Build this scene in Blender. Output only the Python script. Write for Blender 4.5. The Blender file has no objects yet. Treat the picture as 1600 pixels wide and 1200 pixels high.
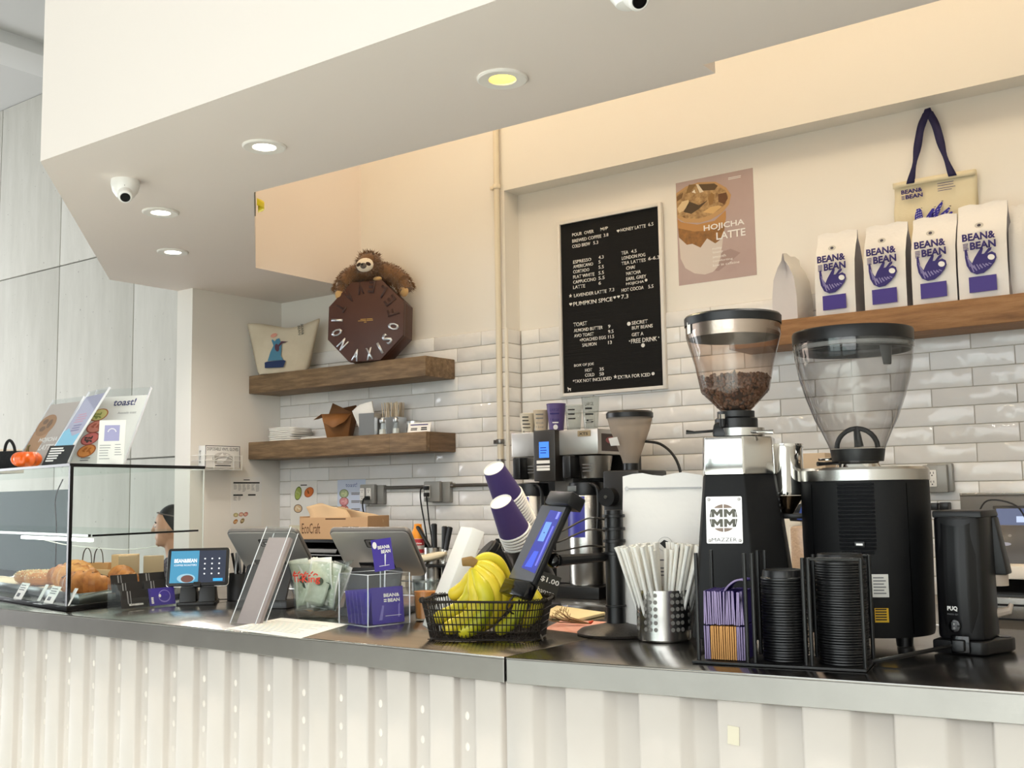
import bpy, bmesh, math, random
from mathutils import Vector, Matrix, Euler
random.seed(7)
S = bpy.context.scene
C = S.collection
PI = math.pi
V = Vector

# ---------------------------------------------------------------- camera, world, daylight, exposure
CAM_H = 1.40
FPX = 1694.0
yaw, pit, rol = math.radians(-36.37), math.radians(5.842), math.radians(-0.906)
fw = V((math.sin(yaw) * math.cos(pit), math.cos(yaw) * math.cos(pit), math.sin(pit)))
rt0 = V((math.cos(yaw), -math.sin(yaw), 0))
up0 = rt0.cross(fw)
RT = rt0 * math.cos(rol) + up0 * math.sin(rol)
UP = -rt0 * math.sin(rol) + up0 * math.cos(rol)
cd = bpy.data.cameras.new('camera')
cam = bpy.data.objects.new('camera', cd)
C.objects.link(cam)
m3 = Matrix((RT, UP, -fw)).transposed()
cam.matrix_world = Matrix.Translation((0, 0, CAM_H)) @ m3.to_4x4()
cd.sensor_width = 36
cd.lens = FPX / 1600 * 36
cd.clip_start = 0.05
cd.clip_end = 100
S.camera = cam

S.view_settings.view_transform = 'Standard'
S.view_settings.look = 'None'
S.view_settings.gamma = 1
S.view_settings.use_curve_mapping = False
S.view_settings.exposure = 0.36
S.cycles.max_bounces = 8
S.cycles.transparent_max_bounces = 20
S.cycles.diffuse_bounces = 4
S.cycles.glossy_bounces = 4
S.cycles.transmission_bounces = 8
S.cycles.caustics_reflective = False
S.cycles.caustics_refractive = False
S.cycles.sample_clamp_indirect = 6

W = bpy.data.worlds.new('world')
S.world = W
W.use_nodes = True
W.node_tree.nodes['Background'].inputs[0].default_value = (0.93, 0.97, 1.0, 1)
W.node_tree.nodes['Background'].inputs[1].default_value = 0.95

def area(name, loc, target, sx, sy, power, col):
    l = bpy.data.lights.new(name, 'AREA')
    l.shape = 'RECTANGLE'; l.size = sx; l.size_y = sy; l.energy = power; l.color = col
    o = bpy.data.objects.new(name, l)
    C.objects.link(o)
    o.location = loc
    o.rotation_euler = (V(target) - V(loc)).to_track_quat('-Z', 'Y').to_euler()
    return o
# daylight through the storefront windows behind the camera and through the glazing at the left
area('storefront_daylight', (-1.1, -4.7, 2.6), (-2.0, 0.0, 0.6), 7.0, 3.6, 190, (0.98, 0.985, 1.0))
area('side_window_daylight', (-13.5, 1.5, 1.5), (-8.5, 6, 1.7), 5.0, 2.4, 200, (0.96, 0.98, 1.0))
sl = bpy.data.lights.new('sun', 'SUN'); sl.energy = 15.0; sl.angle = math.radians(1.5); sl.color = (1.0, 0.97, 0.96)
so_ = bpy.data.objects.new('sun', sl); C.objects.link(so_)
so_.rotation_euler = V((-.2, .79, -.575)).to_track_quat('-Z', 'Y').to_euler()     # added so its floor bounce lights the soffit; falls just inside the storefront
# warm strip lamp high up in the open well behind the soffit
area('well_lamp', (-1.6, 3.1, 4.45), (-1.8, 3.9, 2.2), 4.4, 0.35, 32, (1.0, 0.81, 0.56))
area('well_fill_left', (-3.5, 3.7, 4.45), (-4.1, 4.2, 1.4), 1.3, 0.35, 9, (1.0, 0.80, 0.54))  # added fill, brightens the side wall, tiles and shelves at the left

# ---------------------------------------------------------------- pixels to points on known planes
def ray(x, y):
    return RT * ((x - 800) / FPX) - UP * ((y - 600) / FPX) + fw
def aY(x, y, Y):
    d = ray(x, y); p = d * (Y / d.y); return V((p.x, p.y, p.z + CAM_H))
def aX(x, y, X):
    d = ray(x, y); p = d * (X / d.x); return V((p.x, p.y, p.z + CAM_H))
def aZ(x, y, Z):
    d = ray(x, y); p = d * ((Z - CAM_H) / d.z); return V((p.x, p.y, Z))
def zat(p, py):
    """height on the vertical line through p that falls on picture row py"""
    k = -(py - 600) / FPX
    a = UP.x * p[0] + UP.y * p[1]; b = fw.x * p[0] + fw.y * p[1]
    return (k * b - a) / (UP.z - k * fw.z) + CAM_H
def aD(x, y, D):
    p = ray(x, y) * D; return V((p.x, p.y, p.z + CAM_H))
def dep(p):
    return (V(p) - V((0, 0, CAM_H))).dot(fw)
def mpp(p):
    return dep(p) / FPX

# ---------------------------------------------------------------- materials
def lin(h):
    if not isinstance(h, str): return (h[0], h[1], h[2], 1)
    h = h.lstrip('#')
    r = [int(h[i:i + 2], 16) / 255 for i in (0, 2, 4)]
    return tuple([c / 12.92 if c <= 0.04045 else ((c + 0.055) / 1.055) ** 2.4 for c in r] + [1])
MATS = {}
def nodes(name):
    m = bpy.data.materials.new(name); m.use_nodes = True
    return m, m.node_tree.nodes, m.node_tree.links, m.node_tree.nodes['Principled BSDF']
def noise(N, L, scale, detail=3, rough=.5, stretch=None, coord='Object'):
    tc = N.new('ShaderNodeTexCoord'); src = tc.outputs[coord]
    if stretch:
        mp = N.new('ShaderNodeMapping'); mp.inputs['Scale'].default_value = stretch
        L.new(src, mp.inputs[0]); src = mp.outputs[0]
    n = N.new('ShaderNodeTexNoise'); n.inputs['Scale'].default_value = scale
    n.inputs['Detail'].default_value = detail; n.inputs['Roughness'].default_value = rough
    L.new(src, n.inputs['Vector'])
    return n.outputs['Fac']
def ramp(N, L, fac, stops):
    r = N.new('ShaderNodeValToRGB'); e = r.color_ramp.elements
    while len(e) < len(stops): e.new(.5)
    for k, (p, c) in enumerate(stops): e[k].position = p; e[k].color = lin(c)
    L.new(fac, r.inputs[0]); return r.outputs[0]
def bump(N, L, fac, b, strength, dist=.01):
    n = N.new('ShaderNodeBump'); n.inputs['Strength'].default_value = strength; n.inputs['Distance'].default_value = dist
    L.new(fac, n.inputs['Height']); L.new(n.outputs[0], b.inputs['Normal'])
def mat(name, col, rough=.5, metal=0, spec=.5, bmp=None, var=None, sheen=0, coat=0, emit=None, sub=0, rnd=0):
    if name in MATS: return MATS[name]
    m, N, L, b = nodes(name); MATS[name] = m
    b.inputs['Base Color'].default_value = lin(col)
    b.inputs['Roughness'].default_value = rough; b.inputs['Metallic'].default_value = metal
    b.inputs['Specular IOR Level'].default_value = spec
    if coat: b.inputs['Coat Weight'].default_value = coat; b.inputs['Coat Roughness'].default_value = .08
    if sheen: b.inputs['Sheen Weight'].default_value = sheen
    if emit:
        b.inputs['Emission Color'].default_value = lin(emit[0]); b.inputs['Emission Strength'].default_value = emit[1]
    if var:   # (scale, second colour, stretch)
        f = noise(N, L, var[0], 4, .6, var[2] if len(var) > 2 else None)
        L.new(ramp(N, L, f, [(.3, col), (.7, var[1])]), b.inputs['Base Color'])
    if bmp:   # (scale, strength, stretch)
        f = noise(N, L, bmp[0], 3, .55, bmp[2] if len(bmp) > 2 else None)
        bump(N, L, f, b, bmp[1])
    return m
def glass(name, tint='#ffffff', gloss=1.0, rough=.02, haze=0, hazecol='#ffffff', ior=1.45, rim=None):
    if name in MATS: return MATS[name]
    m, N, L, b = nodes(name); MATS[name] = m
    N.remove(b); out = N['Material Output']
    t = N.new('ShaderNodeBsdfTransparent'); t.inputs[0].default_value = lin(tint)
    g = N.new('ShaderNodeBsdfGlossy'); g.inputs['Roughness'].default_value = rough
    fr = N.new('ShaderNodeFresnel'); fr.inputs[0].default_value = ior
    ml = N.new('ShaderNodeMath'); ml.operation = 'MULTIPLY'; ml.inputs[1].default_value = gloss
    ge = N.new('ShaderNodeNewGeometry'); bf = N.new('ShaderNodeMath'); bf.operation = 'SUBTRACT'; bf.inputs[0].default_value = 1
    L.new(ge.outputs['Backfacing'], bf.inputs[1])
    m2 = N.new('ShaderNodeMath'); m2.operation = 'MULTIPLY'
    L.new(fr.outputs[0], m2.inputs[0]); L.new(bf.outputs[0], m2.inputs[1]); L.new(m2.outputs[0], ml.inputs[0])
    src = t.outputs[0]
    if rim:      # a curved wall is seen through more material towards its outline
        lw = N.new('ShaderNodeLayerWeight'); lw.inputs[0].default_value = rim[1]
        mc = N.new('ShaderNodeMix'); mc.data_type = 'RGBA'; mc.inputs[6].default_value = lin(tint); mc.inputs[7].default_value = lin(rim[0])
        L.new(lw.outputs['Facing'], mc.inputs[0]); L.new(mc.outputs[2], t.inputs[0])
    if haze:
        d = N.new('ShaderNodeBsdfDiffuse'); d.inputs[0].default_value = lin(hazecol)
        mh = N.new('ShaderNodeMixShader'); mh.inputs[0].default_value = haze
        L.new(src, mh.inputs[1]); L.new(d.outputs[0], mh.inputs[2]); src = mh.outputs[0]
    mx = N.new('ShaderNodeMixShader')
    L.new(ml.outputs[0], mx.inputs[0]); L.new(src, mx.inputs[1]); L.new(g.outputs[0], mx.inputs[2])
    L.new(mx.outputs[0], out.inputs[0]); return m
def emis(name, col, strength):
    if name in MATS: return MATS[name]
    m, N, L, b = nodes(name); MATS[name] = m
    b.inputs['Base Color'].default_value = (0, 0, 0, 1); b.inputs['Roughness'].default_value = .25
    b.inputs['Emission Color'].default_value = lin(col); b.inputs['Emission Strength'].default_value = strength
    return m
def wood(name, a, b_, c_, axis=(1, 9, 9)):
    m, N, L, b = nodes(name); MATS[name] = m
    f = noise(N, L, 5, 6, .65, axis)
    L.new(ramp(N, L, f, [(.25, a), (.5, b_), (.75, c_)]), b.inputs['Base Color'])
    f2 = noise(N, L, 22, 5, .7, axis)
    b.inputs['Roughness'].default_value = .62
    bump(N, L, f2, b, .35, .004); return m
def tilemat(name, a, b_):
    m, N, L, b = nodes(name); MATS[name] = m
    oi = N.new('ShaderNodeObjectInfo')
    L.new(ramp(N, L, oi.outputs['Random'], [(0, a), (1, b_)]), b.inputs['Base Color'])
    b.inputs['Roughness'].default_value = .10
    tc = N.new('ShaderNodeTexCoord'); ad = N.new('ShaderNodeVectorMath'); ad.operation = 'ADD'
    sc = N.new('ShaderNodeVectorMath'); sc.operation = 'SCALE'; sc.inputs['Scale'].default_value = 37
    cx = N.new('ShaderNodeCombineXYZ')
    for k in range(3): L.new(oi.outputs['Random'], cx.inputs[k])
    L.new(cx.outputs[0], sc.inputs[0]); L.new(tc.outputs['Object'], ad.inputs[0]); L.new(sc.outputs[0], ad.inputs[1])
    n = N.new('ShaderNodeTexNoise'); n.inputs['Scale'].default_value = 11; n.inputs['Detail'].default_value = 1.5
    L.new(ad.outputs[0], n.inputs['Vector'])
    bump(N, L, n.outputs['Fac'], b, .55, .02); return m

# ---------------------------------------------------------------- mesh helpers
class MB:
    def __init__(self): self.v = []; self.f = []
    def add(self, vs, fs):
        o = len(self.v); self.v += [tuple(p) for p in vs]; self.f += [tuple(i + o for i in q) for q in fs]; return self
    def box(self, x0, x1, y0, y1, z0, z1, M=None):
        vs = [V((x, y, z)) for z in (z0, z1) for y in (y0, y1) for x in (x0, x1)]
        if M is not None: vs = [M @ p for p in vs]
        return self.add(vs, [(0, 2, 3, 1), (4, 5, 7, 6), (0, 1, 5, 4), (2, 6, 7, 3), (0, 4, 6, 2), (1, 3, 7, 5)])
    def hexa(self, bot, top):
        """two matching polygons (counter-clockwise from above), bottom and top"""
        n = len(bot)
        fs = [tuple(range(n - 1, -1, -1)), tuple(range(n, 2 * n))]
        fs += [(k, (k + 1) % n, n + (k + 1) % n, n + k) for k in range(n)]
        return self.add(list(bot) + list(top), fs)
    def prism(self, poly, h, M=None, taper=1.0):
        """polygon in local xy extruded along local z by h"""
        M = M or Matrix()
        a = sum((poly[i][0] * poly[(i + 1) % len(poly)][1] - poly[(i + 1) % len(poly)][0] * poly[i][1]) for i in range(len(poly)))
        if a < 0: poly = poly[::-1]
        return self.hexa([M @ V((p[0], p[1], 0)) for p in poly], [M @ V((p[0] * taper, p[1] * taper, h)) for p in poly])
    def lathe(self, prof, seg=32, M=None, closed=False, arc=None):
        """profile of (radius, height); closed joins the last point to the first"""
        M = M or Matrix(); n = len(prof); vs = []; fs = []
        for k in range(seg):
            a = 2 * PI * k / seg
            for r, z in prof: vs.append(M @ V((r * math.cos(a), r * math.sin(a), z)))
        for k in range(seg):
            k2 = (k + 1) % seg
            for j in range(n if closed else n - 1):
                j2 = (j + 1) % n
                fs.append((k * n + j, k2 * n + j, k2 * n + j2, k * n + j2))
        return self.add(vs, fs)
    def tube(self, pts, r, seg=8, caps=True, closed=False, flat=1.0):
        pts = [V(p) for p in pts]; n = len(pts)
        rs = r if isinstance(r, (list, tuple)) else [r] * n
        vs = []; fs = []; prev = None
        for i, p in enumerate(pts):
            if closed: t = pts[(i + 1) % n] - pts[i - 1]
            else: t = pts[min(i + 1, n - 1)] - pts[max(i - 1, 0)]
            t.normalize()
            if prev is None:
                prev = t.orthogonal().normalized() if abs(t.z) > .9 else t.cross(V((0, 0, 1))).normalized()
            nrm = (prev - t * prev.dot(t)).normalized(); prev = nrm; bn = t.cross(nrm)
            for k in range(seg):
                a = 2 * PI * k / seg
                vs.append(p + (nrm * math.cos(a) + bn * math.sin(a) * flat) * rs[i])
        for i in range(n if closed else n - 1):
            i2 = (i + 1) % n
            for k in range(seg):
                k2 = (k + 1) % seg
                fs.append((i * seg + k, i * seg + k2, i2 * seg + k2, i2 * seg + k))
        if caps and not closed:
            fs.append(tuple(range(seg - 1, -1, -1))); fs.append(tuple((n - 1) * seg + k for k in range(seg)))
        return self.add(vs, fs)
    def ball(self, c, r, seg=20, rings=12, M=None):
        r = (r, r, r) if not isinstance(r, (list, tuple)) else r
        c = V(c); vs = []; fs = []
        for i in range(rings + 1):
            th = PI * i / rings
            for k in range(seg):
                a = 2 * PI * k / seg
                p = V((r[0] * math.sin(th) * math.cos(a), r[1] * math.sin(th) * math.sin(a), -r[2] * math.cos(th)))
                vs.append(c + (M @ p if M else p))
        for i in range(rings):
            for k in range(seg):
                k2 = (k + 1) % seg
                fs.append((i * seg + k, i * seg + k2, (i + 1) * seg + k2, (i + 1) * seg + k))
        return self.add(vs, fs)
    def grid(self, fn, nu, nv):
        vs = [V(fn(i / nu, j / nv)) for j in range(nv + 1) for i in range(nu + 1)]
        fs = [(j * (nu + 1) + i, j * (nu + 1) + i + 1, (j + 1) * (nu + 1) + i + 1, (j + 1) * (nu + 1) + i) for j in range(nv) for i in range(nu)]
        return self.add(vs, fs)
    def mesh(self, bevel=0, seg=2, ang=29, merge=1e-6):
        bm = bmesh.new()
        vs = [bm.verts.new(p) for p in self.v]
        for q in self.f:
            try: bm.faces.new([vs[i] for i in q])
            except ValueError: pass
        bmesh.ops.remove_doubles(bm, verts=bm.verts, dist=merge)
        bmesh.ops.recalc_face_normals(bm, faces=bm.faces)
        if bevel:
            es = [e for e in bm.edges if len(e.link_faces) == 2 and e.calc_face_angle(0) > math.radians(28)]
            bmesh.ops.bevel(bm, geom=es, offset=bevel, segments=seg, profile=.5, affect='EDGES', clamp_overlap=True)
        me = bpy.data.meshes.new('mesh'); bm.to_mesh(me); bm.free()
        for p in me.polygons: p.use_smooth = True
        me.set_sharp_from_angle(angle=math.radians(ang))
        return me
    def build(self, name, m, parent=None, bevel=0, seg=2, ang=29, solid=0, merge=1e-6):
        me = self.mesh(bevel, seg, ang, merge)
        me.name = name; me.materials.append(m)
        o = bpy.data.objects.new(name, me); C.objects.link(o)
        if parent is not None: o.parent = parent
        if solid:
            md = o.modifiers.new('thickness', 'SOLIDIFY'); md.thickness = solid; md.offset = 0
        return o
def link(name, me, parent=None, M=None):
    o = bpy.data.objects.new(name, me); C.objects.link(o)
    if parent is not None: o.parent = parent
    if M is not None: o.matrix_local = M
    return o
def tag(o, label, cat, group=None):
    o['label'] = label; o['category'] = cat
    if group: o['group'] = group
    return o
def thing(name, label, cat, loc=(0, 0, 0), rz=0, group=None, rot=None):
    o = bpy.data.objects.new(name, None); C.objects.link(o)
    o.empty_display_size = .05
    o.location = loc; o.rotation_euler = rot or (0, 0, math.radians(rz))
    return tag(o, label, cat, group)
def struct(o):
    o['kind'] = 'structure'; return o
def stuff(o):
    o['kind'] = 'stuff'; return o
def copy_tree(o, parent=None):
    c = o.copy(); C.objects.link(c)
    if parent is not None: c.parent = parent
    for ch in list(o.children): copy_tree(ch, c)
    return c
def frame(o, ux, uy):
    """matrix with origin o and axes ux, uy and their cross product"""
    ux = V(ux).normalized(); uz = ux.cross(V(uy)).normalized(); uy = uz.cross(ux)
    return Matrix(((ux.x, uy.x, uz.x, o[0]), (ux.y, uy.y, uz.y, o[1]), (ux.z, uy.z, uz.z, o[2]), (0, 0, 0, 1)))
FRONT = lambda o: frame(o, (1, 0, 0), (0, 0, 1))       # a page facing -Y
def Rz(a, o=(0, 0, 0)): return Matrix.Translation(o) @ Matrix.Rotation(math.radians(a), 4, 'Z')
def Rx(a, o=(0, 0, 0)): return Matrix.Translation(o) @ Matrix.Rotation(math.radians(a), 4, 'X')
def Ry(a, o=(0, 0, 0)): return Matrix.Translation(o) @ Matrix.Rotation(math.radians(a), 4, 'Y')
TXT = {}
def textmesh(s, bold=0):
    if (s, bold) in TXT: return TXT[s, bold]
    cu = bpy.data.curves.new('lettering', 'FONT'); cu.body = s; cu.resolution_u = 2; cu.offset = bold
    o = bpy.data.objects.new('lettering', cu); C.objects.link(o)
    dg = bpy.context.evaluated_depsgraph_get()
    me = bpy.data.meshes.new_from_object(o.evaluated_get(dg))
    bpy.data.objects.remove(o); bpy.data.curves.remove(cu)
    if len(me.vertices):
        xs = [v.co.x for v in me.vertices]; ys = [v.co.y for v in me.vertices]
        TXT[s, bold] = (me, min(xs), max(xs), min(ys), max(ys))
    else: TXT[s, bold] = (me, 0, 1, 0, 1)
    return TXT[s, bold]
def text(parent, s, M, x, y, w, h, m, name='lettering', thick=0, bold=0):
    """lettering s fitted into the box with lower left corner (x, y), width w, height h on page M"""
    me, x0, x1, y0, y1 = textmesh(s, bold)
    k = me.copy(); sx = w / max(x1 - x0, 1e-6); sy = h / max(y1 - y0, 1e-6)
    for v in k.vertices:
        v.co = M @ V((x + (v.co.x - x0) * sx, y + (v.co.y - y0) * sy, .0006))
    k.materials.clear(); k.materials.append(m); k.name = name
    o = bpy.data.objects.new(name, k); C.objects.link(o)
    if parent is not None: o.parent = parent
    if thick:
        md = o.modifiers.new('thickness', 'SOLIDIFY'); md.thickness = thick; md.offset = 0
    return o
def rect(mb, M, x0, x1, y0, y1, z=.0004, t=.0003):
    return mb.box(x0, x1, y0, y1, z - t, z, M)
def flat(parent, name, M, polys, m, z=.0004, t=.0003):
    """flat print: polygons on page M"""
    mb = MB()
    for p in polys: mb.prism(p, t, M @ Matrix.Translation((0, 0, z - t)))
    return mb.build(name, m, parent)
def ell(cx, cy, rx, ry, n=20, rot=0, a0=0, a1=360):
    r = math.radians(rot); o = []
    full = a1 - a0 >= 360
    for k in range(n if full else n + 1):
        a = math.radians(a0 + (a1 - a0) * k / n); x, y = rx * math.cos(a), ry * math.sin(a)
        o.append((cx + x * math.cos(r) - y * math.sin(r), cy + x * math.sin(r) + y * math.cos(r)))
    return o
def rrect(w, h, r, n=5, cx=0, cy=0):
    o = []
    for sx, sy, a in ((1, -1, -90), (1, 1, 0), (-1, 1, 90), (-1, -1, 180)):
        for k in range(n + 1):
            t = math.radians(a + 90 * k / n)
            o.append((cx + sx * (w / 2 - r) + r * math.cos(t), cy + sy * (h / 2 - r) + r * math.sin(t)))
    return o
def star(cx, cy, r, q=.45, n=5):
    return [(cx + (r if k % 2 == 0 else r * q) * math.sin(PI * k / n), cy + (r if k % 2 == 0 else r * q) * math.cos(PI * k / n)) for k in range(2 * n)]
def heart(cx, cy, s):
    o = []
    for k in range(24):
        t = 2 * PI * k / 24
        o.append((cx + s * math.sin(t) ** 3, cy + s * (13 * math.cos(t) - 5 * math.cos(2 * t) - 2 * math.cos(3 * t) - math.cos(4 * t)) / 16))
    return o
def lines(M, parent, x0, x1, ys, h, m, jit=.3, name='printed_lines'):
    mb = MB()
    for y in ys: mb.box(x0, x1 - (x1 - x0) * random.uniform(0, jit), y, y + h, .0003, .0006, M)
    return mb.build(name, m, parent)
def lerp(a, b, t): return a + (b - a) * t
def spline(pts, n=8):
    pts = [V(p) for p in pts]; o = []
    for i in range(len(pts) - 1):
        p0 = pts[max(i - 1, 0)]; p1 = pts[i]; p2 = pts[i + 1]; p3 = pts[min(i + 2, len(pts) - 1)]
        for k in range(n):
            t = k / n
            o.append(.5 * ((2 * p1) + (p2 - p0) * t + (2 * p0 - 5 * p1 + 4 * p2 - p3) * t * t + (3 * p1 - p0 - 3 * p2 + p3) * t ** 3))
    o.append(pts[-1]); return o

# common materials
WHITE = mat('white_paint', '#ece7dd', .55, bmp=(60, .03))
BLACKP = mat('black_plastic', '#0d0d0f', .38)
BLACKM = mat('black_metal', '#0a0a0b', .42, metal=0, bmp=(300, .05))
BLACKG = mat('black_gloss', '#060607', .12)
CHROME = mat('chrome', '#e9e6e2', .07, 1)
STEEL = mat('brushed_steel', '#c9c6c1', .27, 1, bmp=(40, .04, (1, 1, 40)))
STEELD = mat('dark_steel', '#8b8884', .3, 1)
GREYP = mat('grey_plastic', '#8f9192', .5)
PAPER = mat('white_paper', '#f1eee8', .75)
KRAFT = mat('kraft_paper', '#b98a58', .8, bmp=(90, .08))
KRAFTL = mat('kraft_light', '#cfae84', .85, bmp=(60, .1))
PURPLE = mat('purple_print', '#43338a', .5)
PURPLED = mat('purple_ink', '#2f2470', .6)
INK = mat('black_ink', '#151515', .7)
WINK = mat('white_ink', '#f4f2ee', .6)
GREYINK = mat('grey_ink', '#7a7a7c', .7)
ACRYL = glass('clear_acrylic', '#fbfcfc', .8, .03, .012, '#ffffff')
ACEDGE = mat('acrylic_edge', '#e8ecf2', .15, 0, .6)
GLASS = glass('window_glass', '#eef6f4', .9, .01)
CABLE = mat('black_cable', '#0b0b0b', .5)
# ================================================================ the setting
YL, YR = 4.545, 4.67          # left back wall, recessed right back wall
ZS = 2.616                    # soffit underside
ZC = 1.08                     # service counter top
ZB = 0.94                     # back counter top
XC = -3.38                    # corner of the recess
PAINTW = mat('warm_white_paint', '#f2ede4', .6, bmp=(35, .02))
PAINTS = mat('soffit_paint', '#f0e6de', .6, bmp=(30, .015))
CONC = None
def concrete():
    m, N, L, b = nodes('concrete')
    f = noise(N, L, 2.2, 6, .66, (3.2, 3.2, .55))
    c1 = ramp(N, L, f, [(.25, '#bdbbb2'), (.5, '#c6c4bb'), (.8, '#d0cec6')])
    p = noise(N, L, 26, 2, .5, (1, 1, 1))
    pit = ramp(N, L, p, [(.70, '#ffffff'), (.745, '#77766f')])
    mx = N.new('ShaderNodeMix'); mx.data_type = 'RGBA'; mx.blend_type = 'MULTIPLY'; mx.inputs[0].default_value = .6
    L.new(c1, mx.inputs[6]); L.new(pit, mx.inputs[7]); L.new(mx.outputs[2], b.inputs['Base Color'])
    b.inputs['Roughness'].default_value = .8
    bump(N, L, f, b, .12, .01)
    return m
CONC = concrete()
CONCJ = mat('concrete_joint', '#8d8c84', .9)
struct(MB().box(-15.2, 3.2, -5.2, 6.3, -.1, 0).build('floor', mat('floor_concrete', '#d3cfc9', .5, var=(1.5, '#c6c1ba'))))
# high ceiling of the hall with its shallow beams
ce = struct(MB().box(-15.2, 3.2, -5.2, 6.3, 5.7, 5.85).build('ceiling', mat('hall_ceiling', '#c3c3c1', .8)))
for x in (-12.3, -9.6, -6.9):
    MB().box(x - .25, x + .25, -5, 6.0, 5.58, 5.71).build('ceiling_beam', mat('hall_beam', '#cfcfcd', .8), ce, .01)
# cast concrete wall beyond the partition: panels with recessed joints
cw = struct(MB().box(-15.1, -4.9, 6.035, 6.3, 0, 5.7).build('wall_concrete', CONCJ))
xs = [-15.1, -13.8, -12.56, -11.305, -10.099, -8.827, -7.6, -6.35, -4.9]
zs = [0, 1.786, 3.783, 5.7]
for i in range(len(xs) - 1):
    for j in range(3):
        MB().box(xs[i] + .006, xs[i + 1] - .006, 6.0, 6.036, zs[j] + .006, zs[j + 1] - .006).build('concrete_panel', CONC, cw, .006)
# partition at the end of the counter, left back wall, recess and bulkhead
struct(MB().box(-5.27, -5.13, 3.875, YL + .2, 0, ZS).build('wall_left', PAINTW))
wl = struct(MB().box(-5.27, XC, YL, YR + .2, 0, 4.7).build('wall_back_left', PAINTW))
wr = struct(MB().box(XC, 3.0, YR, YR + .2, 0, 4.7).build('wall_back_right', PAINTW))
struct(MB().box(XC, 3.0, YL, YR, 3.02, 4.7).build('wall_bulkhead', PAINTW))
struct(MB().box(3.0, 3.2, -5.2, 4.9, 0, 5.7).build('wall_right', PAINTW))
# storefront behind the camera: piers and spandrels around two big windows
sf = MB()
for a, b in ((-15.2, -4.8), (-1.3, -.9), (2.5, 3.2)): sf.box(a, b, -5.2, -5, 0, 5.7)  # unseen; long left pier shaped to darken reflections in steel edge and case glass
sf.box(-15.2, 3.2, -5.2, -5, 4.6, 5.7); sf.box(-15.2, 3.2, -5.2, -5, 0, .5)
struct(sf.build('wall_storefront', mat('storefront_grey', '#6f6c68', .6)))
for k, (a, b) in enumerate(((-4.8, -1.3), (-.9, 2.5))):
    w = struct(MB().box(a, b, -5.12, -5.1, .5, 4.6).build('window_%d' % (k + 1), GLASS))
    fr = MB()
    for x in (a, (a + b) / 2, b): fr.box(x - .03, x + .03, -5.14, -5.06, .5, 4.6)
    fr.box(a, b, -5.14, -5.06, 3.2, 3.26)
    fr.build('window_frame', BLACKM, w)
# the boxed soffit over the counter: chamfered outer end, open well behind it
out = [(3.0, 2.06), (-3.593, 2.05), (-5.27, 3.43), (-5.27, YL), (-4.44, YL), (-4.424, 3.74), (-3.32, 2.795), (-1.325, 2.825), (-1.325, 2.745), (3.0, 2.745)]
so = struct(MB().prism(out, 5.7 - ZS, Matrix.Translation((0, 0, ZS))).build('ceiling_soffit', PAINTS))
struct(MB().box(-4.6, 3.0, 2.6, YR + .2, 4.7, 4.8).build('ceiling_well', PAINTW))
# peeling corner tape at the inner corner of the well
tp = thing('corner_tape', 'grey metal corner strip with peeling yellow tape at the soffit well corner', 'tape', (-3.36, 2.835, ZS + .0))
dirc = V((-4.424 + 3.32, 3.74 - 2.795, 0)).normalized(); nrm = V((-dirc.y, dirc.x, 0)) * -1
MB().box(0, .36, 0, .004, .01, .05, frame((0, 0, 0), dirc, (-dirc.y, dirc.x, 0)) ).build('strip', mat('galvanised', '#8c887c', .5, .6), tp)
MB().grid(lambda u, v: V((0, 0, .02)) + dirc * (.10 + .12 * u) + nrm * (.006 + .03 * math.sin(3 * u)) + V((0, 0, -.03 * v)), 6, 3).build('peeled_tape', mat('yellow_tape', '#e8d41c', .5), tp, solid=.0006)

# ---------------------------------------------------------------- tiles
TL, TH, G = .331, .0772, .0028
TZ0 = 2.275
TMATL = tilemat('glazed_tile_white', '#ece9e5', '#f7f5f2')
GROUT = mat('grout', '#c9c1b5', .9)
tcache = {}
def tile_mesh(w, h):
    k = (round(w, 3), round(h, 3))
    if k not in tcache:
        me = MB().box(0, w, 0, .009, 0, h).mesh(.0035, 2)
        me.name = 'tile'; me.materials.append(TMATL); tcache[k] = me
    return tcache[k]
def tile_wall(parent, x0, x1, Y, joint, rows, origin=None):
    for r in range(rows):
        z = TZ0 - TH * (r + 1)
        j = joint + (TL / 2 if r % 2 else 0)
        k = math.floor((x0 - j) / TL)
        x = j + k * TL
        while x < x1:
            a, b = max(x, x0), min(x + TL, x1)
            if b - a > .02:
                o = link('tile', tile_mesh(b - a - G, TH - G), parent)
                o.location = (a + G / 2, Y - .0085, z + G / 2)
                o.rotation_euler = (math.radians(random.uniform(-.35, .35)), 0, math.radians(random.uniform(-.3, .3)))
            x += TL
MB().box(-5.13, XC, YL - .003, YL, ZB - .1, TZ0).build('grout_bed', GROUT, wl)
MB().box(XC + .003, 3.0, YR - .003, YR, ZB - .1, TZ0).build('grout_bed', GROUT, wr)
tile_wall(wl, -5.128, XC - .004, YL - .001, aY(679.7, 537, YL).x, 17)
tile_wall(wr, XC + .012, -.25, YR - .001, aY(1518, 551, YR).x + TL / 2, 17)
# the short return of the recess
MB().box(XC, XC + .003, YL, YR, ZB - .1, TZ0).build('grout_bed', GROUT, wl)
me = tile_mesh(YR - YL - .012, TH - G)
for r in range(17):
    o = link('tile', me, wl); o.location = (XC + .0085, YL + .003, TZ0 - TH * (r + 1) + G / 2); o.rotation_euler = (0, 0, math.radians(90 + random.uniform(-.5, .5)))
# white metal corner trim on the recess edge
struct(MB().box(XC - .004, XC + .012, YL - .011, YL + .002, ZB, TZ0 + .002).build('trim_1', mat('tile_trim', '#efe9dd', .35), None, .001))

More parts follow.
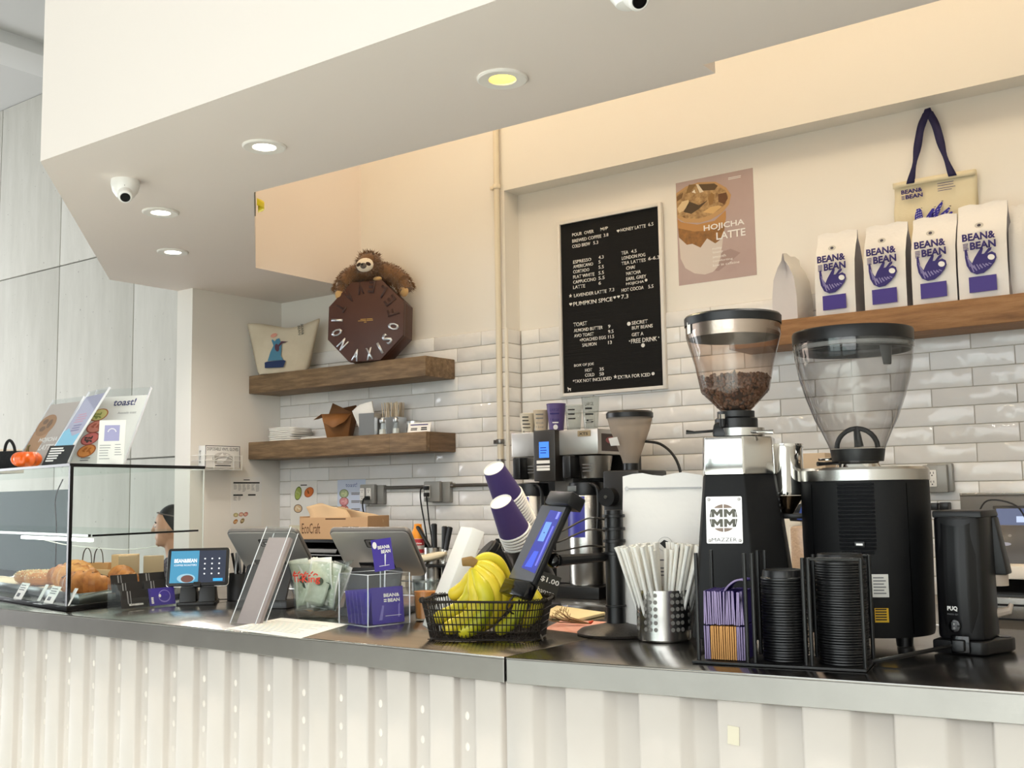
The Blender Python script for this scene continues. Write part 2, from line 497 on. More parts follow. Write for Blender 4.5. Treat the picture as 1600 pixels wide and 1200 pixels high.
# ---------------------------------------------------------------- recessed downlights
DLRING = mat('downlight_white', '#efebe4', .4)
def downlight(px, py, warm, label, r=.075):
    p = aZ(px, py, ZS)
    t = thing('downlight', label, 'ceiling light', p, 0, 'recessed downlights in the soffit')
    MB().lathe([(r, 0), (r, -.005), (r * .94, -.008), (r * .55, -.006), (r * .5, -.001), (r * .5, .0)], 40).build('trim_ring', DLRING, t)
    e = emis('lamp_warm', '#ffd23a', 6) if warm else emis('lamp_white', '#fff6ea', 14)
    MB().lathe([(0, -.0022), (r * .46, -.0022), (r * .5, -.003)], 32).build('lens', e, t)
    l = bpy.data.lights.new('downlight_beam', 'SPOT'); l.energy = 34 if not warm else 30; l.color = (1, .93, .85) if not warm else (1, .8, .5)
    l.spot_size = math.radians(150); l.spot_blend = .8; l.shadow_soft_size = .04
    lo = bpy.data.objects.new('lamp', l); C.objects.link(lo); lo.parent = t; lo.location = (0, 0, -.02)
    return t
downlight(785, 122, True, 'yellow-glowing recessed downlight, nearest the middle of the soffit')
downlight(413, 228, False, 'white recessed downlight on the soffit between the camera dome and the yellow one')
downlight(251, 331, False, 'white recessed downlight just right of the security camera')
downlight(270, 393, False, 'white recessed downlight closest to the end partition')
downlight(1290, -40, False, 'white recessed downlight above the coffee grinders')

# ---------------------------------------------------------------- security camera
def dome(px, py, label, cut=False):
    p = aZ(px, py, ZS)
    t = thing('security_camera', label, 'camera', p)
    wp = mat('camera_white', '#f2f0ec', .35)
    MB().lathe([(0, 0), (.052, 0), (.053, -.018), (.046, -.045), (.030, -.068), (0, -.076)], 32).build('base', wp, t)
    d = V((.55, -.35, -.55)).normalized()
    M = frame(V((.018, -.012, -.052)), d.orthogonal(), d.cross(d.orthogonal()))
    MB().lathe([(.0, .045), (.021, .045), (.026, .040), (.027, .0), (.0, -.01)], 28, M).build('eyeball', wp, t)
    MB().lathe([(0, .0465), (.017, .0465), (.0185, .0452)], 24, M).build('lens', BLACKG, t)
    MB().box(.026, .04, -.03, -.018, -.034, -.026).build('slot', BLACKP, t)
    return t
dome(196, 282, 'white dome security camera with dark lens on the soffit underside')
dome(981, -34, 'white security camera on the soffit, cut off at the top of the picture')

# ---------------------------------------------------------------- vertical pipe and its clamps
pp = thing('wall_pipe', 'cream painted vertical pipe in front of the wall recess edge', 'pipe', (XC - .03, YL - .026, 0))
PIPE = mat('pipe_paint', '#eadfc8', .4)
MB().tube([(0, 0, 1.33), (0, 0, 4.69)], .016, 16).build('pipe', PIPE, pp)
for py in (292, 690):
    z = zat((XC - .03, YL - .026), py)
    c = MB().lathe([(.017, z - .012), (.021, z - .012), (.021, z + .012), (.017, z + .012)], 20).box(-.045, -.018, .0, .02, z - .01, z + .01)
    c.build('clamp', PIPE if py < 400 else STEELD, pp, .001)
z1 = zat((XC - .03, YL - .03), 752)
MB().box(-.035, .02, -.015, .014, z1, z1 + .09).build('junction_box', GREYP, pp, .003)
MB().lathe([(.0, z1 + .09), (.02, z1 + .09), (.02, z1 + .115), (.0, z1 + .115)], 16).build('fitting', STEELD, pp)

# ---------------------------------------------------------------- service counter
LB = V((-1.322, 1.757, 0))                    # the bend of the front edge
dL = V((-1, .0088, 0)).normalized()           # to the left
dR = V((.930, .116, 0)).normalized()          # to the right
ED = .0505
def steeltop():
    m, N, L, b = nodes('counter_steel')
    f = noise(N, L, 3, 5, .6, (1, 6, 1))
    L.new(ramp(N, L, f, [(.3, '#8f8c89'), (.7, '#a7a39f')]), b.inputs['Base Color'])
    b.inputs['Metallic'].default_value = 1
    r = N.new('ShaderNodeMapRange'); r.inputs[3].default_value = .13; r.inputs[4].default_value = .26
    L.new(noise(N, L, 9, 5, .7, (1, 1, 8)), r.inputs[0]); L.new(r.outputs[0], b.inputs['Roughness'])
    bump(N, L, noise(N, L, 5, 2, .5), b, .03, .01); return m
CST = steeltop()
CSE = mat('counter_edge_steel', '#a39f9b', .34, 1, bmp=(60, .05, (1, 1, 30)), var=(2.5, '#938f8b'))
ct = thing('service_counter', 'long service counter with stainless steel top and white corrugated metal front', 'counter', (LB.x, LB.y, 0))
def outline(d, n, s0, s1, depth): return [d * s0, d * s1, d * s1 + n * depth, d * s0 + n * depth]
bkL, bkR = .90, .80
nL = V((0, 1, 0)); nR = V((0, 1, 0))
polyL = [dL * .002, dL * 4.2, dL * 4.2 + V((0, bkL, 0)), V((-.002, bkL, 0))]
polyR = [dR * .002, dR * 3.0, dR * 3.0 + V((0, bkR - .2, 0)), V((.002, bkL, 0))]
for nm, pl, dd in (('steel_top', polyL, dL), ('steel_top', polyR, dR)):
    MB().prism([(p.x, p.y) for p in pl], .004, Matrix.Translation((0, 0, ZC - .004))).build(nm, CST, ct, .0012)
    nn = V((-dd.y, dd.x, 0)); nn = nn if nn.y > 0 else -nn
    ln = 4.2 if dd is dL else 3.0
    a, b = dd * .003, dd * ln
    MB().prism([(a.x, a.y), (b.x, b.y), ((b + nn * .012).x, (b + nn * .012).y), ((a + nn * .012).x, (a + nn * .012).y)], ED - .004,
               Matrix.Translation((0, 0, ZC - ED))).build('steel_edge', CSE, ct, .0012, 2, 10)
    p2 = [p + nn * .014 if k < 2 else p for k, p in enumerate(pl)]
    MB().prism([(p.x, p.y) for p in p2], .045, Matrix.Translation((0, 0, ZC - .0495))).build('core_board', mat('core_board', '#7a7672', .8), ct)
CORR = mat('white_corrugated_metal', '#eae2da', .45, bmp=(14, .03), var=(3, '#e2d9d0'))
def corrugated(dd, s0, s1, pitch, phase):
    nn = V((-dd.y, dd.x, 0)); nn = nn if nn.y > 0 else -nn
    pts = []; k0 = math.floor((s0 - phase) / pitch)
    for k in range(int(k0), int((s1 - phase) / pitch) + 2):
        e = phase + k * pitch
        for f, dep_ in ((0.0, .004), (.52, .004), (.66, .024), (.975, .024)): pts.append((e + f * pitch, dep_))
    pts = [(s0, .004)] + [p for p in pts if s0 < p[0] < s1]
    vs = []; fs = []
    for s, q in pts:
        p = dd * s + nn * q
        vs += [(p.x, p.y, 0.02), (p.x, p.y, ZC - ED + .002)]
    n = len(pts)
    for i in range(n - 1): fs.append((2 * i, 2 * i + 2, 2 * i + 3, 2 * i + 1))
    o = MB().add(vs, fs).build('corrugated_panel', CORR, ct, .004, 2, 20)
    md = o.modifiers.new('thickness', 'SOLIDIFY'); md.thickness = .0015; md.offset = 0
    return o
corrugated(dR, .0, 3.0, .152, .13)
corrugated(dL, .0, 4.2, .1228, .016)
# pressed dimples in the valleys of the left panel
dm = MB()
nn = V((.0088, 1, 0)).normalized()
for k in range(22):
    s = .016 + k * .1228 + .1228 * .83
    for j in range(6):
        p = dL * s + nn * .0235
        dm.ball((p.x, p.y, ZC - .13 - j * .062), (.006, .0012, .009), 10, 6)
stuff(dm.build('pressed_dimples', CORR, ct))
MB().box(-4.2, 2.9, bkL - .03, bkL - .01, 0, ZC - .06).build('rear_panel', STEELD, ct)
# a small beige sticker and scratches on the right panel
s = aZ(1136, 1163, .98)
q = LB + dR * .428 + V((0, .0035, 0)) 
Ms = frame(V((LB.x, LB.y, 0)) - V((LB.x, LB.y, 0)) + dR * .432 + V((-dR.y, dR.x, 0)) * .0025, dR, (0, 0, 1))
flat(ct, 'sticker', Ms, [[(.02, .955), (.041, .953), (.042, .985), (.021, .987)]], mat('beige_sticker', '#d8d0bb', .7), .001, .001)

# ---------------------------------------------------------------- back counter along the wall
bc = thing('back_counter', 'stainless back counter running under the tiled wall', 'counter', (-1.4, 4.3, 0))
MB().box(-3.7, 4.2, -.42, .235, ZB - .04, ZB).build('worktop', STEEL, bc, .003)
MB().box(-3.7, 4.2, -.39, .23, .1, ZB - .04).build('cabinet', STEELD, bc, .003)
for k in range(9): MB().box(-3.68 + k * .87, -2.84 + k * .87, -.405, -.388, .14, ZB - .06).build('door', STEEL, bc, .003)
z0 = aY(1500, 775, YR - .012).z
bs = thing('backsplash_panel', 'grey stainless backsplash panel behind the tamper press', 'panel', (-.3, YR - .015, ZB))
MB().box(-.87, 1.5, -.006, .004, 0, z0 - ZB).build('panel', STEELD, bs, .001)
MB().box(-.87, 1.5, -.012, .006, z0 - ZB, z0 - ZB + .012).build('cap', STEEL, bs, .002)
# ================================================================ left wall: shelves and what stands on them
WOODL = wood('weathered_wood', '#574430', '#7b6348', '#9b8263')
WOODE = wood('weathered_wood_end', '#54412e', '#735a41', '#8c6f52', (9, 1, 9))
WOODR = wood('oiled_wood', '#74502f', '#946a41', '#ab8155')
def shelf(name, label, x0, x1, y0, y1, z0, z1, wm, hollow=False):
    t = thing(name, label, 'shelf', ((x0 + x1) / 2, y1, z0))
    w = (x1 - x0) / 2; d = y1 - y0; h = z1 - z0
    if not hollow:
        MB().box(-w, w, -d, 0, 0, h).build('beam', wm, t, .004)
    else:
        MB().box(-w, w - .26, -d, 0, 0, h).build('beam', wm, t, .004)
        MB().box(w - .26, w, -d, -d + .03, 0, h).build('front_board', wm, t, .003)
        MB().box(w - .03, w, -d + .03, 0, 0, h).build('end_board', WOODE, t, .003)
        MB().box(w - .26, w - .03, -d + .03, 0, 0, .03).build('bottom_board', wm, t, .002)
        MB().box(w - .26, w - .17, -d + .03, 0, .03, h - .004).build('inner_block', wm, t, .002)
        MB().box(w - .17, w - .03, -.06, 0, .03, h - .002).build('back_board', WOODE, t, .002)
    return t
SF = 4.29
shelf('floating_shelf', 'upper weathered wooden shelf holding the brown octagonal box', -5.128, -3.722, SF, YL - .012, 2.03, 2.138, WOODL)
shelf('floating_shelf', 'lower weathered wooden shelf holding napkins and cutlery tins', -5.128, -3.722, SF, YL - .012, 1.635, 1.738, WOODL, True)
ZU, ZL = 2.138, 1.738

# canvas pouch on the upper shelf
CANVAS = mat('canvas', '#ddd2bc', .85, bmp=(220, .15), var=(6, '#d2c5ac'))
p = aY(443, 577, 4.37)
cp = thing('canvas_pouch', 'cream canvas pouch with blue printed figure, upper shelf left end', 'pouch', (p.x, 4.38, ZU), 22)
def pouch(u, v, s):
    w = lerp(.155, .235, v ** .8) * (1 if v < .93 else .985)
    x = (u - .5) * 2 * w
    b = .055 * (1 - v) ** .7 * math.sqrt(max(0, 1 - (2 * u - 1) ** 2)) + .004
    y = s * b + .01 * math.sin(9 * u + v * 4) * v
    return (x, y - .02, .315 * v + .012 * math.sin(7 * u) * v - .03 * v * math.sin(PI * u))
mb = MB().grid(lambda u, v: pouch(u, v, -1), 24, 14).grid(lambda u, v: pouch(u, v, 1), 24, 14)
mb.build('bag', CANVAS, cp, solid=.0015, merge=1e-4)
Mp = frame((0, -.085, 0), (1, 0, 0), (0, .22, 1))
flat(cp, 'printed_base', Mp, [[(-.085, .03), (.035, .03), (.045, .07), (.03, .075), (-.075, .07), (-.09, .065)]], mat('print_navy', '#22345f', .8), .012, .0006)
flat(cp, 'printed_robe', Mp, [[(-.072, .074), (.03, .076), (.012, .10), (.008, .17), (-.005, .20), (-.012, .215), (-.03, .21), (-.04, .195), (-.055, .21), (-.062, .205), (-.045, .17), (-.06, .13)]], mat('print_teal', '#4f86a3', .8), .012, .0006)
flat(cp, 'printed_instrument', Mp, [ell(-.02, .155, .014, .026, 14, 20), [(-.015, .17), (.005, .195), (.05, .19), (.01, .182), (-.008, .158)]], mat('print_maroon', '#5c3a4a', .8), .0128, .0006)
flat(cp, 'printed_torch', Mp, [ell(-.05, .235, .022, .013, 12, 15)], mat('print_pink', '#e0a08c', .8), .012, .0006)
Mq = frame((.135, -.07, .285), (0, .22, -1), (1, 0, 0))
text(cp, 'BEAN&', Mq, 0, .0, .062, .016, INK); text(cp, 'BEAN', Mq, .008, -.02, .054, .016, INK)

# octagonal box drum
p0, p1 = aY(513, 475, 4.31), aY(614, 475, 4.31)
oc = thing('octagonal_box', 'dark brown octagonal box with raised silver letters in a ring', 'box', (aY(578, 500, 4.33).x, 4.33, ZU), 20)
BROWN = mat('brown_leatherette', '#4a2a20', .5, bmp=(260, .08))
BROWN2 = mat('brown_emboss', '#3a1f18', .55)
SILV = mat('silver_foil', '#c7ccd4', .3, .8)
OCR = .243
poly = [(OCR * math.cos(PI / 8 + k * PI / 4), OCR * math.sin(PI / 8 + k * PI / 4)) for k in range(8)]
Rf = OCR * math.cos(PI / 8)
Mo = frame((0, -.03, Rf + .0005), (1, 0, 0), (0, .07, 1))
MB().prism(poly, .030, Mo).build('lid', BROWN, oc, .002)
MB().prism([(a * .985, b * .985) for a, b in poly], .11, Mo @ Matrix.Translation((0, 0, -.112))).build('drum', BROWN, oc, .003)
cen = (390, 770); sc = .226 / 372
for ch, x, y in (('A', 307, 1080), ('X', 437, 1075), ('I', 540, 1030), ('S', 607, 950), ('O', 665, 838), ('F', 662, 705), ('E', 625, 595), ('L', 548, 507), ('E', 445, 455), ('V', 333, 465), ('A', 225, 535), ('T', 140, 630), ('I', 108, 747), ('O', 110, 862), ('N', 172, 975)):
    dx, dy = (x - cen[0]) * sc, -(y - cen[1]) * sc
    a = math.degrees(math.atan2(dy, dx)) + 90
    Ml = Mo @ Matrix.Translation((dx, dy, .0305)) @ Matrix.Rotation(math.radians(a), 4, 'Z')
    low = y > 740
    w = .013 if ch == 'I' else .038
    text(oc, ch, Ml, -w / 2, -.034, w, .068, SILV if low else BROWN2, 'raised_letter', .004, .03)
Mg = Mo @ Matrix.Translation((0, 0, .0305))
flat(oc, 'gold_print', Mg, [[(-.03 + dx, y), (-.03 + dx + w_, y), (-.03 + dx + w_, y + .004), (-.03 + dx, y + .004)] for dx, y, w_ in ((0, .008, .033), (.037, .008, .035), (-.014, 0, .048), (.037, 0, .038), (.022, -.009, .014))], mat('gold_foil', '#caa25c', .3, .7))


# plush sloth slung over the top of the octagonal box
ps = thing('plush_sloth', 'brown plush sloth toy draped over the octagonal box', 'toy', (oc.location.x, 4.345, ZU), 20)
ps.scale = (1.10, 1.10, 1.10)
FUR = mat('brown_fur', '#6b4b2e', .95, sheen=.5, var=(30, '#7e5a38'))
FURT = mat('tan_felt', '#d2ab73', .9, sheen=.3); CREAM = mat('cream_felt', '#efe3cf', .9, sheen=.3)
TOPZ = (2 * Rf + .004) / 1.10
bd = [((0, .05, TOPZ + .03), (.105, .05, .05)), ((0, .04, TOPZ + .05), (.08, .05, .05))]
hd = V((-.005, -.03, TOPZ + .082))
blobs = bd + [(tuple(hd + V((0, .01, .014))), (.064, .056, .058)), (tuple(hd + V((0, -.0, -.012))), (.058, .052, .042))]
armL = spline([(-.04, .02, TOPZ + .06), (-.10, .0, TOPZ + .05), (-.145, -.02, TOPZ + .0), (-.158, -.03, TOPZ - .045)], 5)
armR = spline([(.04, .02, TOPZ + .06), (.10, .02, TOPZ + .045), (.155, .02, TOPZ + .0), (.185, .015, TOPZ - .05)], 5)
mb = MB()
for c, r in blobs: mb.ball(c, r, 20, 12)
mb.tube(armL, [.046] * 6 + [.044] * 5 + [.03] * 5, 14); mb.tube(armR, [.046] * 6 + [.044] * 5 + [.032] * 5, 14)
pl = mb.build('body', FUR, ps)
tuft = MB()
def tufts(c, n, n2, ln):
    pass
src = [(V(c), r, 900) for c, r in blobs]
for c, r, n in src:
    for _ in range(n):
        d = V((random.gauss(0, 1), random.gauss(0, 1), random.gauss(0, 1))).normalized()
        if (c - hd).length < .03 and d.y < -.75: continue
        q = c + V((d.x * r[0], d.y * r[1], d.z * r[2])); s = d.orthogonal().normalized() * random.uniform(.0015, .003)
        tip = q + d * random.uniform(.010, .022) + V((random.uniform(-.01, .01), random.uniform(-.01, .01), random.uniform(-.014, .006)))
        tuft.add([q - s, q + s, tip], [(0, 1, 2)])
for arm in (armL, armR):
    for _ in range(1500):
        i = random.randrange(len(arm) - 1); c = arm[i].lerp(arm[i + 1], random.random())
        d = V((random.gauss(0, 1), random.gauss(0, 1), random.gauss(0, 1))).normalized(); t = (arm[i + 1] - arm[i]).normalized()
        d = (d - t * d.dot(t)).normalized(); q = c + d * .04; s = t * random.uniform(.0015, .003)
        tip = q + d * random.uniform(.006, .018) + t * random.uniform(0, .018)
        tuft.add([q - s, q + s, tip], [(0, 1, 2)])
stuff(tuft.build('fur', FUR, ps, merge=1e-9))
MB().ball(armL[-1] + V((.0, -.012, -.012)), (.024, .02, .03), 14, 10).build('paw', FURT, ps)
MB().ball(armR[-1] + V((-.01, -.016, -.006)), (.025, .02, .028), 14, 10).build('paw', FURT, ps)
MB().ball((.045, -.028, TOPZ + .012), (.024, .014, .012), 14, 8).build('foot', FURT, ps)
fc = hd + V((0, -.042, -.004))
fp = MB().ball(fc, (.047, .021, .036), 18, 12).build('face', CREAM, ps)
for sx in (-1, 1): MB().ball(fc + V((sx * .025, -.015, .001)), (.015, .008, .009), 12, 8, Ry(sx * 25).to_3x3()).build('eye_patch', mat('dark_brown_felt', '#2d1b12', .8), fp)
MB().ball(fc + V((-.0, -.017, -.007)), (.018, .012, .015), 14, 10).build('muzzle', mat('grey_felt', '#6b625b', .9), fp)
MB().ball(fc + V((-.003, -.029, -.002)), (.007, .004, .006), 10, 8).build('nose', BLACKG, fp)

# lower shelf: napkins, boxes, tins, shakers
NAP = mat('white_napkin', '#f3f0ea', .9, bmp=(150, .1))
px = aY(446, 683, 4.36)
for k in range(7):
    w = .19 - random.uniform(0, .012); 
    o = MB().grid(lambda u, v: ((u - .5) * w, (v - .5) * .17, .0045 + .0035 * math.sin(5 * u + k) * (u - .5)), 10, 4).build('napkin', NAP, None, solid=.0085)
    o.location = (px.x + random.uniform(-.006, .006), 4.40, ZL + .001 + k * .0115); o.rotation_euler = (0, 0, math.radians(random.uniform(-3, 3)))
    tag(o, 'folded white napkin in the pile at the left end of lower shelf', 'napkin', 'folded napkins on the lower shelf')
pm = thing('paper_stack', 'thin stack of white parchment sheets between napkins and takeout carton', 'paper', (aY(500, 684, 4.36).x, 4.40, ZL), 4)
for k in range(3): MB().box(-.13 + k * .006, .09 + k * .004, -.07, .07, .001 + k * .005, .0045 + k * .005).build('sheet', PAPER, pm, .0008)
# open kraft takeout carton
BRN = mat('kraft_carton', '#8a5a2c', .65, bmp=(80, .06)); BRN2 = mat('kraft_carton_inner', '#6d4724', .75)
tc = thing('takeout_carton', 'open brown kraft takeout carton on the lower shelf', 'carton', (aY(527, 678, 4.38).x, 4.40, ZL), 30)
b0, b1, h0 = .062, .088, .135
MB().hexa([V((-b0, -b0 * .8, 0)), V((b0, -b0 * .8, 0)), V((b0, b0 * .8, 0)), V((-b0, b0 * .8, 0))], [V((-b1, -b1 * .8, h0)), V((b1, -b1 * .8, h0)), V((b1, b1 * .8, h0)), V((-b1, b1 * .8, h0))]).build('body', BRN, tc, .002)
MB().add([(-b1, -.07, h0), (b1, -.07, h0), (b1 * .7, -.125, h0 - .05), (0, -.15, h0 - .085), (-b1 * .7, -.125, h0 - .05)], [(0, 1, 2, 3, 4)]).build('front_flap', BRN, tc, solid=.001)
MB().add([(-b1, -.07, h0), (-b1, .07, h0), (-b1 - .05, .04, h0 - .02), (-b1 - .055, -.04, h0 - .03)], [(0, 1, 2, 3)]).build('side_flap', BRN, tc, solid=.001)
MB().add([(-b1, .07, h0), (b1, .07, h0), (b1 * .85, .085, h0 + .06), (-b1 * .2, .1, h0 + .045), (-b1 * .75, .085, h0 + .075)], [(0, 1, 2, 3, 4)]).build('back_flap', BRN2, tc, solid=.001)
# steel tin with napkins
ST = mat('polished_tin', '#d9dadb', .32, 1)
t = thing('napkin_tin', 'square steel tin filled with white napkins beside the takeout carton', 'container', (aY(575, 675, 4.36).x, 4.39, ZL), 8)
def tin(t, w, d, h, m): 
    mb = MB(); e = .002
    mb.box(-w, w, -d, -d + e, 0, h).box(-w, w, d - e, d, 0, h).box(-w, -w + e, -d, d, 0, h).box(w - e, w, -d, d, 0, h).box(-w, w, -d, d, 0, e)
    return mb.build('tin', m, t)
tin(t, .052, .05, .125, ST)
for k in range(5):
    o = MB().box(-.045, .045, -.004, .004, 0, .17, Matrix.Translation((-.012 * k + .01, -.03 + .014 * k, .01)) @ Matrix.Rotation(math.radians(-10 - 4 * k), 4, 'Y')).build('napkin', NAP, None, .001)
    o.matrix_world = Matrix.Translation(t.location) @ Matrix.Rotation(math.radians(8), 4, 'Z') @ Matrix.Translation((0, 0, .006))
    tag(o, 'folded white napkin standing up in the square steel tin', 'napkin', 'napkins in the steel tin')
t2 = thing('stirrer_tin', 'steel tin full of wooden stirrers on the lower shelf', 'container', (aY(606, 675, 4.40).x, 4.45, ZL), 8)
tin(t2, .055, .045, .10, ST)
STI = mat('pale_stirrer_wood', '#d6c4a8', .7)
stm = MB().box(-.003, .003, -.0009, .0009, 0, .178).mesh(.0004, 1); stm.materials.append(STI); stm.name = 'stirrer'
for k in range(34):
    o = link('wooden_stirrer', stm); x = -.046 + .0925 * (k % 17) / 16; y = -.025 + .045 * (k // 17)
    o.matrix_world = Matrix.Translation(t2.location) @ Matrix.Rotation(math.radians(8), 4, 'Z') @ Matrix.Translation((x, y, .006)) @ Euler((math.radians(random.uniform(-6, 6)), math.radians(random.uniform(-4, 4) + x * 90), 0)).to_matrix().to_4x4()
    tag(o, 'thin wooden stirrer standing in the tin on the lower shelf', 'stirrer', 'wooden stirrers in the tin')
SALT = mat('salt', '#f2f0ec', .9); SHG = glass('shaker_glass', '#e9eeee', 1.0, .02, .06)
for px_, lab in ((597, 'glass salt shaker with steel cap in front of the napkin tin'), (618, 'glass shaker with steel cap nearest the steel canister')):
    q = aY(px_, 675, 4.33)
    t = thing('salt_shaker', lab, 'shaker', (q.x, 4.335, ZL), 0, 'glass shakers on the lower shelf')
    MB().lathe([(0, .001), (.022, .001), (.023, .004), (.015, .062), (.0145, .066)], 8).build('glass_body', SHG, t)
    MB().lathe([(0, .003), (.019, .003), (.017, .03), (0, .031)], 8).build('salt_fill', SALT, t)
    MB().lathe([(.0155, .064), (.0165, .066), (.0165, .080), (.012, .087), (0, .089)], 20).build('cap', ST, t)
t = thing('canister', 'small steel canister with flat lid near the right end of lower shelf', 'canister', (aY(643, 672, 4.42).x, 4.44, ZL))
MB().lathe([(0, 0), (.038, 0), (.038, .052), (.034, .056), (0, .057)], 32).build('body', ST, t)
MB().lathe([(.0385, .050), (.041, .051), (.041, .070), (.038, .073), (0, .073)], 32).build('lid', ST, t)
t = thing('shelf_card', 'small white printed card propped on the lower shelf', 'card', (aY(653, 673, 4.31).x, 4.315, ZL), 12)
Mc = frame((0, 0, .0005), (1, 0, 0), (0, .3, 1))
MB().box(-.068, .068, 0, .052, -.0012, 0, Mc).build('card', PAPER, t)
lines(Mc, t, -.055, .055, [.038], .006, PURPLED, .05); lines(Mc, t, -.05, -.008, [.010, .018], .005, INK, .1); lines(Mc, t, .012, .05, [.010, .02], .007, INK, .1)

# ---------------------------------------------------------------- sheets taped to the walls
def toastshape(M, x, y, s, body, crust, parent, tops, rot=0):
    f = lambda k: [(x + a * s, y + b * s) for a, b in ell(0, 0, .5 * k, .34 * k, 22, rot, 0, 360)]
    flat(parent, 'printed_crust', M, [f(1)], mat('print_' + crust.strip('#'), crust, .7), .0008)
    flat(parent, 'printed_toast', M, [f(.86)], mat('print_' + body.strip('#'), body, .7), .0012)
    random.seed(int(x * 1e4) & 255)
    flat(parent, 'printed_topping', M, [[(x + a * s, y + b * s) for a, b in ell(random.uniform(-.26, .26), random.uniform(-.14, .14), .1, .05, 8, random.uniform(0, 180))] for _ in range(7)], mat('print_' + tops.strip('#'), tops, .7), .0016)
a, b = aY(457, 752, YL), aY(498, 826, YL)
t = thing('wall_sheet', 'white sheet with three toast pictures taped to the tiles', 'poster', (a.x, YL - .014, b.z))
w, h = b.x - a.x, a.z - b.z
M = FRONT((0, 0, 0)); MB().box(0, w, 0, h, -.0008, 0, M).build('page', PAPER, t)
MB().box(-.01, w + .01, -.02, .02, .0001, .0004, M).build('tape', mat('masking_tape', '#e3dcc4', .6), t)
toastshape(M, w * .29, h * .74, .085, '#a9b65a', '#5d6a2c', t, '#cdd68a', 70); toastshape(M, w * .70, h * .76, .085, '#dd7a3c', '#a9552a', t, '#e9965c', 20)
toastshape(M, w * .29, h * .42, .075, '#d9bb93', '#4a382b', t, '#efe2c8', 0)
lines(M, t, w * .38, w * .62, [h * .9], .006, INK, 0)
a, b = aY(530, 750, YL), aY(574, 822, YL)
t = thing('wall_sheet', 'pale blue toast! sheet taped to the tiles above the brown box', 'poster', (a.x, YL - .014, b.z))
w, h = b.x - a.x, a.z - b.z
MB().box(0, w, 0, h, -.0008, 0, M).build('page', mat('pale_blue_paper', '#d5def0', .7), t)
text(t, 'toast!', M, w * .3, h * .84, w * .4, h * .09, mat('print_blue', '#4c62a0', .7))
for k, (bd_, cr, tp_) in enumerate((('#b9c79a', '#6f7a50', '#dfe3b4'), ('#e39ba0', '#a86a5c', '#f0bfc0'), ('#d98a86', '#9c5a4a', '#6d4638'))):
    toastshape(M, w * .24, h * (.7 - .17 * k), .075, bd_, cr, t, tp_); lines(M, t, w * .5, w * .9, [h * (.70 - .17 * k), h * (.67 - .17 * k)], .005, GREYINK)
SIDE = lambda o: frame(o, (0, 1, 0), (0, 0, 1))       # a page facing +X
a, b = aX(361, 745, -5.13), aX(408, 822, -5.13)
t = thing('wall_sheet', 'white nutrition table sheet on the side wall under the glove box', 'poster', (-5.1285, a.y, b.z))
w, h = b.y - a.y, a.z - b.z
M = SIDE((0, 0, 0)); MB().box(0, w, 0, h, -.0008, 0, M).build('page', PAPER, t)
g = MB(); g.box(w * .07, w * .93, h * .865, h * .895, .0003, .0006, M); g.box(w * .07, w * .38, h * .62, h * .65, .0003, .0006, M); g.box(w * .55, w * .8, h * .62, h * .65, .0003, .0006, M)
g.build('table_bars', INK, t)
lines(M, t, w * .4, w * .6, [h * .93], .005, INK, 0)
for k in range(6): lines(M, t, w * (.08 + .145 * k), w * (.20 + .145 * k), [h * (.84 - .022 * j) for j in range(5 + k % 3)], .002, GREYINK, .5)
for k in range(2): lines(M, t, w * (.08 + .15 * k), w * (.2 + .15 * k), [h * (.6 - .022 * j) for j in range(4)], .002, GREYINK, .5)
for i, (u, v) in enumerate(((.16, .24), (.33, .25), (.48, .25), (.15, .11), (.37, .12))):
    toastshape(M, w * u, h * v, .036, ('#c9c48a', '#e2a99c', '#d98f86', '#c98a4e', '#8a7a4a')[i], '#9b6b45', t, '#efd9b0', 10 * i)

# ---------------------------------------------------------------- glove box in a wire rack on the side wall
a, b = aX(320, 697, -5.13), aX(375, 733, -5.13)
hh = a.z - b.z
t = thing('glove_box', 'white box of disposable vinyl gloves on the side wall', 'box', (-5.05, (a.y + b.y) / 2 - .085, b.z - .002))
MB().box(-.03, .03, -.125, .12, .004, hh).build('carton', mat('glove_carton', '#e9e6e0', .6), t, .002)
M = SIDE((.0305, -.125, .004)); W_ = .245; H_ = hh - .004
text(t, 'DISPOSABLE VINYL GLOVES', M, .012, H_ * .78, W_ * .9, H_ * .14, INK)
flat(t, 'print_oval', M, [ell(W_ * .5, H_ * .4, W_ * .3, H_ * .3, 24)], mat('print_grey', '#c9c5bf', .7), .0005)
flat(t, 'print_hand', M, [[(.08, .03), (.12, .028), (.15, .05), (.165, .075), (.15, .08), (.13, .066), (.12, .085), (.10, .07), (.085, .05)]], WINK, .0009)
lines(M, t, .07, .18, [.01], .005, INK, 0)
g = MB().box(0, .003, 0, H_, .0003, .0006, M).box(0, W_, H_ - .003, H_, .0003, .0006, M).box(W_ - .003, W_, 0, H_, .0003, .0006, M); g.build('printed_border', mat('print_violet_black', '#2b2540', .7), t)
Mf = FRONT((-.03, -.1255, .004)); text(t, 'GLOVES', Mf, .008, H_ * .2, .016, H_ * .6, INK)
r = thing('wire_rack', 'white wire rack holding the glove box', 'rack', (-5.13, (a.y + b.y) / 2 - .085, b.z - .012))
WW = mat('white_wire', '#f2f0ea', .4)
mb = MB()
for z in (.006, .055, .085):
    mb.tube([(.003, -.137, z), (.118, -.137, z), (.118, .130, z), (.003, .130, z)], .0022, 6)
for y in (-.137, -.07, .07, .130): mb.tube([(.003, y, .003), (.118, y, .003), (.118, y, .09)], .0022, 6)
mb.tube(spline([(.118, -.07, .06), (.118, -.03, .078), (.118, .03, .078), (.118, .07, .06)], 5), .0022, 6)
mb.build('wires', WW, r)

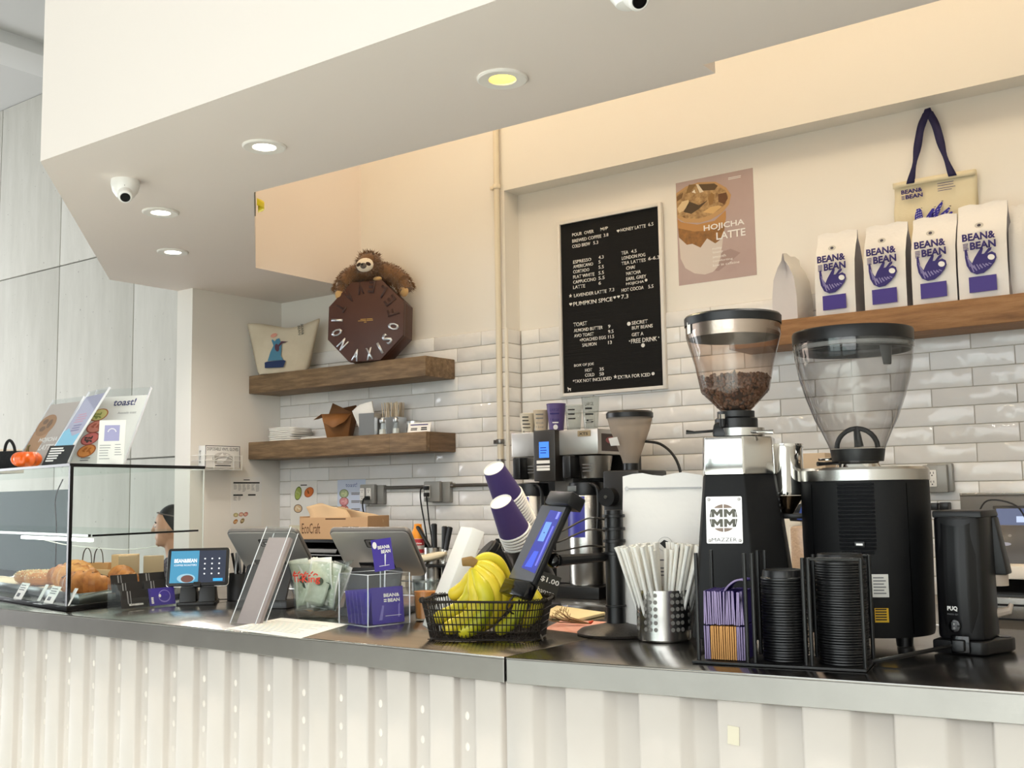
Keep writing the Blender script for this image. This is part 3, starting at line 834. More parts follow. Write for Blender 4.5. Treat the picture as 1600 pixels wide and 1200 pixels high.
# ---------------------------------------------------------------- outlets and conduit on the left wall
GALV = mat('galvanised_box', '#9b9a95', .45, .35, bmp=(60, .05)); OUTW = mat('outlet_white', '#efece6', .35)
def outlet(t, x, z, s=1):
    M = FRONT((x, -.0565, z)); mb = MB().prism(rrect(.034, .068, .004), .006, M); o = mb.build('outlet', OUTW, t, .001)
    sl = MB()
    for dy in (.018, -.018):
        for dx in (-.006, .006): sl.box(dx - .0012, dx + .0012, dy, dy + .009, .0061, .0064, M)
        sl.prism(ell(0, dy - .006, .0028, .0028, 10), .0003, M @ Matrix.Translation((0, 0, .0061)))
    sl.build('slots', INK, o)
def plug(t, x, z, pts, r=.004):
    MB().box(x - .014, x + .014, -.085, -.063, z - .011, z + .011).build('plug', BLACKP, t, .004)
    MB().tube(spline(pts, 8), r, 8).build('cable', CABLE, t)
a, b = aY(575, 757, YL), aY(608, 787, YL)
t = thing('outlet_box', 'grey double outlet box with one plug above the brown box', 'outlet', ((a.x + b.x) / 2, YL - .012, (a.z + b.z) / 2))
MB().box(-.082, .03, -.056, -.028, -.055, .055).build('cover', GALV, t, .006)
MB().box(-.045, .075, -.028, 0, -.058, .05).build('box', GALV, t, .004)
outlet(t, -.058, .0); outlet(t, -.008, .0)
plug(t, -.005, -.022, [(-.018, -.075, -.022), (-.035, -.075, -.03), (-.045, -.07, -.07), (-.035, -.06, -.14), (-.02, -.05, -.20), (-.015, -.05, -.33)])
a2, b2 = aY(674, 753, YL), aY(711, 783, YL)
t = thing('outlet_box', 'grey outlet box with two black plugs, right of the lower shelf end', 'outlet', ((a2.x + b2.x) / 2, YL - .012, (a2.z + b2.z) / 2))
MB().box(-.082, .03, -.056, -.028, -.055, .055).build('cover', GALV, t, .006)
MB().box(-.045, .08, -.028, 0, -.06, .052).build('box', GALV, t, .004)
outlet(t, -.05, .0)
plug(t, -.045, .02, [(-.06, -.075, .02), (-.085, -.075, .012), (-.09, -.07, -.05), (-.075, -.06, -.16), (-.06, -.055, -.26), (-.05, -.05, -.36)])
plug(t, -.045, -.016, [(-.045, -.075, -.025), (-.043, -.07, -.07), (-.04, -.06, -.16), (-.03, -.05, -.26), (-.03, -.05, -.36)])
cz = aY(650, 761, YL - .03)
t = thing('conduit', 'thin steel conduit running between the two outlet boxes and the pipe', 'pipe', (0, YL - .026, cz.z))
MB().tube([((a.x + b.x) / 2 + .07, 0, 0), ((a2.x + b2.x) / 2 - .046, 0, 0)], .0095, 12).tube([((a2.x + b2.x) / 2 + .078, 0, .004), (XC - .08, 0, .004)], .0095, 12).build('tube', STEELD, t)
MB().lathe([(.0, 0), (.014, 0), (.014, .022), (0, .022)], 14, Matrix.Translation(((a2.x + b2.x) / 2 + .081, 0, .004)) @ Matrix.Rotation(PI / 2, 4, 'Y')).build('fitting', STEEL, t)
# ================================================================ right wall: letter board, poster, shelf, bags, tote
YW = YR - .0005
# ---- felt letter board
tl, br_ = aY(876, 346.5, YR - .01), aY(1042, 606.5, YR - .01)
LBX, LBZ = aY(877, 620, YR - .02).x, .5 * (aY(878, 621, YR - .02).z + aY(1042.3, 606.8, YR - .02).z)
LBW, LBH = .617, .922
t = thing('letter_board', 'white framed black letter board with the drinks and toast menu', 'menu board', (LBX, YR - .009, LBZ))
M = FRONT((0, 0, 0)); fw_ = .017
FRW = mat('frame_white', '#e9e4dc', .45)
MB().box(0, fw_, 0, LBH, 0, .022, M).build('frame_side', FRW, t, .001); MB().box(LBW - fw_, LBW, 0, LBH, 0, .022, M).build('frame_side', FRW, t, .001)
MB().box(fw_, LBW - fw_, 0, fw_, 0, .022, M).build('frame_rail', FRW, t, .001); MB().box(fw_, LBW - fw_, LBH - fw_, LBH, 0, .022, M).build('frame_rail', FRW, t, .001)
MB().box(fw_, LBW - fw_, fw_, LBH - fw_, 0, .010, M).build('felt', mat('black_felt', '#070707', .95, bmp=(30, .3, (.1, .1, 12))), t)
Mt = FRONT((0, -.0105, 0))
# picture (u, v) in the two crops -> board position
def bpos(px, py):
    q = aY(px, py, YR - .02); return q.x - LBX, q.z - LBZ
LET = mat('letter_white', '#efece6', .5)
def line(s, px, py, px2, py2, hpx=9.0):
    """text from its lower left pixel to its lower right pixel"""
    x0, y0 = bpos(px, py); x1, y1 = bpos(px2, py2)
    text(t, s, Mt, x0, (y0 + y1) / 2, x1 - x0, hpx * .00262, LET, 'lettering', .002, .006)
k = 200 / 1333
def L1(s, u0, v0, u1, v1, h=6.6): line(s, 860 + u0 * k, 300 + v0 * k, 860 + u1 * k, 300 + v1 * k, h)
def L2(s, u0, v0, u1, v1, h=6.6): line(s, 860 + u0 * k, 450 + v0 * k, 860 + u1 * k, 450 + v1 * k, h)
L1('POUR  OVER', 228, 465, 452, 425); L1('M/P', 522, 408, 600, 392); L1('BREWED COFFEE', 228, 528, 530, 478); L1('3.8', 555, 470, 605, 460)
L1('COLD BREW', 228, 585, 415, 555); L1('5.3', 447, 548, 498, 540); L1('HONEY LATTE', 732, 415, 993, 370); L1('6.5', 1020, 358, 1073, 348)
for s, v, n in (('ESPRESSO', 747, 425), ('AMERICANO', 797, 445), ('CORTADO', 850, 405), ('FLAT WHITE', 905, 458), ('CAPPUCCINO', 958, 475), ('LATTE', 1012, 362)):
    L1(s, 238, v, n, v - (n - 238) * .15)
for s, v, n in (('4.3', 700, 555), ('5', 750, 523), ('5.5', 802, 557), ('5.5', 862, 558), ('5.5', 915, 565), ('6', 970, 528)): L1(s, 502, v, n, v - 8)
L1('LAVENDER LATTE', 247, 1102, 585, 1045); L1('7.3', 612, 1040, 665, 1032); L1('PUMPKIN SPICE', 240, 1195, 645, 1132, 8.2); L1('7.3', 738, 1115, 812, 1105, 8.2)
L1('TEA', 740, 655, 812, 643); L1('4.5', 842, 638, 898, 630); L1('LONDON FOG', 745, 710, 988, 668); L1('TEA LATTES', 742, 765, 992, 722); L1('6-6.3', 1020, 714, 1138, 695)
for s, v, n in (('CHAI', 812, 880), ('MATCHA', 870, 942), ('EARL GREY', 925, 998), ('HOJICHA', 980, 975)): L1(s, 790, v, n, v - (n - 790) * .15)
L1('HOT COCOA', 742, 1045, 972, 1010); L1('5.5', 1020, 1005, 1073, 997)
L2('TOAST', 242, 407, 382, 385, 8.0); L2('ALMOND BUTTER', 245, 465, 545, 425); L2('AVO TOAST', 247, 520, 452, 492); L2('+POACHED EGG', 305, 565, 578, 528); L2('SALMON', 333, 615, 480, 597)
for s, v, n in (('9', 420, 625), ('9.5', 473, 657), ('11.5', 528, 663), ('13', 588, 640)): L2(s, 602, v, n, v - 6)
L2('SECRET', 848, 385, 1013, 362); L2('BUY BEANS', 850, 437, 1065, 408); L2('GET A', 848, 508, 970, 490); L2('FREE DRINK', 842, 580, 1110, 548, 8.4)
L2('BOX OF JOE', 248, 833, 452, 808); L2('HOT', 362, 877, 435, 867); L2('COLD', 362, 928, 458, 917); L2('35', 512, 865, 557, 860); L2('50', 512, 917, 557, 910)
L2('*TAX NOT INCLUDED', 235, 995, 638, 952); L2('EXTRA FOR ICED', 705, 950, 1040, 917)
sy = []
for kind, u, v, base, r in (('h', 707, 405, 300, .0085), ('s', 210, 1082, 300, .010), ('h', 213, 1168, 300, .009), ('h', 670, 1098, 300, .008), ('h', 710, 1090, 300, .008), ('c', 997, 918, 300, .007), ('c', 818, 373, 450, .010), ('c', 965, 597, 450, .010), ('s', 677, 925, 450, .011), ('c', 1070, 892, 450, .008), ('d', 825, 552, 450, .003), ('d', 1128, 513, 450, .003)):
    x, y = bpos(860 + u * k, base + v * k)
    sy.append(heart(x, y, r) if kind == 'h' else star(x, y, r) if kind == 's' else ell(x, y, r, r, 14))
x, y = bpos(890, 608.5)
sy.append([(x + a * .0011, y + b * .0011) for a, b in ((-9, -8), (-6, -8), (-5, 0), (3, -1), (4, -8), (7, -8), (7, 2), (9, 6), (6, 5), (-3, 5), (-6, 8.2), (-8, 10), (-10, 12), (-11, 5), (-8, 2))])
for q in sy: flat(t, 'symbol', Mt, [q], LET, .0022, .002)

# ---- iced latte poster
PX, PZ = aY(1061, 447, YW).x, aY(1122, 438, YW).z
PW, PH = .404, .510
t = thing('latte_poster', 'mauve poster of an iced latte with white lettering', 'poster', (PX, YR - .0012, PZ))
MB().box(0, PW, 0, PH, -.0006, .0, M).build('sheet', mat('poster_mauve', '#bfaaa4', .5, var=(3, '#b59d97')), t)
# the poster picture: a cup seen from slightly above (positions taken as fractions of the sheet)
def PQ(u, v): return ((u - 97) / 672 * PW, (1 - (v - 253 + (u - 97) * .19) / 880) * PH)
def pp_(name, pts, col, z): flat(t, name, M, [[PQ(u, v) for u, v in pts]], mat('poster_' + col.strip('#'), col, .5, var=(38, '#7d5a34') if name in ('cup_foam', 'cup_coffee') else None), z)
pp_('cup_milk', [(110, 720), (500, 700), (470, 880), (440, 960), (400, 1000), (330, 1025), (240, 1020), (160, 980), (120, 900)], '#d9cdc3', .0004)
pp_('cup_shade', [(480, 830), (560, 800), (640, 830), (560, 900), (450, 990), (420, 990)], '#a89089', .0003)
pp_('cup_coffee', [(103, 580), (300, 620), (480, 560), (528, 480), (512, 640), (490, 715), (430, 760), (360, 720), (300, 800), (230, 770), (180, 780), (112, 720)], '#a8743c', .0006)
pp_('cup_band', [(103, 560), (140, 590), (280, 605), (430, 570), (530, 480), (530, 540), (520, 590), (380, 650), (250, 665), (105, 640)], '#bd8a52', .0008)
pp_('cup_rim', [(98, 340), (190, 280), (300, 245), (450, 240), (540, 290), (580, 350), (560, 430), (500, 500), (400, 560), (300, 590), (170, 590), (104, 555)], '#c39a68', .0010)
pp_('cup_foam', [(102, 360), (190, 300), (300, 262), (440, 258), (530, 310), (556, 360), (535, 425), (470, 480), (380, 530), (290, 555), (180, 555), (106, 525)], '#cda976', .0012)
for n, pts, col in (('ice_cube', [(300, 262), (440, 255), (470, 275), (440, 310), (340, 315)], '#5d482c'), ('ice_cube', [(470, 345), (540, 330), (552, 380), (520, 430), (470, 410)], '#6a4527'),
                    ('ice_cube', [(160, 500), (215, 410), (300, 440), (380, 395), (300, 470), (230, 515)], '#4f3d28'), ('ice_cube', [(185, 345), (215, 265), (280, 262), (230, 330)], '#8a6a3e'), ('ice_cube', [(105, 370), (165, 330), (150, 380), (105, 410)], '#7a5a35'),
                    ('ice_glint', [(280, 260), (300, 262), (345, 325), (310, 335)], '#e9dcc4'), ('ice_glint', [(240, 330), (265, 305), (275, 340)], '#efe4d0'), ('foam_patch', [(105, 470), (150, 410), (210, 395), (215, 430), (160, 490), (120, 510)], '#dfc496'),
                    ('foam_patch', [(330, 500), (400, 455), (470, 440), (500, 450), (420, 510)], '#d9b378'), ('foam_fold', [(380, 380), (410, 330), (440, 350), (420, 430), (390, 440)], '#96703f')):
    pp_(n, pts, col, .0014 if 'glint' not in n else .0016)
def ptext(s, u0, v0, u1, v1, h):
    x0, y0 = PQ(u0, v0); x1, y1 = PQ(u1, v1); text(t, s, M @ Matrix.Translation((0, 0, .0018)), x0, y0, x1 - x0, h, WINK, bold=.02 if h > .02 else 0)
ptext('HOJICHA', 335, 675, 685, 610, .036); ptext('LATTE', 442, 732, 690, 690, .036)
for s, u1, v in (('nutty', 487, 822), ('toasty', 495, 853), ('smooth', 518, 887), ('comforting', 575, 925), ('low in caffeine', 630, 958)): ptext(s, 405, v, u1, v, .013)
x0, y0 = PQ(560, 225); lines(M @ Matrix.Translation((0, 0, .0004)), t, x0, x0 + .075, [y0, y0 + .007], .003, WINK, .4)
# little spare nails and marks on the wall near the board
# ---- right shelf
SRF = 4.43
x0 = aY(1130, 535, 4.55).x
ZR = aY(1600, 457, SRF).z
shelf('floating_shelf', 'oiled wooden shelf on the right wall carrying the white coffee bags', -2.06, .9, SRF, YR - .012, ZR - .108, ZR, WOODR)
# ---- coffee bags
BAGW = mat('bag_white', '#f0ece6', .38, bmp=(14, .4)); BAGS = mat('bag_grey_side', '#a09c9f', .4, bmp=(18, .25)); BAGP = mat('bag_pattern_side', '#d3cdcc', .45, bmp=(18, .15))
def sloth_logo(t, M, x, y, s, ink, light):
    """the round hanging-animal emblem printed on the bags, x, y its centre, s its width"""
    P = lambda pts: [(x + (u - 50) / 100 * s, y + (50 - v) / 100 * s) for u, v in pts]
    flat(t, 'emblem', M, [P([(3, 10), (10, 8), (14, 40), (24, 56), (32, 40), (44, 22), (54, 8), (60, 12), (55, 30), (62, 30), (76, 14), (86, 12), (84, 20), (72, 30), (86, 26), (97, 34), (99, 48), (92, 62), (78, 78), (58, 92), (36, 94), (18, 84), (7, 62), (3, 36)])], ink, .0006)
    strokes = []
    for k in range(7):
        a = 18 + k * 9; strokes.append(P([(a, 62 + k % 2 * 4), (a + 3, 61), (a + 12, 84 - k * 3), (a + 9, 86 - k * 3)]))
    for k in range(4): strokes.append(P([(8 + k * 3, 30 + k * 7), (10 + k * 3, 29 + k * 7), (18 + k * 5, 66 + k * 3), (16 + k * 5, 67 + k * 3)]))
    flat(t, 'emblem_hatching', M, strokes, light, .0009)
    flat(t, 'emblem_face', M, [P(ell(83, 44, 11, 9, 14, 20))], WINK, .0011)
def bag_mesh(w, d, h, side=False):
    """gusseted pouch: block bottom, pinched flat top"""
    hw, hd = w / 2, d / 2
    secs = [(0, 1.0, .96), (.02, 1, 1), (.35, 1.0, .98), (.62, 1.0, .82), (.80, 1.0, .45), (.90, 1.0, .12), (1.0, 1.0, .03)]
    front = MB(); sidem = MB()
    def pt(ix, sy_, s):
        f, a, b = s
        x = hw * ix * a; y = sy_ * hd * b
        bulge = (1 - ix * ix) * .012 * math.sin(PI * min(1, f / .85)) if abs(ix) < 1 else 0
        return V((x, y + sy_ * bulge, h * f + .004 * math.sin(6 * ix + f * 5) * f))
    n = 8
    for sy_ in (-1, 1):
        vs = [pt(-1 + 2 * i / n, sy_, s) for s in secs for i in range(n + 1)]
        front.add(vs, [(j * (n + 1) + i, j * (n + 1) + i + 1, (j + 1) * (n + 1) + i + 1, (j + 1) * (n + 1) + i) for j in range(len(secs) - 1) for i in range(n)])
    for ix in (-1, 1):
        vs = []
        for s in secs:
            a = pt(ix, -1, s); b = pt(ix, 1, s); m_ = (a + b) / 2; m_.x -= ix * .03 * min(1, s[0] * 1.3) * (1 if s[0] < .9 else .6)
            vs += [a, m_, b]
        sidem.add(vs, [(j * 3 + i, j * 3 + i + 1, j * 3 + 3 + i + 1, j * 3 + 3 + i) for j in range(len(secs) - 1) for i in range(2)])
    bot = [pt(-1, -1, secs[0]), pt(1, -1, secs[0]), pt(1, 1, secs[0]), pt(-1, 1, secs[0])]
    front.add(bot, [(3, 2, 1, 0)])
    return front, sidem
def coffee_bag(label, x, y, rz, w=.176, d=.112, h=.372, logo=True, group='white coffee bags on the right shelf'):
    t = thing('coffee_bag', label, 'coffee bag', (x, y, ZR), rz, group)
    f, s = bag_mesh(w, d, h)
    f.build('pouch', BAGW, t, ang=50); s.build('gusset', BAGS, t, ang=50)
    if logo:
        Mb = frame((0, -d / 2 - .0135, 0), (1, 0, 0), (0, 0, 1))
        flat(t, 'purple_label', Mb, [[(-.05, .026), (.053, .026), (.053, .088), (-.05, .088)]], PURPLE, .0006)
        Mb2 = Mb @ Matrix.Translation((0, 0, .001)) 
        text(t, 'BEAN&', Mb2, -.066, .232, .124, .030, PURPLED, thick=.001, bold=.035); text(t, 'BEAN', Mb2, -.038, .196, .096, .030, PURPLED, thick=.001, bold=.035)
        lines(Mb2, t, -.064, -.044, [.196, .202, .208, .214, .220], .003, PURPLED, .1)
        sloth_logo(t, Mb2, -.002, .150, .122, PURPLED, mat('emblem_light', '#8f88b8', .6))
        Mb3 = frame((-.002, -d / 2 - .0045, .292), (1, 0, 0), (0, .12, 1))
        flat(t, 'stamp', Mb3, [ell(0, 0, .017, .011, 16)], mat('stamp_ring', '#cfcabf', .6), .0006); flat(t, 'stamp_mark', Mb3, [ell(0, 0, .0075, .006, 8)], mat('stamp_dark', '#4a4650', .6), .001)
    return t
YB = 4.535
coffee_bag('white coffee bag with purple label, second bag from the left on the right shelf', aY(1309, 485, YB - .04).x, YB, -3)
coffee_bag('white coffee bag with purple label, middle one of the five-bag row', aY(1387, 473, YB - .04).x, YB, -3)
coffee_bag('white coffee bag with purple label, under the tote bag left edge', aY(1464, 467, YB - .04).x, YB - .003, -3)
coffee_bag('white coffee bag with purple label, largest and rightmost full one', aY(1540, 457, YB - .05).x, YB - .012, -2, .186, .112, .392)
coffee_bag('white coffee bag mostly hidden behind the rightmost full bag', aY(1592, 452, YB).x + .005, YB + .03, 0, .06, .09, .372, False)
coffee_bag('white coffee bag cut off by the right picture edge', aY(1592, 452, YB).x + .17, YB, 0, .20, .10, .372)
t = coffee_bag('silvery white coffee bag turned sideways at the left end of the shelf', aY(1234, 495, YB - .03).x, YB + .01, 88, .17, .115, .30, False)
for ch in t.children:
    if ch.name.startswith('gusset'): ch.data.materials[0] = BAGP
Mb = frame((-.0865, 0, 0), (0, -1, 0), (0, 0, 1))
rs = []
for u0, u1, v0, v1 in ((-.045, -.012, .19, .21), (-.005, .04, .165, .21), (-.045, -.012, .14, .18), (-.005, .04, .11, .155), (-.04, .04, .05, .095)): rs.append([(u0, v0), (u1, v0), (u1, v1), (u0, v1)])

# ---- tote bag hanging on the wall
tx, tz = aY(1396, 285, YR - .02), aY(1525, 268, YR - .02)
W_ = tz.x - tx.x; zt = (tx.z + tz.z) / 2
t = thing('tote_bag', 'cream canvas tote with dark blue straps hanging above the coffee bags', 'tote bag', (tx.x, YR - .018, zt - .30))
TOTE = mat('tote_canvas', '#eadfc0', .85, bmp=(200, .1), var=(5, '#e2d4b0'))
def tot(u, v): return (W_ * u + .004 * math.sin(9 * v), -.010 * math.sin(PI * u) - .004 * math.sin(5 * u + 4 * v), .30 * v - .012 * u * v * 0)
MB().grid(tot, 16, 12).build('front_panel', TOTE, t, solid=.003)
MB().grid(lambda u, v: (W_ * u, .008, .30 * v), 4, 4).build('back_panel', TOTE, t, solid=.002)
MB().grid(lambda u, v: (W_ * u, -.0125 - .010 * math.sin(PI * u), .275 + .025 * v), 16, 2).build('hem', TOTE, t, solid=.002)
hk = aY(1450, 170, YR - .02)
hx, hz = hk.x - tx.x, hk.z - (zt - .30)
STRAP = mat('navy_strap', '#191545', .7, bmp=(150, .1))
sa, sb = aY(1424, 279, YR - .02).x - tx.x, aY(1490, 268, YR - .02).x - tx.x
for nm, xx, sg in (('strap', sa, -1), ('strap', sb, 1)):
    pts = spline([(xx, -.022, .285), (lerp(xx, hx, .35), -.024, lerp(.285, hz, .35)), (lerp(xx, hx, .7) + sg * .006, -.018, lerp(.285, hz, .72)), (hx + sg * .006, -.010, hz - .02), (hx, -.008, hz)], 6)
    n = len(pts)
    vs = []; fs = []
    for i, p_ in enumerate(pts):
        wd = .017 * (1 - .45 * math.exp(-((i / n - .18) / .1) ** 2)) * (1 if i < n * .75 else .7)
        vs += [p_ + V((-wd, -.003 * math.sin(i), 0)), p_ + V((wd, .003 * math.sin(i), 0))]
    for i in range(n - 1): fs.append((2 * i, 2 * i + 1, 2 * i + 3, 2 * i + 2))
    MB().add(vs, fs).build(nm, STRAP, t, solid=.0025)
MB().lathe([(0, 0), (.005, 0), (.005, .02), (0, .02)], 10, frame((hx, .018, hz - .006), (1, 0, 0), (0, 0, 1))).build('hook', STEELD, t)
Mt = FRONT((0, -.0215, 0))
text(t, 'BEAN&', Mt, .036, .243, .088, .018, PURPLED, thick=.001, bold=.035); text(t, 'BEAN', Mt, .053, .220, .071, .018, PURPLED, thick=.001, bold=.035); lines(Mt, t, .036, .050, [.220, .226, .232], .003, PURPLED, .1)
lines(Mt, t, .185, .27, [.262, .252, .240, .231], .0022, PURPLED, .35)
P = lambda pts: [(.084 + u * .00057, .2315 - v * .00065) for u, v in pts]
flat(t, 'printed_claws', Mt, [P(q) for q in ([(0, 210), (5, 140), (20, 95), (45, 92), (58, 110), (68, 205)], [(68, 205), (90, 150), (130, 108), (150, 106), (140, 140), (110, 205)], [(112, 205), (130, 140), (180, 88), (205, 70), (208, 85), (180, 140), (150, 205)], [(160, 200), (190, 150), (250, 115), (258, 125), (240, 150), (200, 200)], [(200, 200), (225, 170), (262, 145), (275, 150), (250, 200)])], mat('print_ultramarine', '#2f2a9a', .7), .0008)
flat(t, 'printed_talons', Mt, [P(q) for q in ([(50, 88), (58, 96), (62, 92)], [(140, 100), (158, 95), (156, 101)], [(195, 66), (212, 66), (210, 72)], [(248, 108), (266, 106), (262, 114)])], INK, .0008)
hl = []
for x_, y_, dx in ((15, 110, 3), (30, 105, 4), (45, 120, 4), (95, 160, 10), (140, 130, 10), (165, 120, 12), (185, 100, 10), (215, 150, 12), (240, 135, 10)):
    for j in range(5): hl.append(P([(x_ + dx * .1 * j, y_ + j * 16), (x_ + 9, y_ + j * 16 - 5), (x_ + 9, y_ + j * 16 - 2), (x_, y_ + j * 16 + 3)]))
flat(t, 'printed_hatching', Mt, hl, WINK, .0012)

# ---- outlet on the right wall
a, b = aY(1452, 727, YR - .02), aY(1490, 768, YR - .02)
t = thing('outlet_box', 'grey outlet box on the right wall behind the large grinder', 'outlet', ((a.x + b.x) / 2, YR - .012, (a.z + b.z) / 2))
MB().box(-.062, .035, -.056, -.028, -.058, .055).build('cover', GALV, t, .005)
MB().box(-.05, .05, -.028, 0, -.055, .06).build('box', GALV, t, .004)
outlet(t, -.022, 0)
# ================================================================ left end of the counter
# ---- glass pastry case
A = V((-2.968, 1.815, ZC)); fd = V((-.985, .17, 0)).normalized(); sd = V((-.13, .99, 0)).normalized()
CH = .434
t = thing('pastry_case', 'glass pastry display case with black edges at the left end of the counter', 'display case', A)
BK = mat('case_black', '#08080a', .3)
CG = glass('case_glass', '#f9fcfb', .12, .01)
FL, SL = 2.1, .545
def pl(a, b, z): p = fd * a + sd * b; return V((p.x, p.y, z))
def slab(mb, a0, a1, b0, b1, z0, z1):
    q = [(a1, b0), (a0, b0), (a0, b1), (a1, b1)]
    return mb.hexa([pl(a, b, z0) for a, b in q], [pl(a, b, z1) for a, b in q])
slab(MB(), 0, FL, 0, SL, .001, .016).build('base', BK, t, .002)
slab(MB(), .004, FL, .002, .008, .016, CH - .008).build('front_glass', CG, t)
slab(MB(), .002, .008, .008, SL - .004, .016, CH - .008).build('side_glass', CG, t)
slab(MB(), 0, FL, 0, SL, CH - .008, CH - .002).build('top_glass', CG, t)
slab(MB(), 0, .012, 0, .012, .016, CH).build('corner_post', BK, t)
slab(MB(), 0, FL, -.002, .008, CH - .008, CH).build('top_rail', BK, t)
slab(MB(), -.002, .01, 0, SL, CH - .010, CH).build('top_rail', BK, t)
slab(MB(), 0, .004, SL - .004, SL, .016, CH).build('rear_edge', mat('rear_edge_white', '#e8e8e2', .4), t)
zs_ = zat(A, 838) - ZC
slab(MB(), .01, FL, .10, SL - .02, zs_ - .004, zs_).build('glass_shelf', CG, t)
slab(MB(), .008, .012, .09, SL - .02, zs_ - .005, zs_ + .001).build('shelf_edge', BK, t)
slab(MB(), .03, FL, .085, .095, zs_ - .006, zs_ + .002).build('shelf_rail', STEELD, t)
slab(MB(), .05, .62, .10, .115, zs_ - .022, zs_ - .012).build('light_bar', emis('case_led', '#fffdf6', 5), t)
zd = zat(A + pl(.9, SL, 0), 764) - ZC
slab(MB(), 1.12, FL, SL - .01, SL - .004, .016, .372).build('reflection_panel', mat('reflection_grey', '#7d878a', .8, 0, .1), t)  # added grey panel, stands in for the reflection in the front glass
MB().tube(spline([pl(1.16, SL - .03, CH - .02), pl(1.19, SL - .05, CH - .1), pl(1.15, SL - .06, CH - .22), pl(1.17, SL - .05, .03)], 6), .0025, 6).build('lamp_cable', CABLE, t)
MB().tube(spline([pl(.5, .12, zs_ - .02), pl(.4, .2, zs_ - .045), pl(.2, .32, zs_ - .06), pl(.1, .4, zs_ - .05)], 6), .002, 6).build('lamp_lead', mat('white_lead', '#e9e9e4', .5), t)
# trays, parchment and pastries
TRAY = mat('alu_tray', '#9a9c9b', .38, 1); PARCH = mat('parchment', '#ead9be', .85)
def tray(label, a0, a1, b0, b1):
    c = A + pl((a0 + a1) / 2, (b0 + b1) / 2, .017)
    tr = thing('baking_tray', label, 'tray', c)
    P = lambda a, b, z: pl(a - (a0 + a1) / 2, b - (b0 + b1) / 2, z)
    q = [(a1, b0), (a0, b0), (a0, b1), (a1, b1)]; e = .008
    qi = [(a1 - e, b0 + e), (a0 + e, b0 + e), (a0 + e, b1 - e), (a1 - e, b1 - e)]
    mb = MB(); mb.add([P(*p, .0) for p in qi] + [P(*p, .030) for p in q], [(0, 1, 2, 3), (0, 4, 5, 1), (1, 5, 6, 2), (2, 6, 7, 3), (3, 7, 4, 0)])
    mb.build('pan', TRAY, tr, solid=.0012)
    MB().grid(lambda u, v: P(lerp(a0 - .005, a1 + .005, u), lerp(b0 + .012, b1 - .012, v), .004 + .02 * abs(2 * u - 1) ** 3 + .01 * math.sin(7 * v) ** 2), 14, 8).build('parchment', PARCH, tr, solid=.0004)
    return tr
tray('aluminium tray with chocolate croissants at the case corner', .02, .30, .05, .44)
tray('aluminium tray with bagels and croissants behind the price tags', .33, .98, .07, .46)
CRU = mat('baked_crust', '#c47f3c', .55, bmp=(40, .4), var=(22, '#8a4c1e')); CHO = mat('chocolate', '#3a1f12', .5); CRL = mat('baked_light', '#d9a05a', .55, bmp=(40, .3), var=(20, '#b06a2c'))
SES = mat('sesame', '#ecdcae', .7)
def croissant(label, a, b, z, rz, s=1, choc=False, m=None):
    o = A + pl(a, b, z); c = thing('croissant', label, 'pastry', o, rz)
    pts = [V((s * .075 * math.sin(th), -s * .03 * math.cos(th * 1.0) + .02, .026 * s)) for th in [(-1.25 + 2.5 * k / 20) for k in range(21)]]
    rs = [s * (.012 + .024 * math.cos((-1.25 + 2.5 * k / 20) * 1.2) ** 1.0 * (1 + .20 * (k % 3 == 0) - .12 * (k % 3 == 1))) for k in range(21)]
    MB().tube(pts, rs, 14).build('dough', m or CRU, c)
    if choc:
        for k in range(5):
            i = 4 + 3 * k; p_ = pts[i]; MB().tube([p_ + V((-.012, -.02, rs[i] * .72)), p_ + V((-.002, 0, rs[i] * 1.0)), p_ + V((.012, .02, rs[i] * .7))], .0025, 5).build('chocolate_drizzle', CHO, c)
    return c
croissant('chocolate drizzled croissant at the case corner', .17, .15, .034, 25, 1.1, True)
croissant('chocolate croissant half hidden behind the card holder', .07, .27, .034, 60, .9, True)
croissant('golden croissant on the far side of the corner tray', .21, .33, .036, -20, 1.1)
croissant('pale golden croissant left of the corner post', .40, .22, .036, 10, 1.15, m=CRL)
croissant('dark golden croissant in the middle of the long tray', .50, .26, .036, 35, 1.15)
croissant('golden croissant beside the sesame bagel', .58, .33, .036, -5, 1.2, m=CRL)
for a, b, lab in ((.62, .20, 'sesame bagel nearest the croissants'), (.74, .21, 'sesame bagel at the picture edge in the case')):
    c = thing('sesame_bagel', lab, 'pastry', A + pl(a, b, .036), 10)
    MB().lathe([(.030 + .026 * math.cos(2 * PI * k / 12) + .012, .02 + .022 * math.sin(2 * PI * k / 12)) for k in range(12)], 28, closed=True).build('dough', CRL, c)
    sm = MB()
    for _ in range(160):
        th = random.uniform(0, 2 * PI); ph = random.uniform(.2, 2.6); R_ = .042 + .0265 * math.cos(ph)
        sm.ball((R_ * math.cos(th), R_ * math.sin(th), .02 + .0225 * math.sin(ph)), (.0028, .0018, .0015), 6, 4)
    stuff(sm.build('sesame_seeds', SES, c))
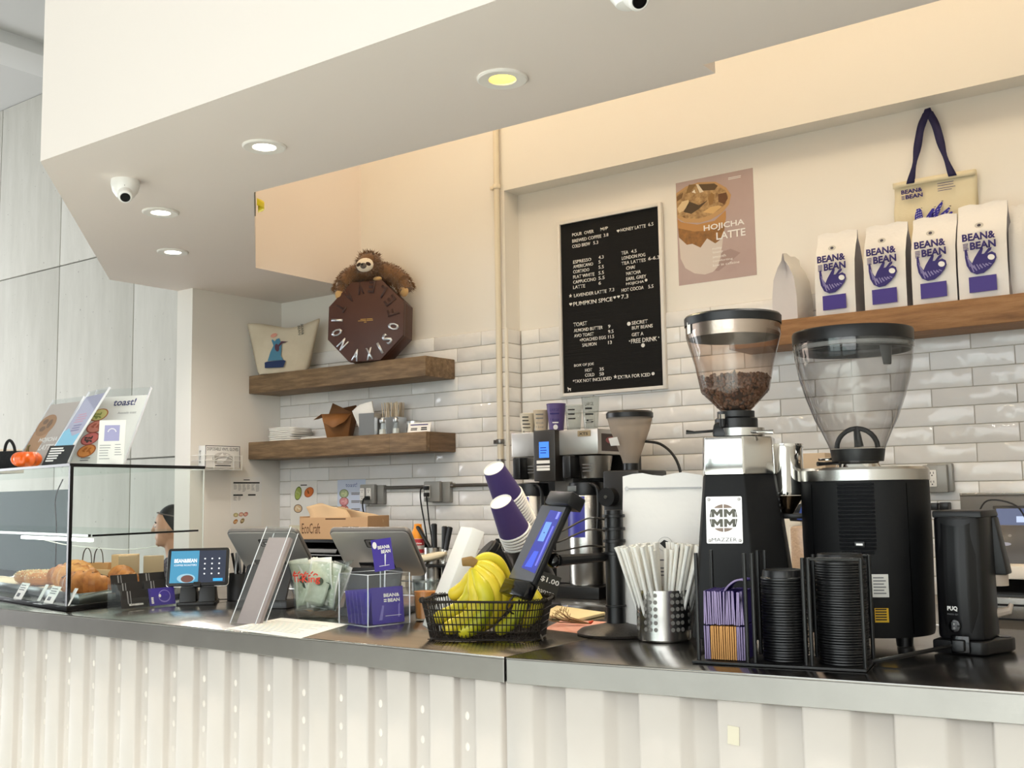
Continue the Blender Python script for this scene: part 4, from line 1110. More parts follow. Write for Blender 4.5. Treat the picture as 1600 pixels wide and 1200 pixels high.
for px_, py_, lab in ((20, 937, 'white price tag at the picture edge in the pastry case'), (53, 940, 'blank slim price tag in the pastry case, second from left'), (62, 944, 'white price tag with grey code, third from left in the case'), (92, 948, 'slim blank price tag closest to the case corner')):
    q = aZ(px_, py_, ZC + .017); wide = px_ in (20, 62)
    if (V((q.x, q.y, 0)) - V((A.x, A.y, 0))).dot(V((-sd.y * 0, 1, 0))) < .02: q.y += .012
    c = thing('price_tag', lab, 'price tag', q + V((0, .014, 0)), -10, 'price tags in the pastry case')
    Mc = frame((0, 0, .001), (1, 0, 0), (0, .55, 1)); w = .034 if wide else .012
    MB().box(-w, w, 0, .055, -.001, 0, Mc).build('card', PAPER, c)
    MB().box(-w, w, -.03, .004, 0, .001).build('foot', ACRYL, c)
    if wide: lines(Mc, c, -.026, .02, [.045, .037, .03], .003, GREYINK); flat(c, 'code', Mc, [[(-.02, .008), (.004, .008), (.004, .02), (-.02, .02)]], mat('tag_dark', '#5c5c60', .6))

# ---- on top of the case
TZ = ZC + CH
def top_pt(px, Y): q = aY(px, 724, Y); return V((q.x, q.y, TZ))
def sign(label, px, Y, rz, w, h, lean, paint):
    c = thing('acrylic_sign', label, 'sign', top_pt(px, Y), rz)
    Mc = frame((0, 0, .0015), (1, 0, 0), (0, math.tan(math.radians(lean)), 1))
    MB().box(-w / 2, w / 2, 0, h, -.0036, -.0006, Mc).build('back_plate', ACRYL, c)
    MB().box(-w / 2, w / 2, 0, h, .0012, .0034, Mc).build('front_plate', ACRYL, c)
    MB().box(-w / 2, w / 2, -.001, .003, -.05, .0034, frame((0, 0, .001), (1, 0, 0), (0, 0, 1))).build('foot', ACRYL, c)
    for sx in (-1, 1): MB().box(sx * w / 2 - .001, sx * w / 2 + .001, 0, h, -.0036, .0034, Mc).build('edge', ACEDGE, c)
    paint(c, Mc, w, h); return c
def p_toast(c, M, w, h):
    MB().box(-w / 2 + .004, w / 2 - .004, .004, h * .9, -.0005, .0008, M).build('page', PAPER, c)
    Mi = M @ Matrix.Translation((0, 0, .0009))
    text(c, 'toast!', Mi, -.02, h * .77, .09, .028, mat('print_indigo', '#42446e', .7), bold=.02)
    for k, (b_, cr, tp_) in enumerate((('#d9d68a', '#b5733c', '#93a04e'), ('#ea9a84', '#b5604a', '#c96a52'), ('#e8837c', '#a9544a', '#5a4a44'), ('#e89a4e', '#b9652a', '#c97428'))):
        toastshape(Mi, -.062 + .004 * (k % 2), h * (.66 - .155 * k), .072, b_, cr, c, tp_, 12)
    text(c, 'Avocado toast', Mi, .012, h * .66, .075, .009, GREYINK)
    lines(Mi, c, -.07, -.03, [h * .07, h * .10, h * .125], .003, GREYINK)
def p_latte(c, M, w, h):
    MB().box(-w / 2 + .004, w / 2 - .004, .004, h * .93, -.0005, .0008, M).build('page', mat('poster_mauve_pale', '#cdbfb8', .6), c)
    Mi = M @ Matrix.Translation((0, 0, .0009))
    flat(c, 'cup', Mi, [[(-.09, .01), (-.01, .01), (.0, .15), (-.1, .15)]], mat('poster_tan', '#b98d68', .6)); flat(c, 'foam', Mi, [ell(-.045, .175, .058, .045, 20)], mat('poster_foam', '#a67a52', .6), .0008)
    flat(c, 'ice', Mi, [ell(-.06, .19, .018, .012, 6), ell(-.025, .18, .016, .02, 6), ell(-.055, .16, .02, .012, 6)], mat('poster_ice', '#7a5a3e', .6), .0012)
    text(c, 'HOJICHA', Mi, -.03, .10, .12, .022, WINK, bold=.02); text(c, 'LATTE', Mi, .0, .07, .09, .022, WINK, bold=.02)
def p_blue(c, M, w, h):
    MB().box(-w / 2 + .004, w / 2 - .004, .004, h * .93, -.0005, .0008, M).build('page', mat('poster_lilac', '#a9a6c8', .6), c)
    Mi = M @ Matrix.Translation((0, 0, .0009))
    flat(c, 'sky_block', Mi, [[(-.1, .012), (.1, .012), (.1, .125), (.02, .115), (-.06, .15), (-.1, .14)]], mat('poster_cyan', '#49c3ea', .6))
    lines(Mi, c, -.05, .05, [.20, .19, .18, .17], .004, mat('poster_pink', '#c7799a', .6)); lines(Mi, c, -.03, .06, [.155, .145, .135], .005, PURPLE)
sign('clear acrylic sign with the hojicha latte poster on the pastry case', 43, 1.99, -2, .205, .285, 30, p_latte)
sign('clear acrylic sign with lilac and cyan poster, middle one on the case', 80, 1.96, -14, .20, .30, 30, p_blue)
sign('clear acrylic toast! sign nearest the case corner', 149, 2.06, 18, .222, .30, 27, p_toast)
c = thing('chalk_card', 'small black card with white handwriting leaning on the middle sign', 'sign', top_pt(83, 1.925), 10)
Mc = frame((0, 0, .001), (1, 0, 0), (0, .5, 1)); MB().box(-.055, .055, 0, .075, -.002, 0, Mc).build('card', mat('chalk_black', '#2e2f31', .7), c)
for k in range(6): lines(Mc, c, -.045, .03 - .006 * k, [.062 - .009 * k], .005, WINK, .3)
c = thing('menu_card', 'tall white card with lilac square leaning on the toast! sign', 'card', top_pt(172, 1.97), 34)
Mc = frame((0, 0, .001), (1, 0, 0), (0, .10, 1)); MB().box(-.042, .042, 0, .138, -.0012, 0, Mc).build('card', PAPER, c)
flat(c, 'lilac_square', Mc, [[(-.024, .072), (.024, .072), (.024, .122), (-.024, .122)]], mat('print_lilac', '#a9a6cc', .7)); lines(Mc, c, -.036, .0, [.058, .05, .042, .034, .026, .016], .0015, GREYINK); lines(Mc, c, .012, .036, [.06, .05, .044, .036, .028], .0015, GREYINK)
flat(c, 'arc_lettering', Mc, [ell(.0 + .013 * math.cos(math.radians(a)), .098 + .013 * math.sin(math.radians(a)), .002, .002, 6) for a in range(20, 180, 20)], WINK, .0008)
c = thing('pumpkin', 'small bright orange pumpkin with a curled stem on the pastry case', 'pumpkin', top_pt(42, 1.925))
def pump(u, v):
    th = 2 * PI * u; ph = PI * v; r = .046 * (1 + .07 * math.cos(9 * th)) * math.sin(ph) ** .8
    return (r * math.cos(th), r * math.sin(th), .028 - .028 * math.cos(ph) - .006 * math.exp(-((v - 1) / .12) ** 2))
MB().grid(pump, 72, 16).build('body', mat('pumpkin_orange', '#e8610f', .35, coat=.3), c, merge=1e-5)
MB().tube(spline([(0, 0, .048), (.002, 0, .060), (.010, -.002, .070), (.018, -.002, .072)], 4), [.007, .006, .0055, .005, .0045, .004, .004, .0035, .0035, .003, .003, .003, .003], 8).build('stem', mat('pumpkin_stem', '#6a6a44', .8), c)
c = thing('fabric_bag', 'black fabric bag on the pastry case at the picture edge', 'bag', top_pt(4, 1.96), 10)
MB().box(-.09, .075, -.02, .03, 0, .062).build('pouch', mat('black_fabric', '#0a0a0c', .9, bmp=(120, .2)), c, .008)
for x in (-.06, .045): MB().tube(spline([(x - .025, -.01, .055), (x - .018, -.01, .085), (x, -.01, .098), (x + .02, -.01, .08), (x + .03, -.01, .05)], 5), .005, 8).build('handle', mat('black_fabric', '#0a0a0c'), c)
c = thing('carton', 'pale cardboard carton at the picture edge behind the black bag', 'box', top_pt(-30, 2.16), -4)
MB().box(-.20, .105, -.06, .12, 0, .092).build('box', mat('pale_card', '#d3c6b6', .8), c, .002)
Mf = frame((.1055, -.05, .05), (0, 1, 0), (0, 0, 1))
Mf = FRONT((-.02, -.0605, .055)); lines(Mf, c, .0, .05, [.0, .008, .016], .004, GREYINK)

# ---- card holder
q0, q1 = aZ(190, 955, ZC), aZ(278, 946, ZC)
ang = math.degrees(math.atan2(q1.y - q0.y, q1.x - q0.x))
ln = (q1 - q0).length
ch = thing('card_holder', 'clear tiered acrylic holder of black and purple cards by the pastry case', 'card holder', q0, ang)
for k in range(3):
    y = .012 + .026 * k; z = .012 + .022 * k
    MB().box(0, ln, y - .012, y + .026 * (3 - k) * 0 + .012, 0.001, .004 + .022 * k).build('tier', ACRYL, ch)
    MB().box(0, ln, y - .0125, y - .0105, .001, .035 + .022 * k).build('lip', ACRYL, ch)
for x in (0, ln / 2, ln): MB().box(x - .001, x + .001, 0, .075, .001, .075).build('divider', ACRYL, ch)
MB().box(0, ln, .074, .077, .001, .092).build('back', ACRYL, ch)
BCARD = mat('black_card', '#131214', .4); CARDP = mat('purple_card', '#3c2f93', .5)
Mh = Matrix.Translation(q0) @ Matrix.Rotation(math.radians(ang), 4, 'Z')
def card(label, cx, y, z, m, detail):
    M0 = Mh @ Matrix.Translation((cx, y, z)); c = thing('business_card', label, 'card', M0.translation, ang, 'cards in the acrylic holder')
    Mc = frame((0, 0, 0), (1, 0, 0), (0, .25, 1))
    MB().box(-.044, .044, 0, .052, -.002, 0, Mc).build('card', m, c)
    if detail == 'b':
        text(c, 'BEAN&BEAN', Mc, -.018, .006 + .03 * 0, .046, .006, WINK, bold=.03); lines(Mc, c, -.022, -.018, [.012], .038, mat('card_grey', '#8a8a8c', .5), 0); lines(Mc, c, -.012, -.0095, [.012], .038, mat('card_grey', '#8a8a8c'), 0)
    else:
        flat(c, 'emblem_ring', Mc, [ell(.008, .026, .021, .019, 22)], mat('emblem_lilac', '#8d83c8', .6)); flat(c, 'emblem_fill', Mc, [ell(.008, .027, .018, .016, 22), [(-.012, .026), (-.006, .014), (.0, .022)]], CARDP, .0008)
        flat(c, 'emblem_face', Mc, [ell(-.008, .028, .004, .005, 10)], WINK, .0012); lines(Mc, c, -.038, -.030, [.006, .011, .016, .021], .004, WINK, .1)
for k in range(3):
    z = .006 + .022 * k; y = .006 + .026 * k
    card('black business card, left pile, %s tier of the holder' % ('front', 'middle', 'rear')[k], ln * .25, y, z, BCARD, 'b')
    if k: card('black business card, right pile, %s tier of the holder' % ('front', 'middle', 'rear')[k], ln * .75, y, z, BCARD, 'b')
card('purple business card with round emblem in the holder front', ln * .75, .006, .006, CARDP, 'p')

# ---- paper bags and kraft boxes standing on the counter behind the case
def cpt(px, Y): q = aY(px, 880, Y); return V((q.x, q.y, ZC))
def sack(c, w, d, h, m):
    MB().hexa([V((-w, -d, 0)), V((w, -d, 0)), V((w, d, 0)), V((-w, d, 0))], [V((-w, -d * .5, h)), V((w, -d * .5, h)), V((w, d * .5, h)), V((-w, d * .5, h))]).build('sack', m, c, .001)
q = cpt(149, 2.57)
kb = thing('paper_bag', 'brown kraft paper bag with twisted handles behind the pastry case', 'paper bag', q, 24)
hb = zat(q, 879) - ZC
sack(kb, .072, .04, hb, KRAFT)
for x in (-.026, .026): MB().tube(spline([(x - .022, -.018, hb - .01), (x - .016, -.018, hb + .04), (x, -.018, hb + .06), (x + .016, -.018, hb + .04), (x + .022, -.018, hb - .01)], 5), .0022, 6).build('handle', mat('kraft_dark_handle', '#4a3d30', .8), kb)
q = cpt(162, 2.505)
c = thing('paper_bag', 'short folded kraft bag in front of the handled paper bag', 'paper bag', q, 24); sack(c, .05, .015, zat(q, 890) - ZC, KRAFTL)
for px_, lab in ((201, 'flat kraft box standing behind the card holder, left one'), (240, 'flat kraft box standing behind the card holder, right one')):
    q = cpt(px_, 2.47 if px_ < 220 else 2.49); c = thing('kraft_box', lab, 'box', q, 56)
    MB().box(-.036, .036, -.012, .012, 0, zat(q, 868) - ZC).build('box', mat('kraft_grey', '#b09a7c', .8), c, .002)
q = cpt(196, 2.58)
c = thing('kraft_box', 'tall kraft box leaning behind the two flat boxes', 'box', q, 46); MB().box(-.05, .05, -.02, .02, 0, zat(q, 866) - ZC).build('box', KRAFTL, c, .002)

# ---- card terminal tablet
q = aZ(300, 946, ZC)
tb = thing('tablet_stand', 'tablet on a black stand showing a blue welcome screen', 'tablet', q + V((-.035, .05, 0)), 46); tb.scale = (.9, .9, .9)
MB().prism(rrect(.13, .15, .01), .010).build('base', BLACKM, tb, .002)
for x in (-.03, .034): MB().hexa([V((x - .028, -.055, .01)), V((x + .028, -.055, .01)), V((x + .028, .05, .01)), V((x - .028, .05, .01))], [V((x - .022, -.025, .10)), V((x + .022, -.025, .10)), V((x + .022, .0, .10)), V((x - .022, .0, .10))]).build('leg', BLACKM, tb, .002)
Mt = frame((0, -.045, .065), (1, 0, 0), (0, .42, 1))
MB().prism(rrect(.205, .135, .01, cy=.0675), .012, Mt @ Matrix.Translation((0, 0, -.012))).build('tablet', BLACKP, tb, .002)
MB().prism(rrect(.209, .139, .012, cy=.0675), .005, Mt @ Matrix.Translation((0, 0, -.013))).build('rim', STEEL, tb, .001)
MB().box(-.012, .012, -.006, .012, -.006, .006, Mt).build('clip', BLACKP, tb, .002)
e1 = emis('screen_blue', '#4f9cc0', .85); e2 = emis('screen_slate', '#3a4154', .7); e3 = emis('screen_white', '#ffffff', 1.0); e4 = emis('screen_cyan', '#3aa8e0', 1)
flat(tb, 'screen_welcome', Mt, [[(-.092, .010), (.002, .010), (.002, .125), (-.092, .125)]], e1); flat(tb, 'screen_keypad', Mt, [[(.002, .010), (.092, .010), (.092, .125), (.002, .125)]], e2)
Mi = Mt @ Matrix.Translation((0, 0, .0004))
text(tb, 'BEAN&BEAN', Mi, -.080, .082, .075, .014, e3, bold=.03); text(tb, 'COFFEE ROASTERS', Mi, -.080, .070, .075, .006, e3)
flat(tb, 'screen_cup', Mi, [ell(-.038, .026, .030, .016, 20)], emis('screen_pale', '#9fc8d8', .9)); flat(tb, 'screen_coffee', Mi, [ell(-.034, .024, .021, .013, 18)], emis('screen_brown', '#7a5148', .8), .0008)
for r in range(4):
    for k in range(3): flat(tb, 'screen_key', Mi, [ell(.022 + .024 * k, .095 - .018 * r, .003, .003, 6)], e3)
flat(tb, 'screen_button', Mi, [[(.052, .014), (.084, .014), (.084, .024), (.052, .024)]], e4)
MB().tube(spline([(.03, .0, .012), (.09, .06, .006), (.14, .09, .006), (.2, .08, .004)], 6), .002, 6).build('cable', CABLE, tb)
# pens in a wire cup behind the tablet
pc = thing('pen_cup', 'black mesh pen cup between tablet and first register', 'cup', aZ(352, 940, ZC) + V((0, .05, 0)))
MB().lathe([(.0, .001), (.034, .001), (.036, .085), (.034, .085), (.032, .004), (0, .004)], 24).build('cup', mat('dark_mesh', '#2a2a2c', .5), pc)
for k in range(6):
    o = MB().tube([(0, 0, 0), (0, 0, .145)], .0042, 8).build('pen', (BLACKP, mat('pen_silver', '#b8b8ba', .3, .6))[k % 2])
    o.matrix_world = Matrix.Translation(pc.location + V((.016 * math.cos(k), .016 * math.sin(k), .006))) @ Euler((math.radians(8 * math.sin(k)), math.radians(8 * math.cos(k * 1.7)), 0)).to_matrix().to_4x4()
    tag(o, ('black' if k % 2 == 0 else 'silver') + ' pen standing in the mesh cup by the register', 'pen', 'pens in the mesh cup')

# ---- two registers seen from behind
REG = mat('register_grey', '#3c3b3c', .4, .2); REG2 = mat('register_back', '#77726f', .4, .2)
def register(label, q, rz, s=1):
    r = thing('cash_register', label, 'register', q, rz); r.scale = (s, s, s)
    MB().hexa([V((-.1, -.085, .001)), V((.1, -.085, .001)), V((.1, .10, .001)), V((-.1, .10, .001))], [V((-.096, -.08, .03)), V((.096, -.08, .03)), V((.096, .09, .02)), V((-.096, .09, .02))]).build('base', mat('register_black', '#262628', .4), r, .006)
    Mp = frame((0, -.072, .03), (1, 0, 0), (0, .52, 1))
    MB().prism(rrect(.175, .145, .012, cy=.062), .012, Mp @ Matrix.Translation((0, 0, -.012))).build('support_plate', REG, r, .002)
    Ms = frame((0, -.085, .268), (1, 0, 0), (0, 1, -.85))      # back of the screen: from its high near edge down to the far edge
    MB().prism(rrect(.27, .235, .02, cy=.1175), .016, Ms @ Matrix.Translation((0, 0, -.0))).build('screen_back', REG2, r, .003)
    MB().prism(rrect(.262, .228, .018, cy=.1175), .004, Ms @ Matrix.Translation((0, 0, -.0045 ))).build('screen_rim', mat('register_rim', '#b9b6b2', .3, .6), r, .001)
    Mb = Ms @ Matrix.Translation((0, 0, -.005))
    flip = frame((0, 0, 0), (-1, 0, 0), (0, 1, 0))
    lg = Ms @ Matrix.Translation((0, .06, -.0052))
    for nm, poly, m_, z in (('logo_frame', rrect(.05, .042, .006), INK, 0), ('logo_field', rrect(.042, .034, .005), REG2, -.0004), ('logo_ring', rrect(.024, .018, .004), INK, -.0008), ('logo_dot', rrect(.007, .006, .001), WINK, -.0012)):
        MB().prism(poly, .0003, lg @ Matrix.Translation((0, 0, z))).build(nm, m_, r)
    MB().box(-.06, .06, -.02, .02, 0, .004, frame((0, .0, .150), (1, 0, 0), (0, 1, -.85))).build('hinge', BLACKP, r, .002)
    return r
register('dark grey cash register seen from behind, left one beside the tablet', aZ(386, 952, ZC) + V((.0, .09, 0)), 24, .84)
register('dark grey cash register seen from behind, right one above the acrylic box', aZ(548, 969, ZC) + V((-.035, .14, 0)), 22, .86)
# ---- slanted brochure holder
bh = thing('brochure_holder', 'slanted clear acrylic brochure holder between the registers', 'brochure holder', aZ(380, 976, ZC), 12)
Mb = frame((0, 0, .001), (1, 0, 0), (0, .62, 1))
for nm, a in (('front_plate', (-.04, .04, 0, .285, 0, .003)), ('back_plate', (-.04, .04, 0, .285, -.035, -.032)), ('side_plate', (-.04, -.037, 0, .285, -.035, .003)), ('side_plate', (.037, .04, 0, .285, -.035, .003)), ('top_plate', (-.04, .04, .282, .285, -.035, .003))):
    MB().box(*a, Mb).build(nm, ACRYL, bh)
for x in (-.04, .04):
    for z_ in (-.035, .003): MB().tube([Mb @ V((x, 0, z_)), Mb @ V((x, .285, z_))], .0014, 6).build('edge', ACEDGE, bh)
MB().box(-.036, .036, .004, .262, -.028, -.016, Mb).build('brochure_pile', mat('mauve_brochure', '#b5a6a4', .5, bmp=(20, .2)), bh)
MB().hexa([V((-.03, .135, .001)), V((.03, .135, .001)), V((.03, .138, .001)), V((-.03, .138, .001))], [V((-.03, .085, .10)), V((.03, .085, .10)), V((.03, .088, .10)), V((-.03, .088, .10))]).build('rear_leg', ACRYL, bh)
# ---- sheet of paper lying on the counter
sp = thing('paper_sheet', 'white printed sheet lying flat at the counter edge', 'paper', aZ(455, 982, ZC) + V((0, 0, .0006)), 0)
c0 = sp.location
poly = [aZ(x, y, ZC) - c0 for x, y in ((352, 983), (470, 998), (545, 976), (440, 966))]
MB().prism([(p.x, p.y) for p in poly], .0008).build('sheet', PAPER, sp)
for k in range(9):
    a = poly[0].lerp(poly[3], .12 + .08 * k); b = poly[1].lerp(poly[2], .12 + .08 * k)
    a2, b2 = a.lerp(b, .1), a.lerp(b, random.uniform(.5, .9)); n = V((-(b - a).y, (b - a).x, 0)).normalized() * .0012
    MB().prism([((a2 - n).x, (a2 - n).y), ((b2 - n).x, (b2 - n).y), ((b2 + n).x, (b2 + n).y), ((a2 + n).x, (a2 + n).y)], .0003, Matrix.Translation((0, 0, .0008))).build('printed_line', GREYINK, sp)
# ---- tip jar with bank notes
tj = thing('tip_jar', 'clear glass tip jar with red lettering full of dollar bills', 'jar', aZ(484, 966, ZC) + V((-.01, .035, 0)), 42)
JG = glass('jar_glass', '#f7faf9', 1.3, .02, 0, '#ffffff', 1.5)
MB().lathe([(0, .003), (.052, .003), (.058, .012), (.064, .06), (.077, .142), (.080, .146), (.077, .147), (.073, .142), (.060, .06), (.054, .02), (0, .018)], 40).build('glass', JG, tj)
MB().add([(.078, -.012, .145), (.10, 0, .15), (.078, .012, .145), (.068, 0, .115)], [(0, 1, 3), (1, 2, 3)]).build('spout', JG, tj, solid=.002)
RED = mat('red_enamel', '#d43a24', .4)
def onjar(s, a0, z, w, h):
    me, x0, x1, y0, y1 = textmesh(s, .02); k_ = me.copy()
    for v in k_.vertices:
        u = (v.co.x - x0) / (x1 - x0); zz = z + (v.co.y - y0) / (y1 - y0) * h; r_ = .0645 + (zz - .06) * .155 + .0015; a = a0 + u * w
        v.co = V((r_ * math.sin(a), -r_ * math.cos(a), zz))
    k_.materials.clear(); k_.materials.append(RED); k_.name = 'lettering'; return link('lettering', k_, tj)
onjar('Ti-King', -.95, .092, 1.15, .024)
Mz = Matrix()
lb_ = MB()
for k in range(12):
    a = -.9 + k * .085; r_ = .0645 + .058 * .155 + .0015
    lb_.tube([(r_ * math.sin(a), -r_ * math.cos(a), .116 + .004 * (k % 2)), (r_ * math.sin(a + .08), -r_ * math.cos(a + .08), .126 - .005 * (k % 3))], .0018, 5)
lb_.build('red_script', RED, tj)
BILL = mat('dollar_green', '#eef0e0', .75, var=(60, '#d3d9c2')); BILLE = mat('dollar_pale', '#fdfbf2', .8)
Mj = Matrix.Translation(tj.location) @ Matrix.Rotation(math.radians(42), 4, 'Z')
for k in range(13):
    th = random.uniform(-.5, .5); w, h = .062, .125; crv = random.uniform(.008, .02) * random.choice((-1, 1))
    o = MB().grid(lambda u, v: ((u - .5) * w * .9, crv * math.sin(PI * v) + .006 * math.sin(4 * u), v * h), 6, 8).build('bank_note', BILLE if k % 3 else BILL, None, solid=.0004)
    MBp = MB().grid(lambda u, v: ((u - .5) * w * .74, crv * math.sin(PI * (.08 + .84 * v)) + .006 * math.sin(4 * (.1 + .8 * u)) - .0005, (.08 + .84 * v) * h), 6, 8).build('print', BILL, o)
    MB().prism(ell(0, 0, .011, .011, 14), .0004, frame((0, crv * 1.0 - .0012, h * .52), (1, 0, 0), (0, 0, 1))).build('seal', mat('note_seal', '#5d6a58', .7), o)
    x = -.028 + .056 * random.random(); y = -.026 + .052 * k / 12
    o.matrix_world = Mj @ Matrix.Translation((x, y, .022 + (.012 if k < 5 else 0))) @ Euler((math.radians(random.uniform(-9, 9)), math.radians(random.uniform(-22, 22)), th)).to_matrix().to_4x4()
    tag(o, 'crumpled dollar bill standing inside the glass tip jar', 'bank note', 'dollar bills in the tip jar')
# ---- acrylic cube of purple cards
q0, q1, q2 = aZ(575, 981, ZC), aZ(637, 974, ZC), aZ(542, 973, ZC)
ax = math.degrees(math.atan2(q1.y - q0.y, q1.x - q0.x))
cb = thing('acrylic_box', 'open clear acrylic cube holding purple cards', 'box', q0, ax)
s_ = .128; hgt = .128
for nm, a in (('panel', (0, s_, 0, .003, 0, hgt)), ('panel', (0, s_, s_ - .003, s_, 0, hgt)), ('panel', (0, .003, 0, s_, 0, hgt)), ('panel', (s_ - .003, s_, 0, s_, 0, hgt)), ('bottom', (0, s_, 0, s_, 0, .003))): MB().box(*a).build(nm, ACRYL, cb)
for x in (0, s_):
    for y in (0, s_): MB().tube([(x, y, .001), (x, y, hgt)], .0016, 6).build('edge', ACEDGE, cb)
for z in (.002, hgt):
    MB().tube([(0, 0, z), (s_, 0, z), (s_, s_, z), (0, s_, z)], .0013, 6, closed=True).build('rim', ACEDGE, cb)
Mc0 = Matrix.Translation(q0) @ Matrix.Rotation(math.radians(ax), 4, 'Z')
def pcard(label, x, y, z, w, h, tilt, rz, big):
    M0 = Mc0 @ Matrix.Translation((x, y, z)); c = thing('purple_card', label, 'card', M0.translation, ax + rz, 'purple loyalty cards')
    Mc = frame((0, 0, 0), (1, 0, 0), (0, tilt, 1)); MB().box(-w / 2, w / 2, 0, h, -.0012, 0, Mc).build('card', mat('purple_card_gloss', '#46379f', .25), c)
    if big:
        k_ = w / .10; text(c, 'BEAN&', Mc, -.012 * k_, h * .72, .05 * k_, h * .1, WINK, bold=.035); text(c, 'BEAN', Mc, 0, h * .58, .038 * k_, h * .1, WINK, bold=.035); lines(Mc, c, -.012 * k_, -.003 * k_, [h * .59, h * .64], h * .03, WINK, .1)
        flat(c, 'pale_sketch', Mc, [[(-.03 * k_, h * .1), (-.02 * k_, h * .1), (-.012 * k_, h * .5), (-.018 * k_, h * .5)], [(.03 * k_, h * .15), (.035 * k_, h * .15), (.038 * k_, h * .55), (.033 * k_, h * .5)]], mat('card_sketch', '#7d73c4', .5)); lines(Mc, c, -.01 * k_, .04 * k_, [h * .2], h * .012, WINK, 0)
    return c
pcard('large purple card at the front of the acrylic cube', .072, .012, .004, .098, .09, .1, 0, True)
for k in range(5): pcard('purple card tilted in the row inside the acrylic cube', .045, .03 + .016 * k, .004, .075, .082, .22, -3, False)
pcard('purple card facing left inside the acrylic cube', .016, .06, .004, .075, .078, .1, -90, False)
cs = thing('card_on_stick', 'purple card with white lettering on a clear stick above the acrylic cube', 'card', Mc0 @ V((.098, .07, .003)), ax - 12)
MB().tube([(0, 0, .001), (.004, 0, .17)], .002, 6).build('stick', ACEDGE, cs)
Mc = frame((.002, -.003, .128), (1, 0, .10), (0, .1, 1)); w, h = .056, .082
MB().box(-w / 2, w / 2, 0, h, -.001, 0, Mc).build('card', mat('purple_card_gloss', '#46379f'), cs)
text(cs, 'BEAN&', Mc, -.012, h * .68, .034, .009, WINK, bold=.035); text(cs, 'BEAN', Mc, -.004, h * .54, .026, .009, WINK, bold=.035)
flat(cs, 'round_sticker', Mc, [ell(-.02, h * .82, .006, .009, 14)], WINK, .0008); lines(Mc, cs, -.014, .014, [h * .15], .0012, WINK, 0)
# ================================================================ middle of the counter
# ---- white block sign
q = aZ(668, 989, ZC) + V((-.01, .03, 0))
ws = thing('block_sign', 'tall white block sign leaning back beside the banana basket', 'sign', q, -38)
Mb = frame((0, 0, .001), (1, 0, 0), (0, .42, 1)); hh_ = .262
MB().box(-.13, 0, 0, hh_, -.032, 0, Mb).build('block', mat('block_white', '#f4f1ea', .6), ws, .002)
# orange drink glass half hidden behind it
og = thing('juice_glass', 'glass of orange juice half hidden behind the white block sign', 'glass', aZ(651, 975, ZC) + V((-.03, .07, 0)))
MB().lathe([(0, .002), (.026, .002), (.034, .105), (.032, .105), (.025, .006), (0, .006)], 24).build('glass', JG, og)
MB().lathe([(0, .007), (.0245, .007), (.030, .075), (0, .075)], 24).build('juice', mat('orange_juice', '#d98a45', .4), og)

# ---- banana basket
BC = aZ(760, 997, ZC); BC = V((BC.x, BC.y + .006, ZC)); BROT = 24
bk = thing('wire_basket', 'dark wire basket of bananas at the counter edge', 'basket', BC, BROT)
WIRE = mat('dark_wire', '#231c17', .45, .3)
bw, bd_, bh_ = .142, .088, .088
def ringpts(z, n=64):
    k = z / bh_; w, d = lerp(bw * .88, bw, k), lerp(bd_ * .82, bd_, k); r = .05
    return [V((x, y, z)) for x, y in rrect(2 * w, 2 * d, r, 12)]
mb = MB()
for z in (.004, .022, .038, .054, .070): mb.tube(ringpts(z), .0014 if z > .01 else .0022, 5, closed=True)
mb.build('rings', WIRE, bk)
MB().tube(ringpts(bh_), .003, 6, closed=True).build('rim', WIRE, bk)
up_ = MB(); a, b = ringpts(.003), ringpts(bh_)
for k in range(0, len(a)):
    up_.tube([a[k], b[k]], .0012, 5)
for k in range(18):
    for s in (-1, 1):
        x = -bw * .6 + bw * 1.2 * k / 17; up_.tube([(x * .9, s * bd_ * .82, .003), (x, s * bd_, bh_)], .0012, 5)
for k in range(10):
    for s in (-1, 1):
        y = -bd_ * .45 + bd_ * .9 * k / 9; up_.tube([(s * bw * .88, y * .9, .003), (s * bw, y, bh_)], .0012, 5)
up_.build('uprights', WIRE, bk)
fl_ = MB()
for k in range(14): x = -bw * .8 + bw * 1.6 * k / 13; fl_.tube([(x, -bd_ * .8, .003), (x, bd_ * .8, .003)], .0012, 5)
for k in range(8): y = -bd_ * .75 + bd_ * 1.5 * k / 7; fl_.tube([(-bw * .86, y, .004), (bw * .86, y, .004)], .0012, 5)
fl_.build('floor_wires', WIRE, bk)
loops = MB()
for k in range(40):
    p = b[int(k * len(b) / 40)]; t_ = (b[(int(k * len(b) / 40) + 1) % len(b)] - b[int(k * len(b) / 40) - 1]).normalized(); n_ = V((-t_.y, t_.x, 0))
    loops.tube([p + (n_ * math.cos(a_) + V((0, 0, 1)) * math.sin(a_)) * .0055 for a_ in [2 * PI * j / 8 for j in range(8)]], .0012, 4, closed=True)
stuff(loops.build('wire_wrap', WIRE, bk))
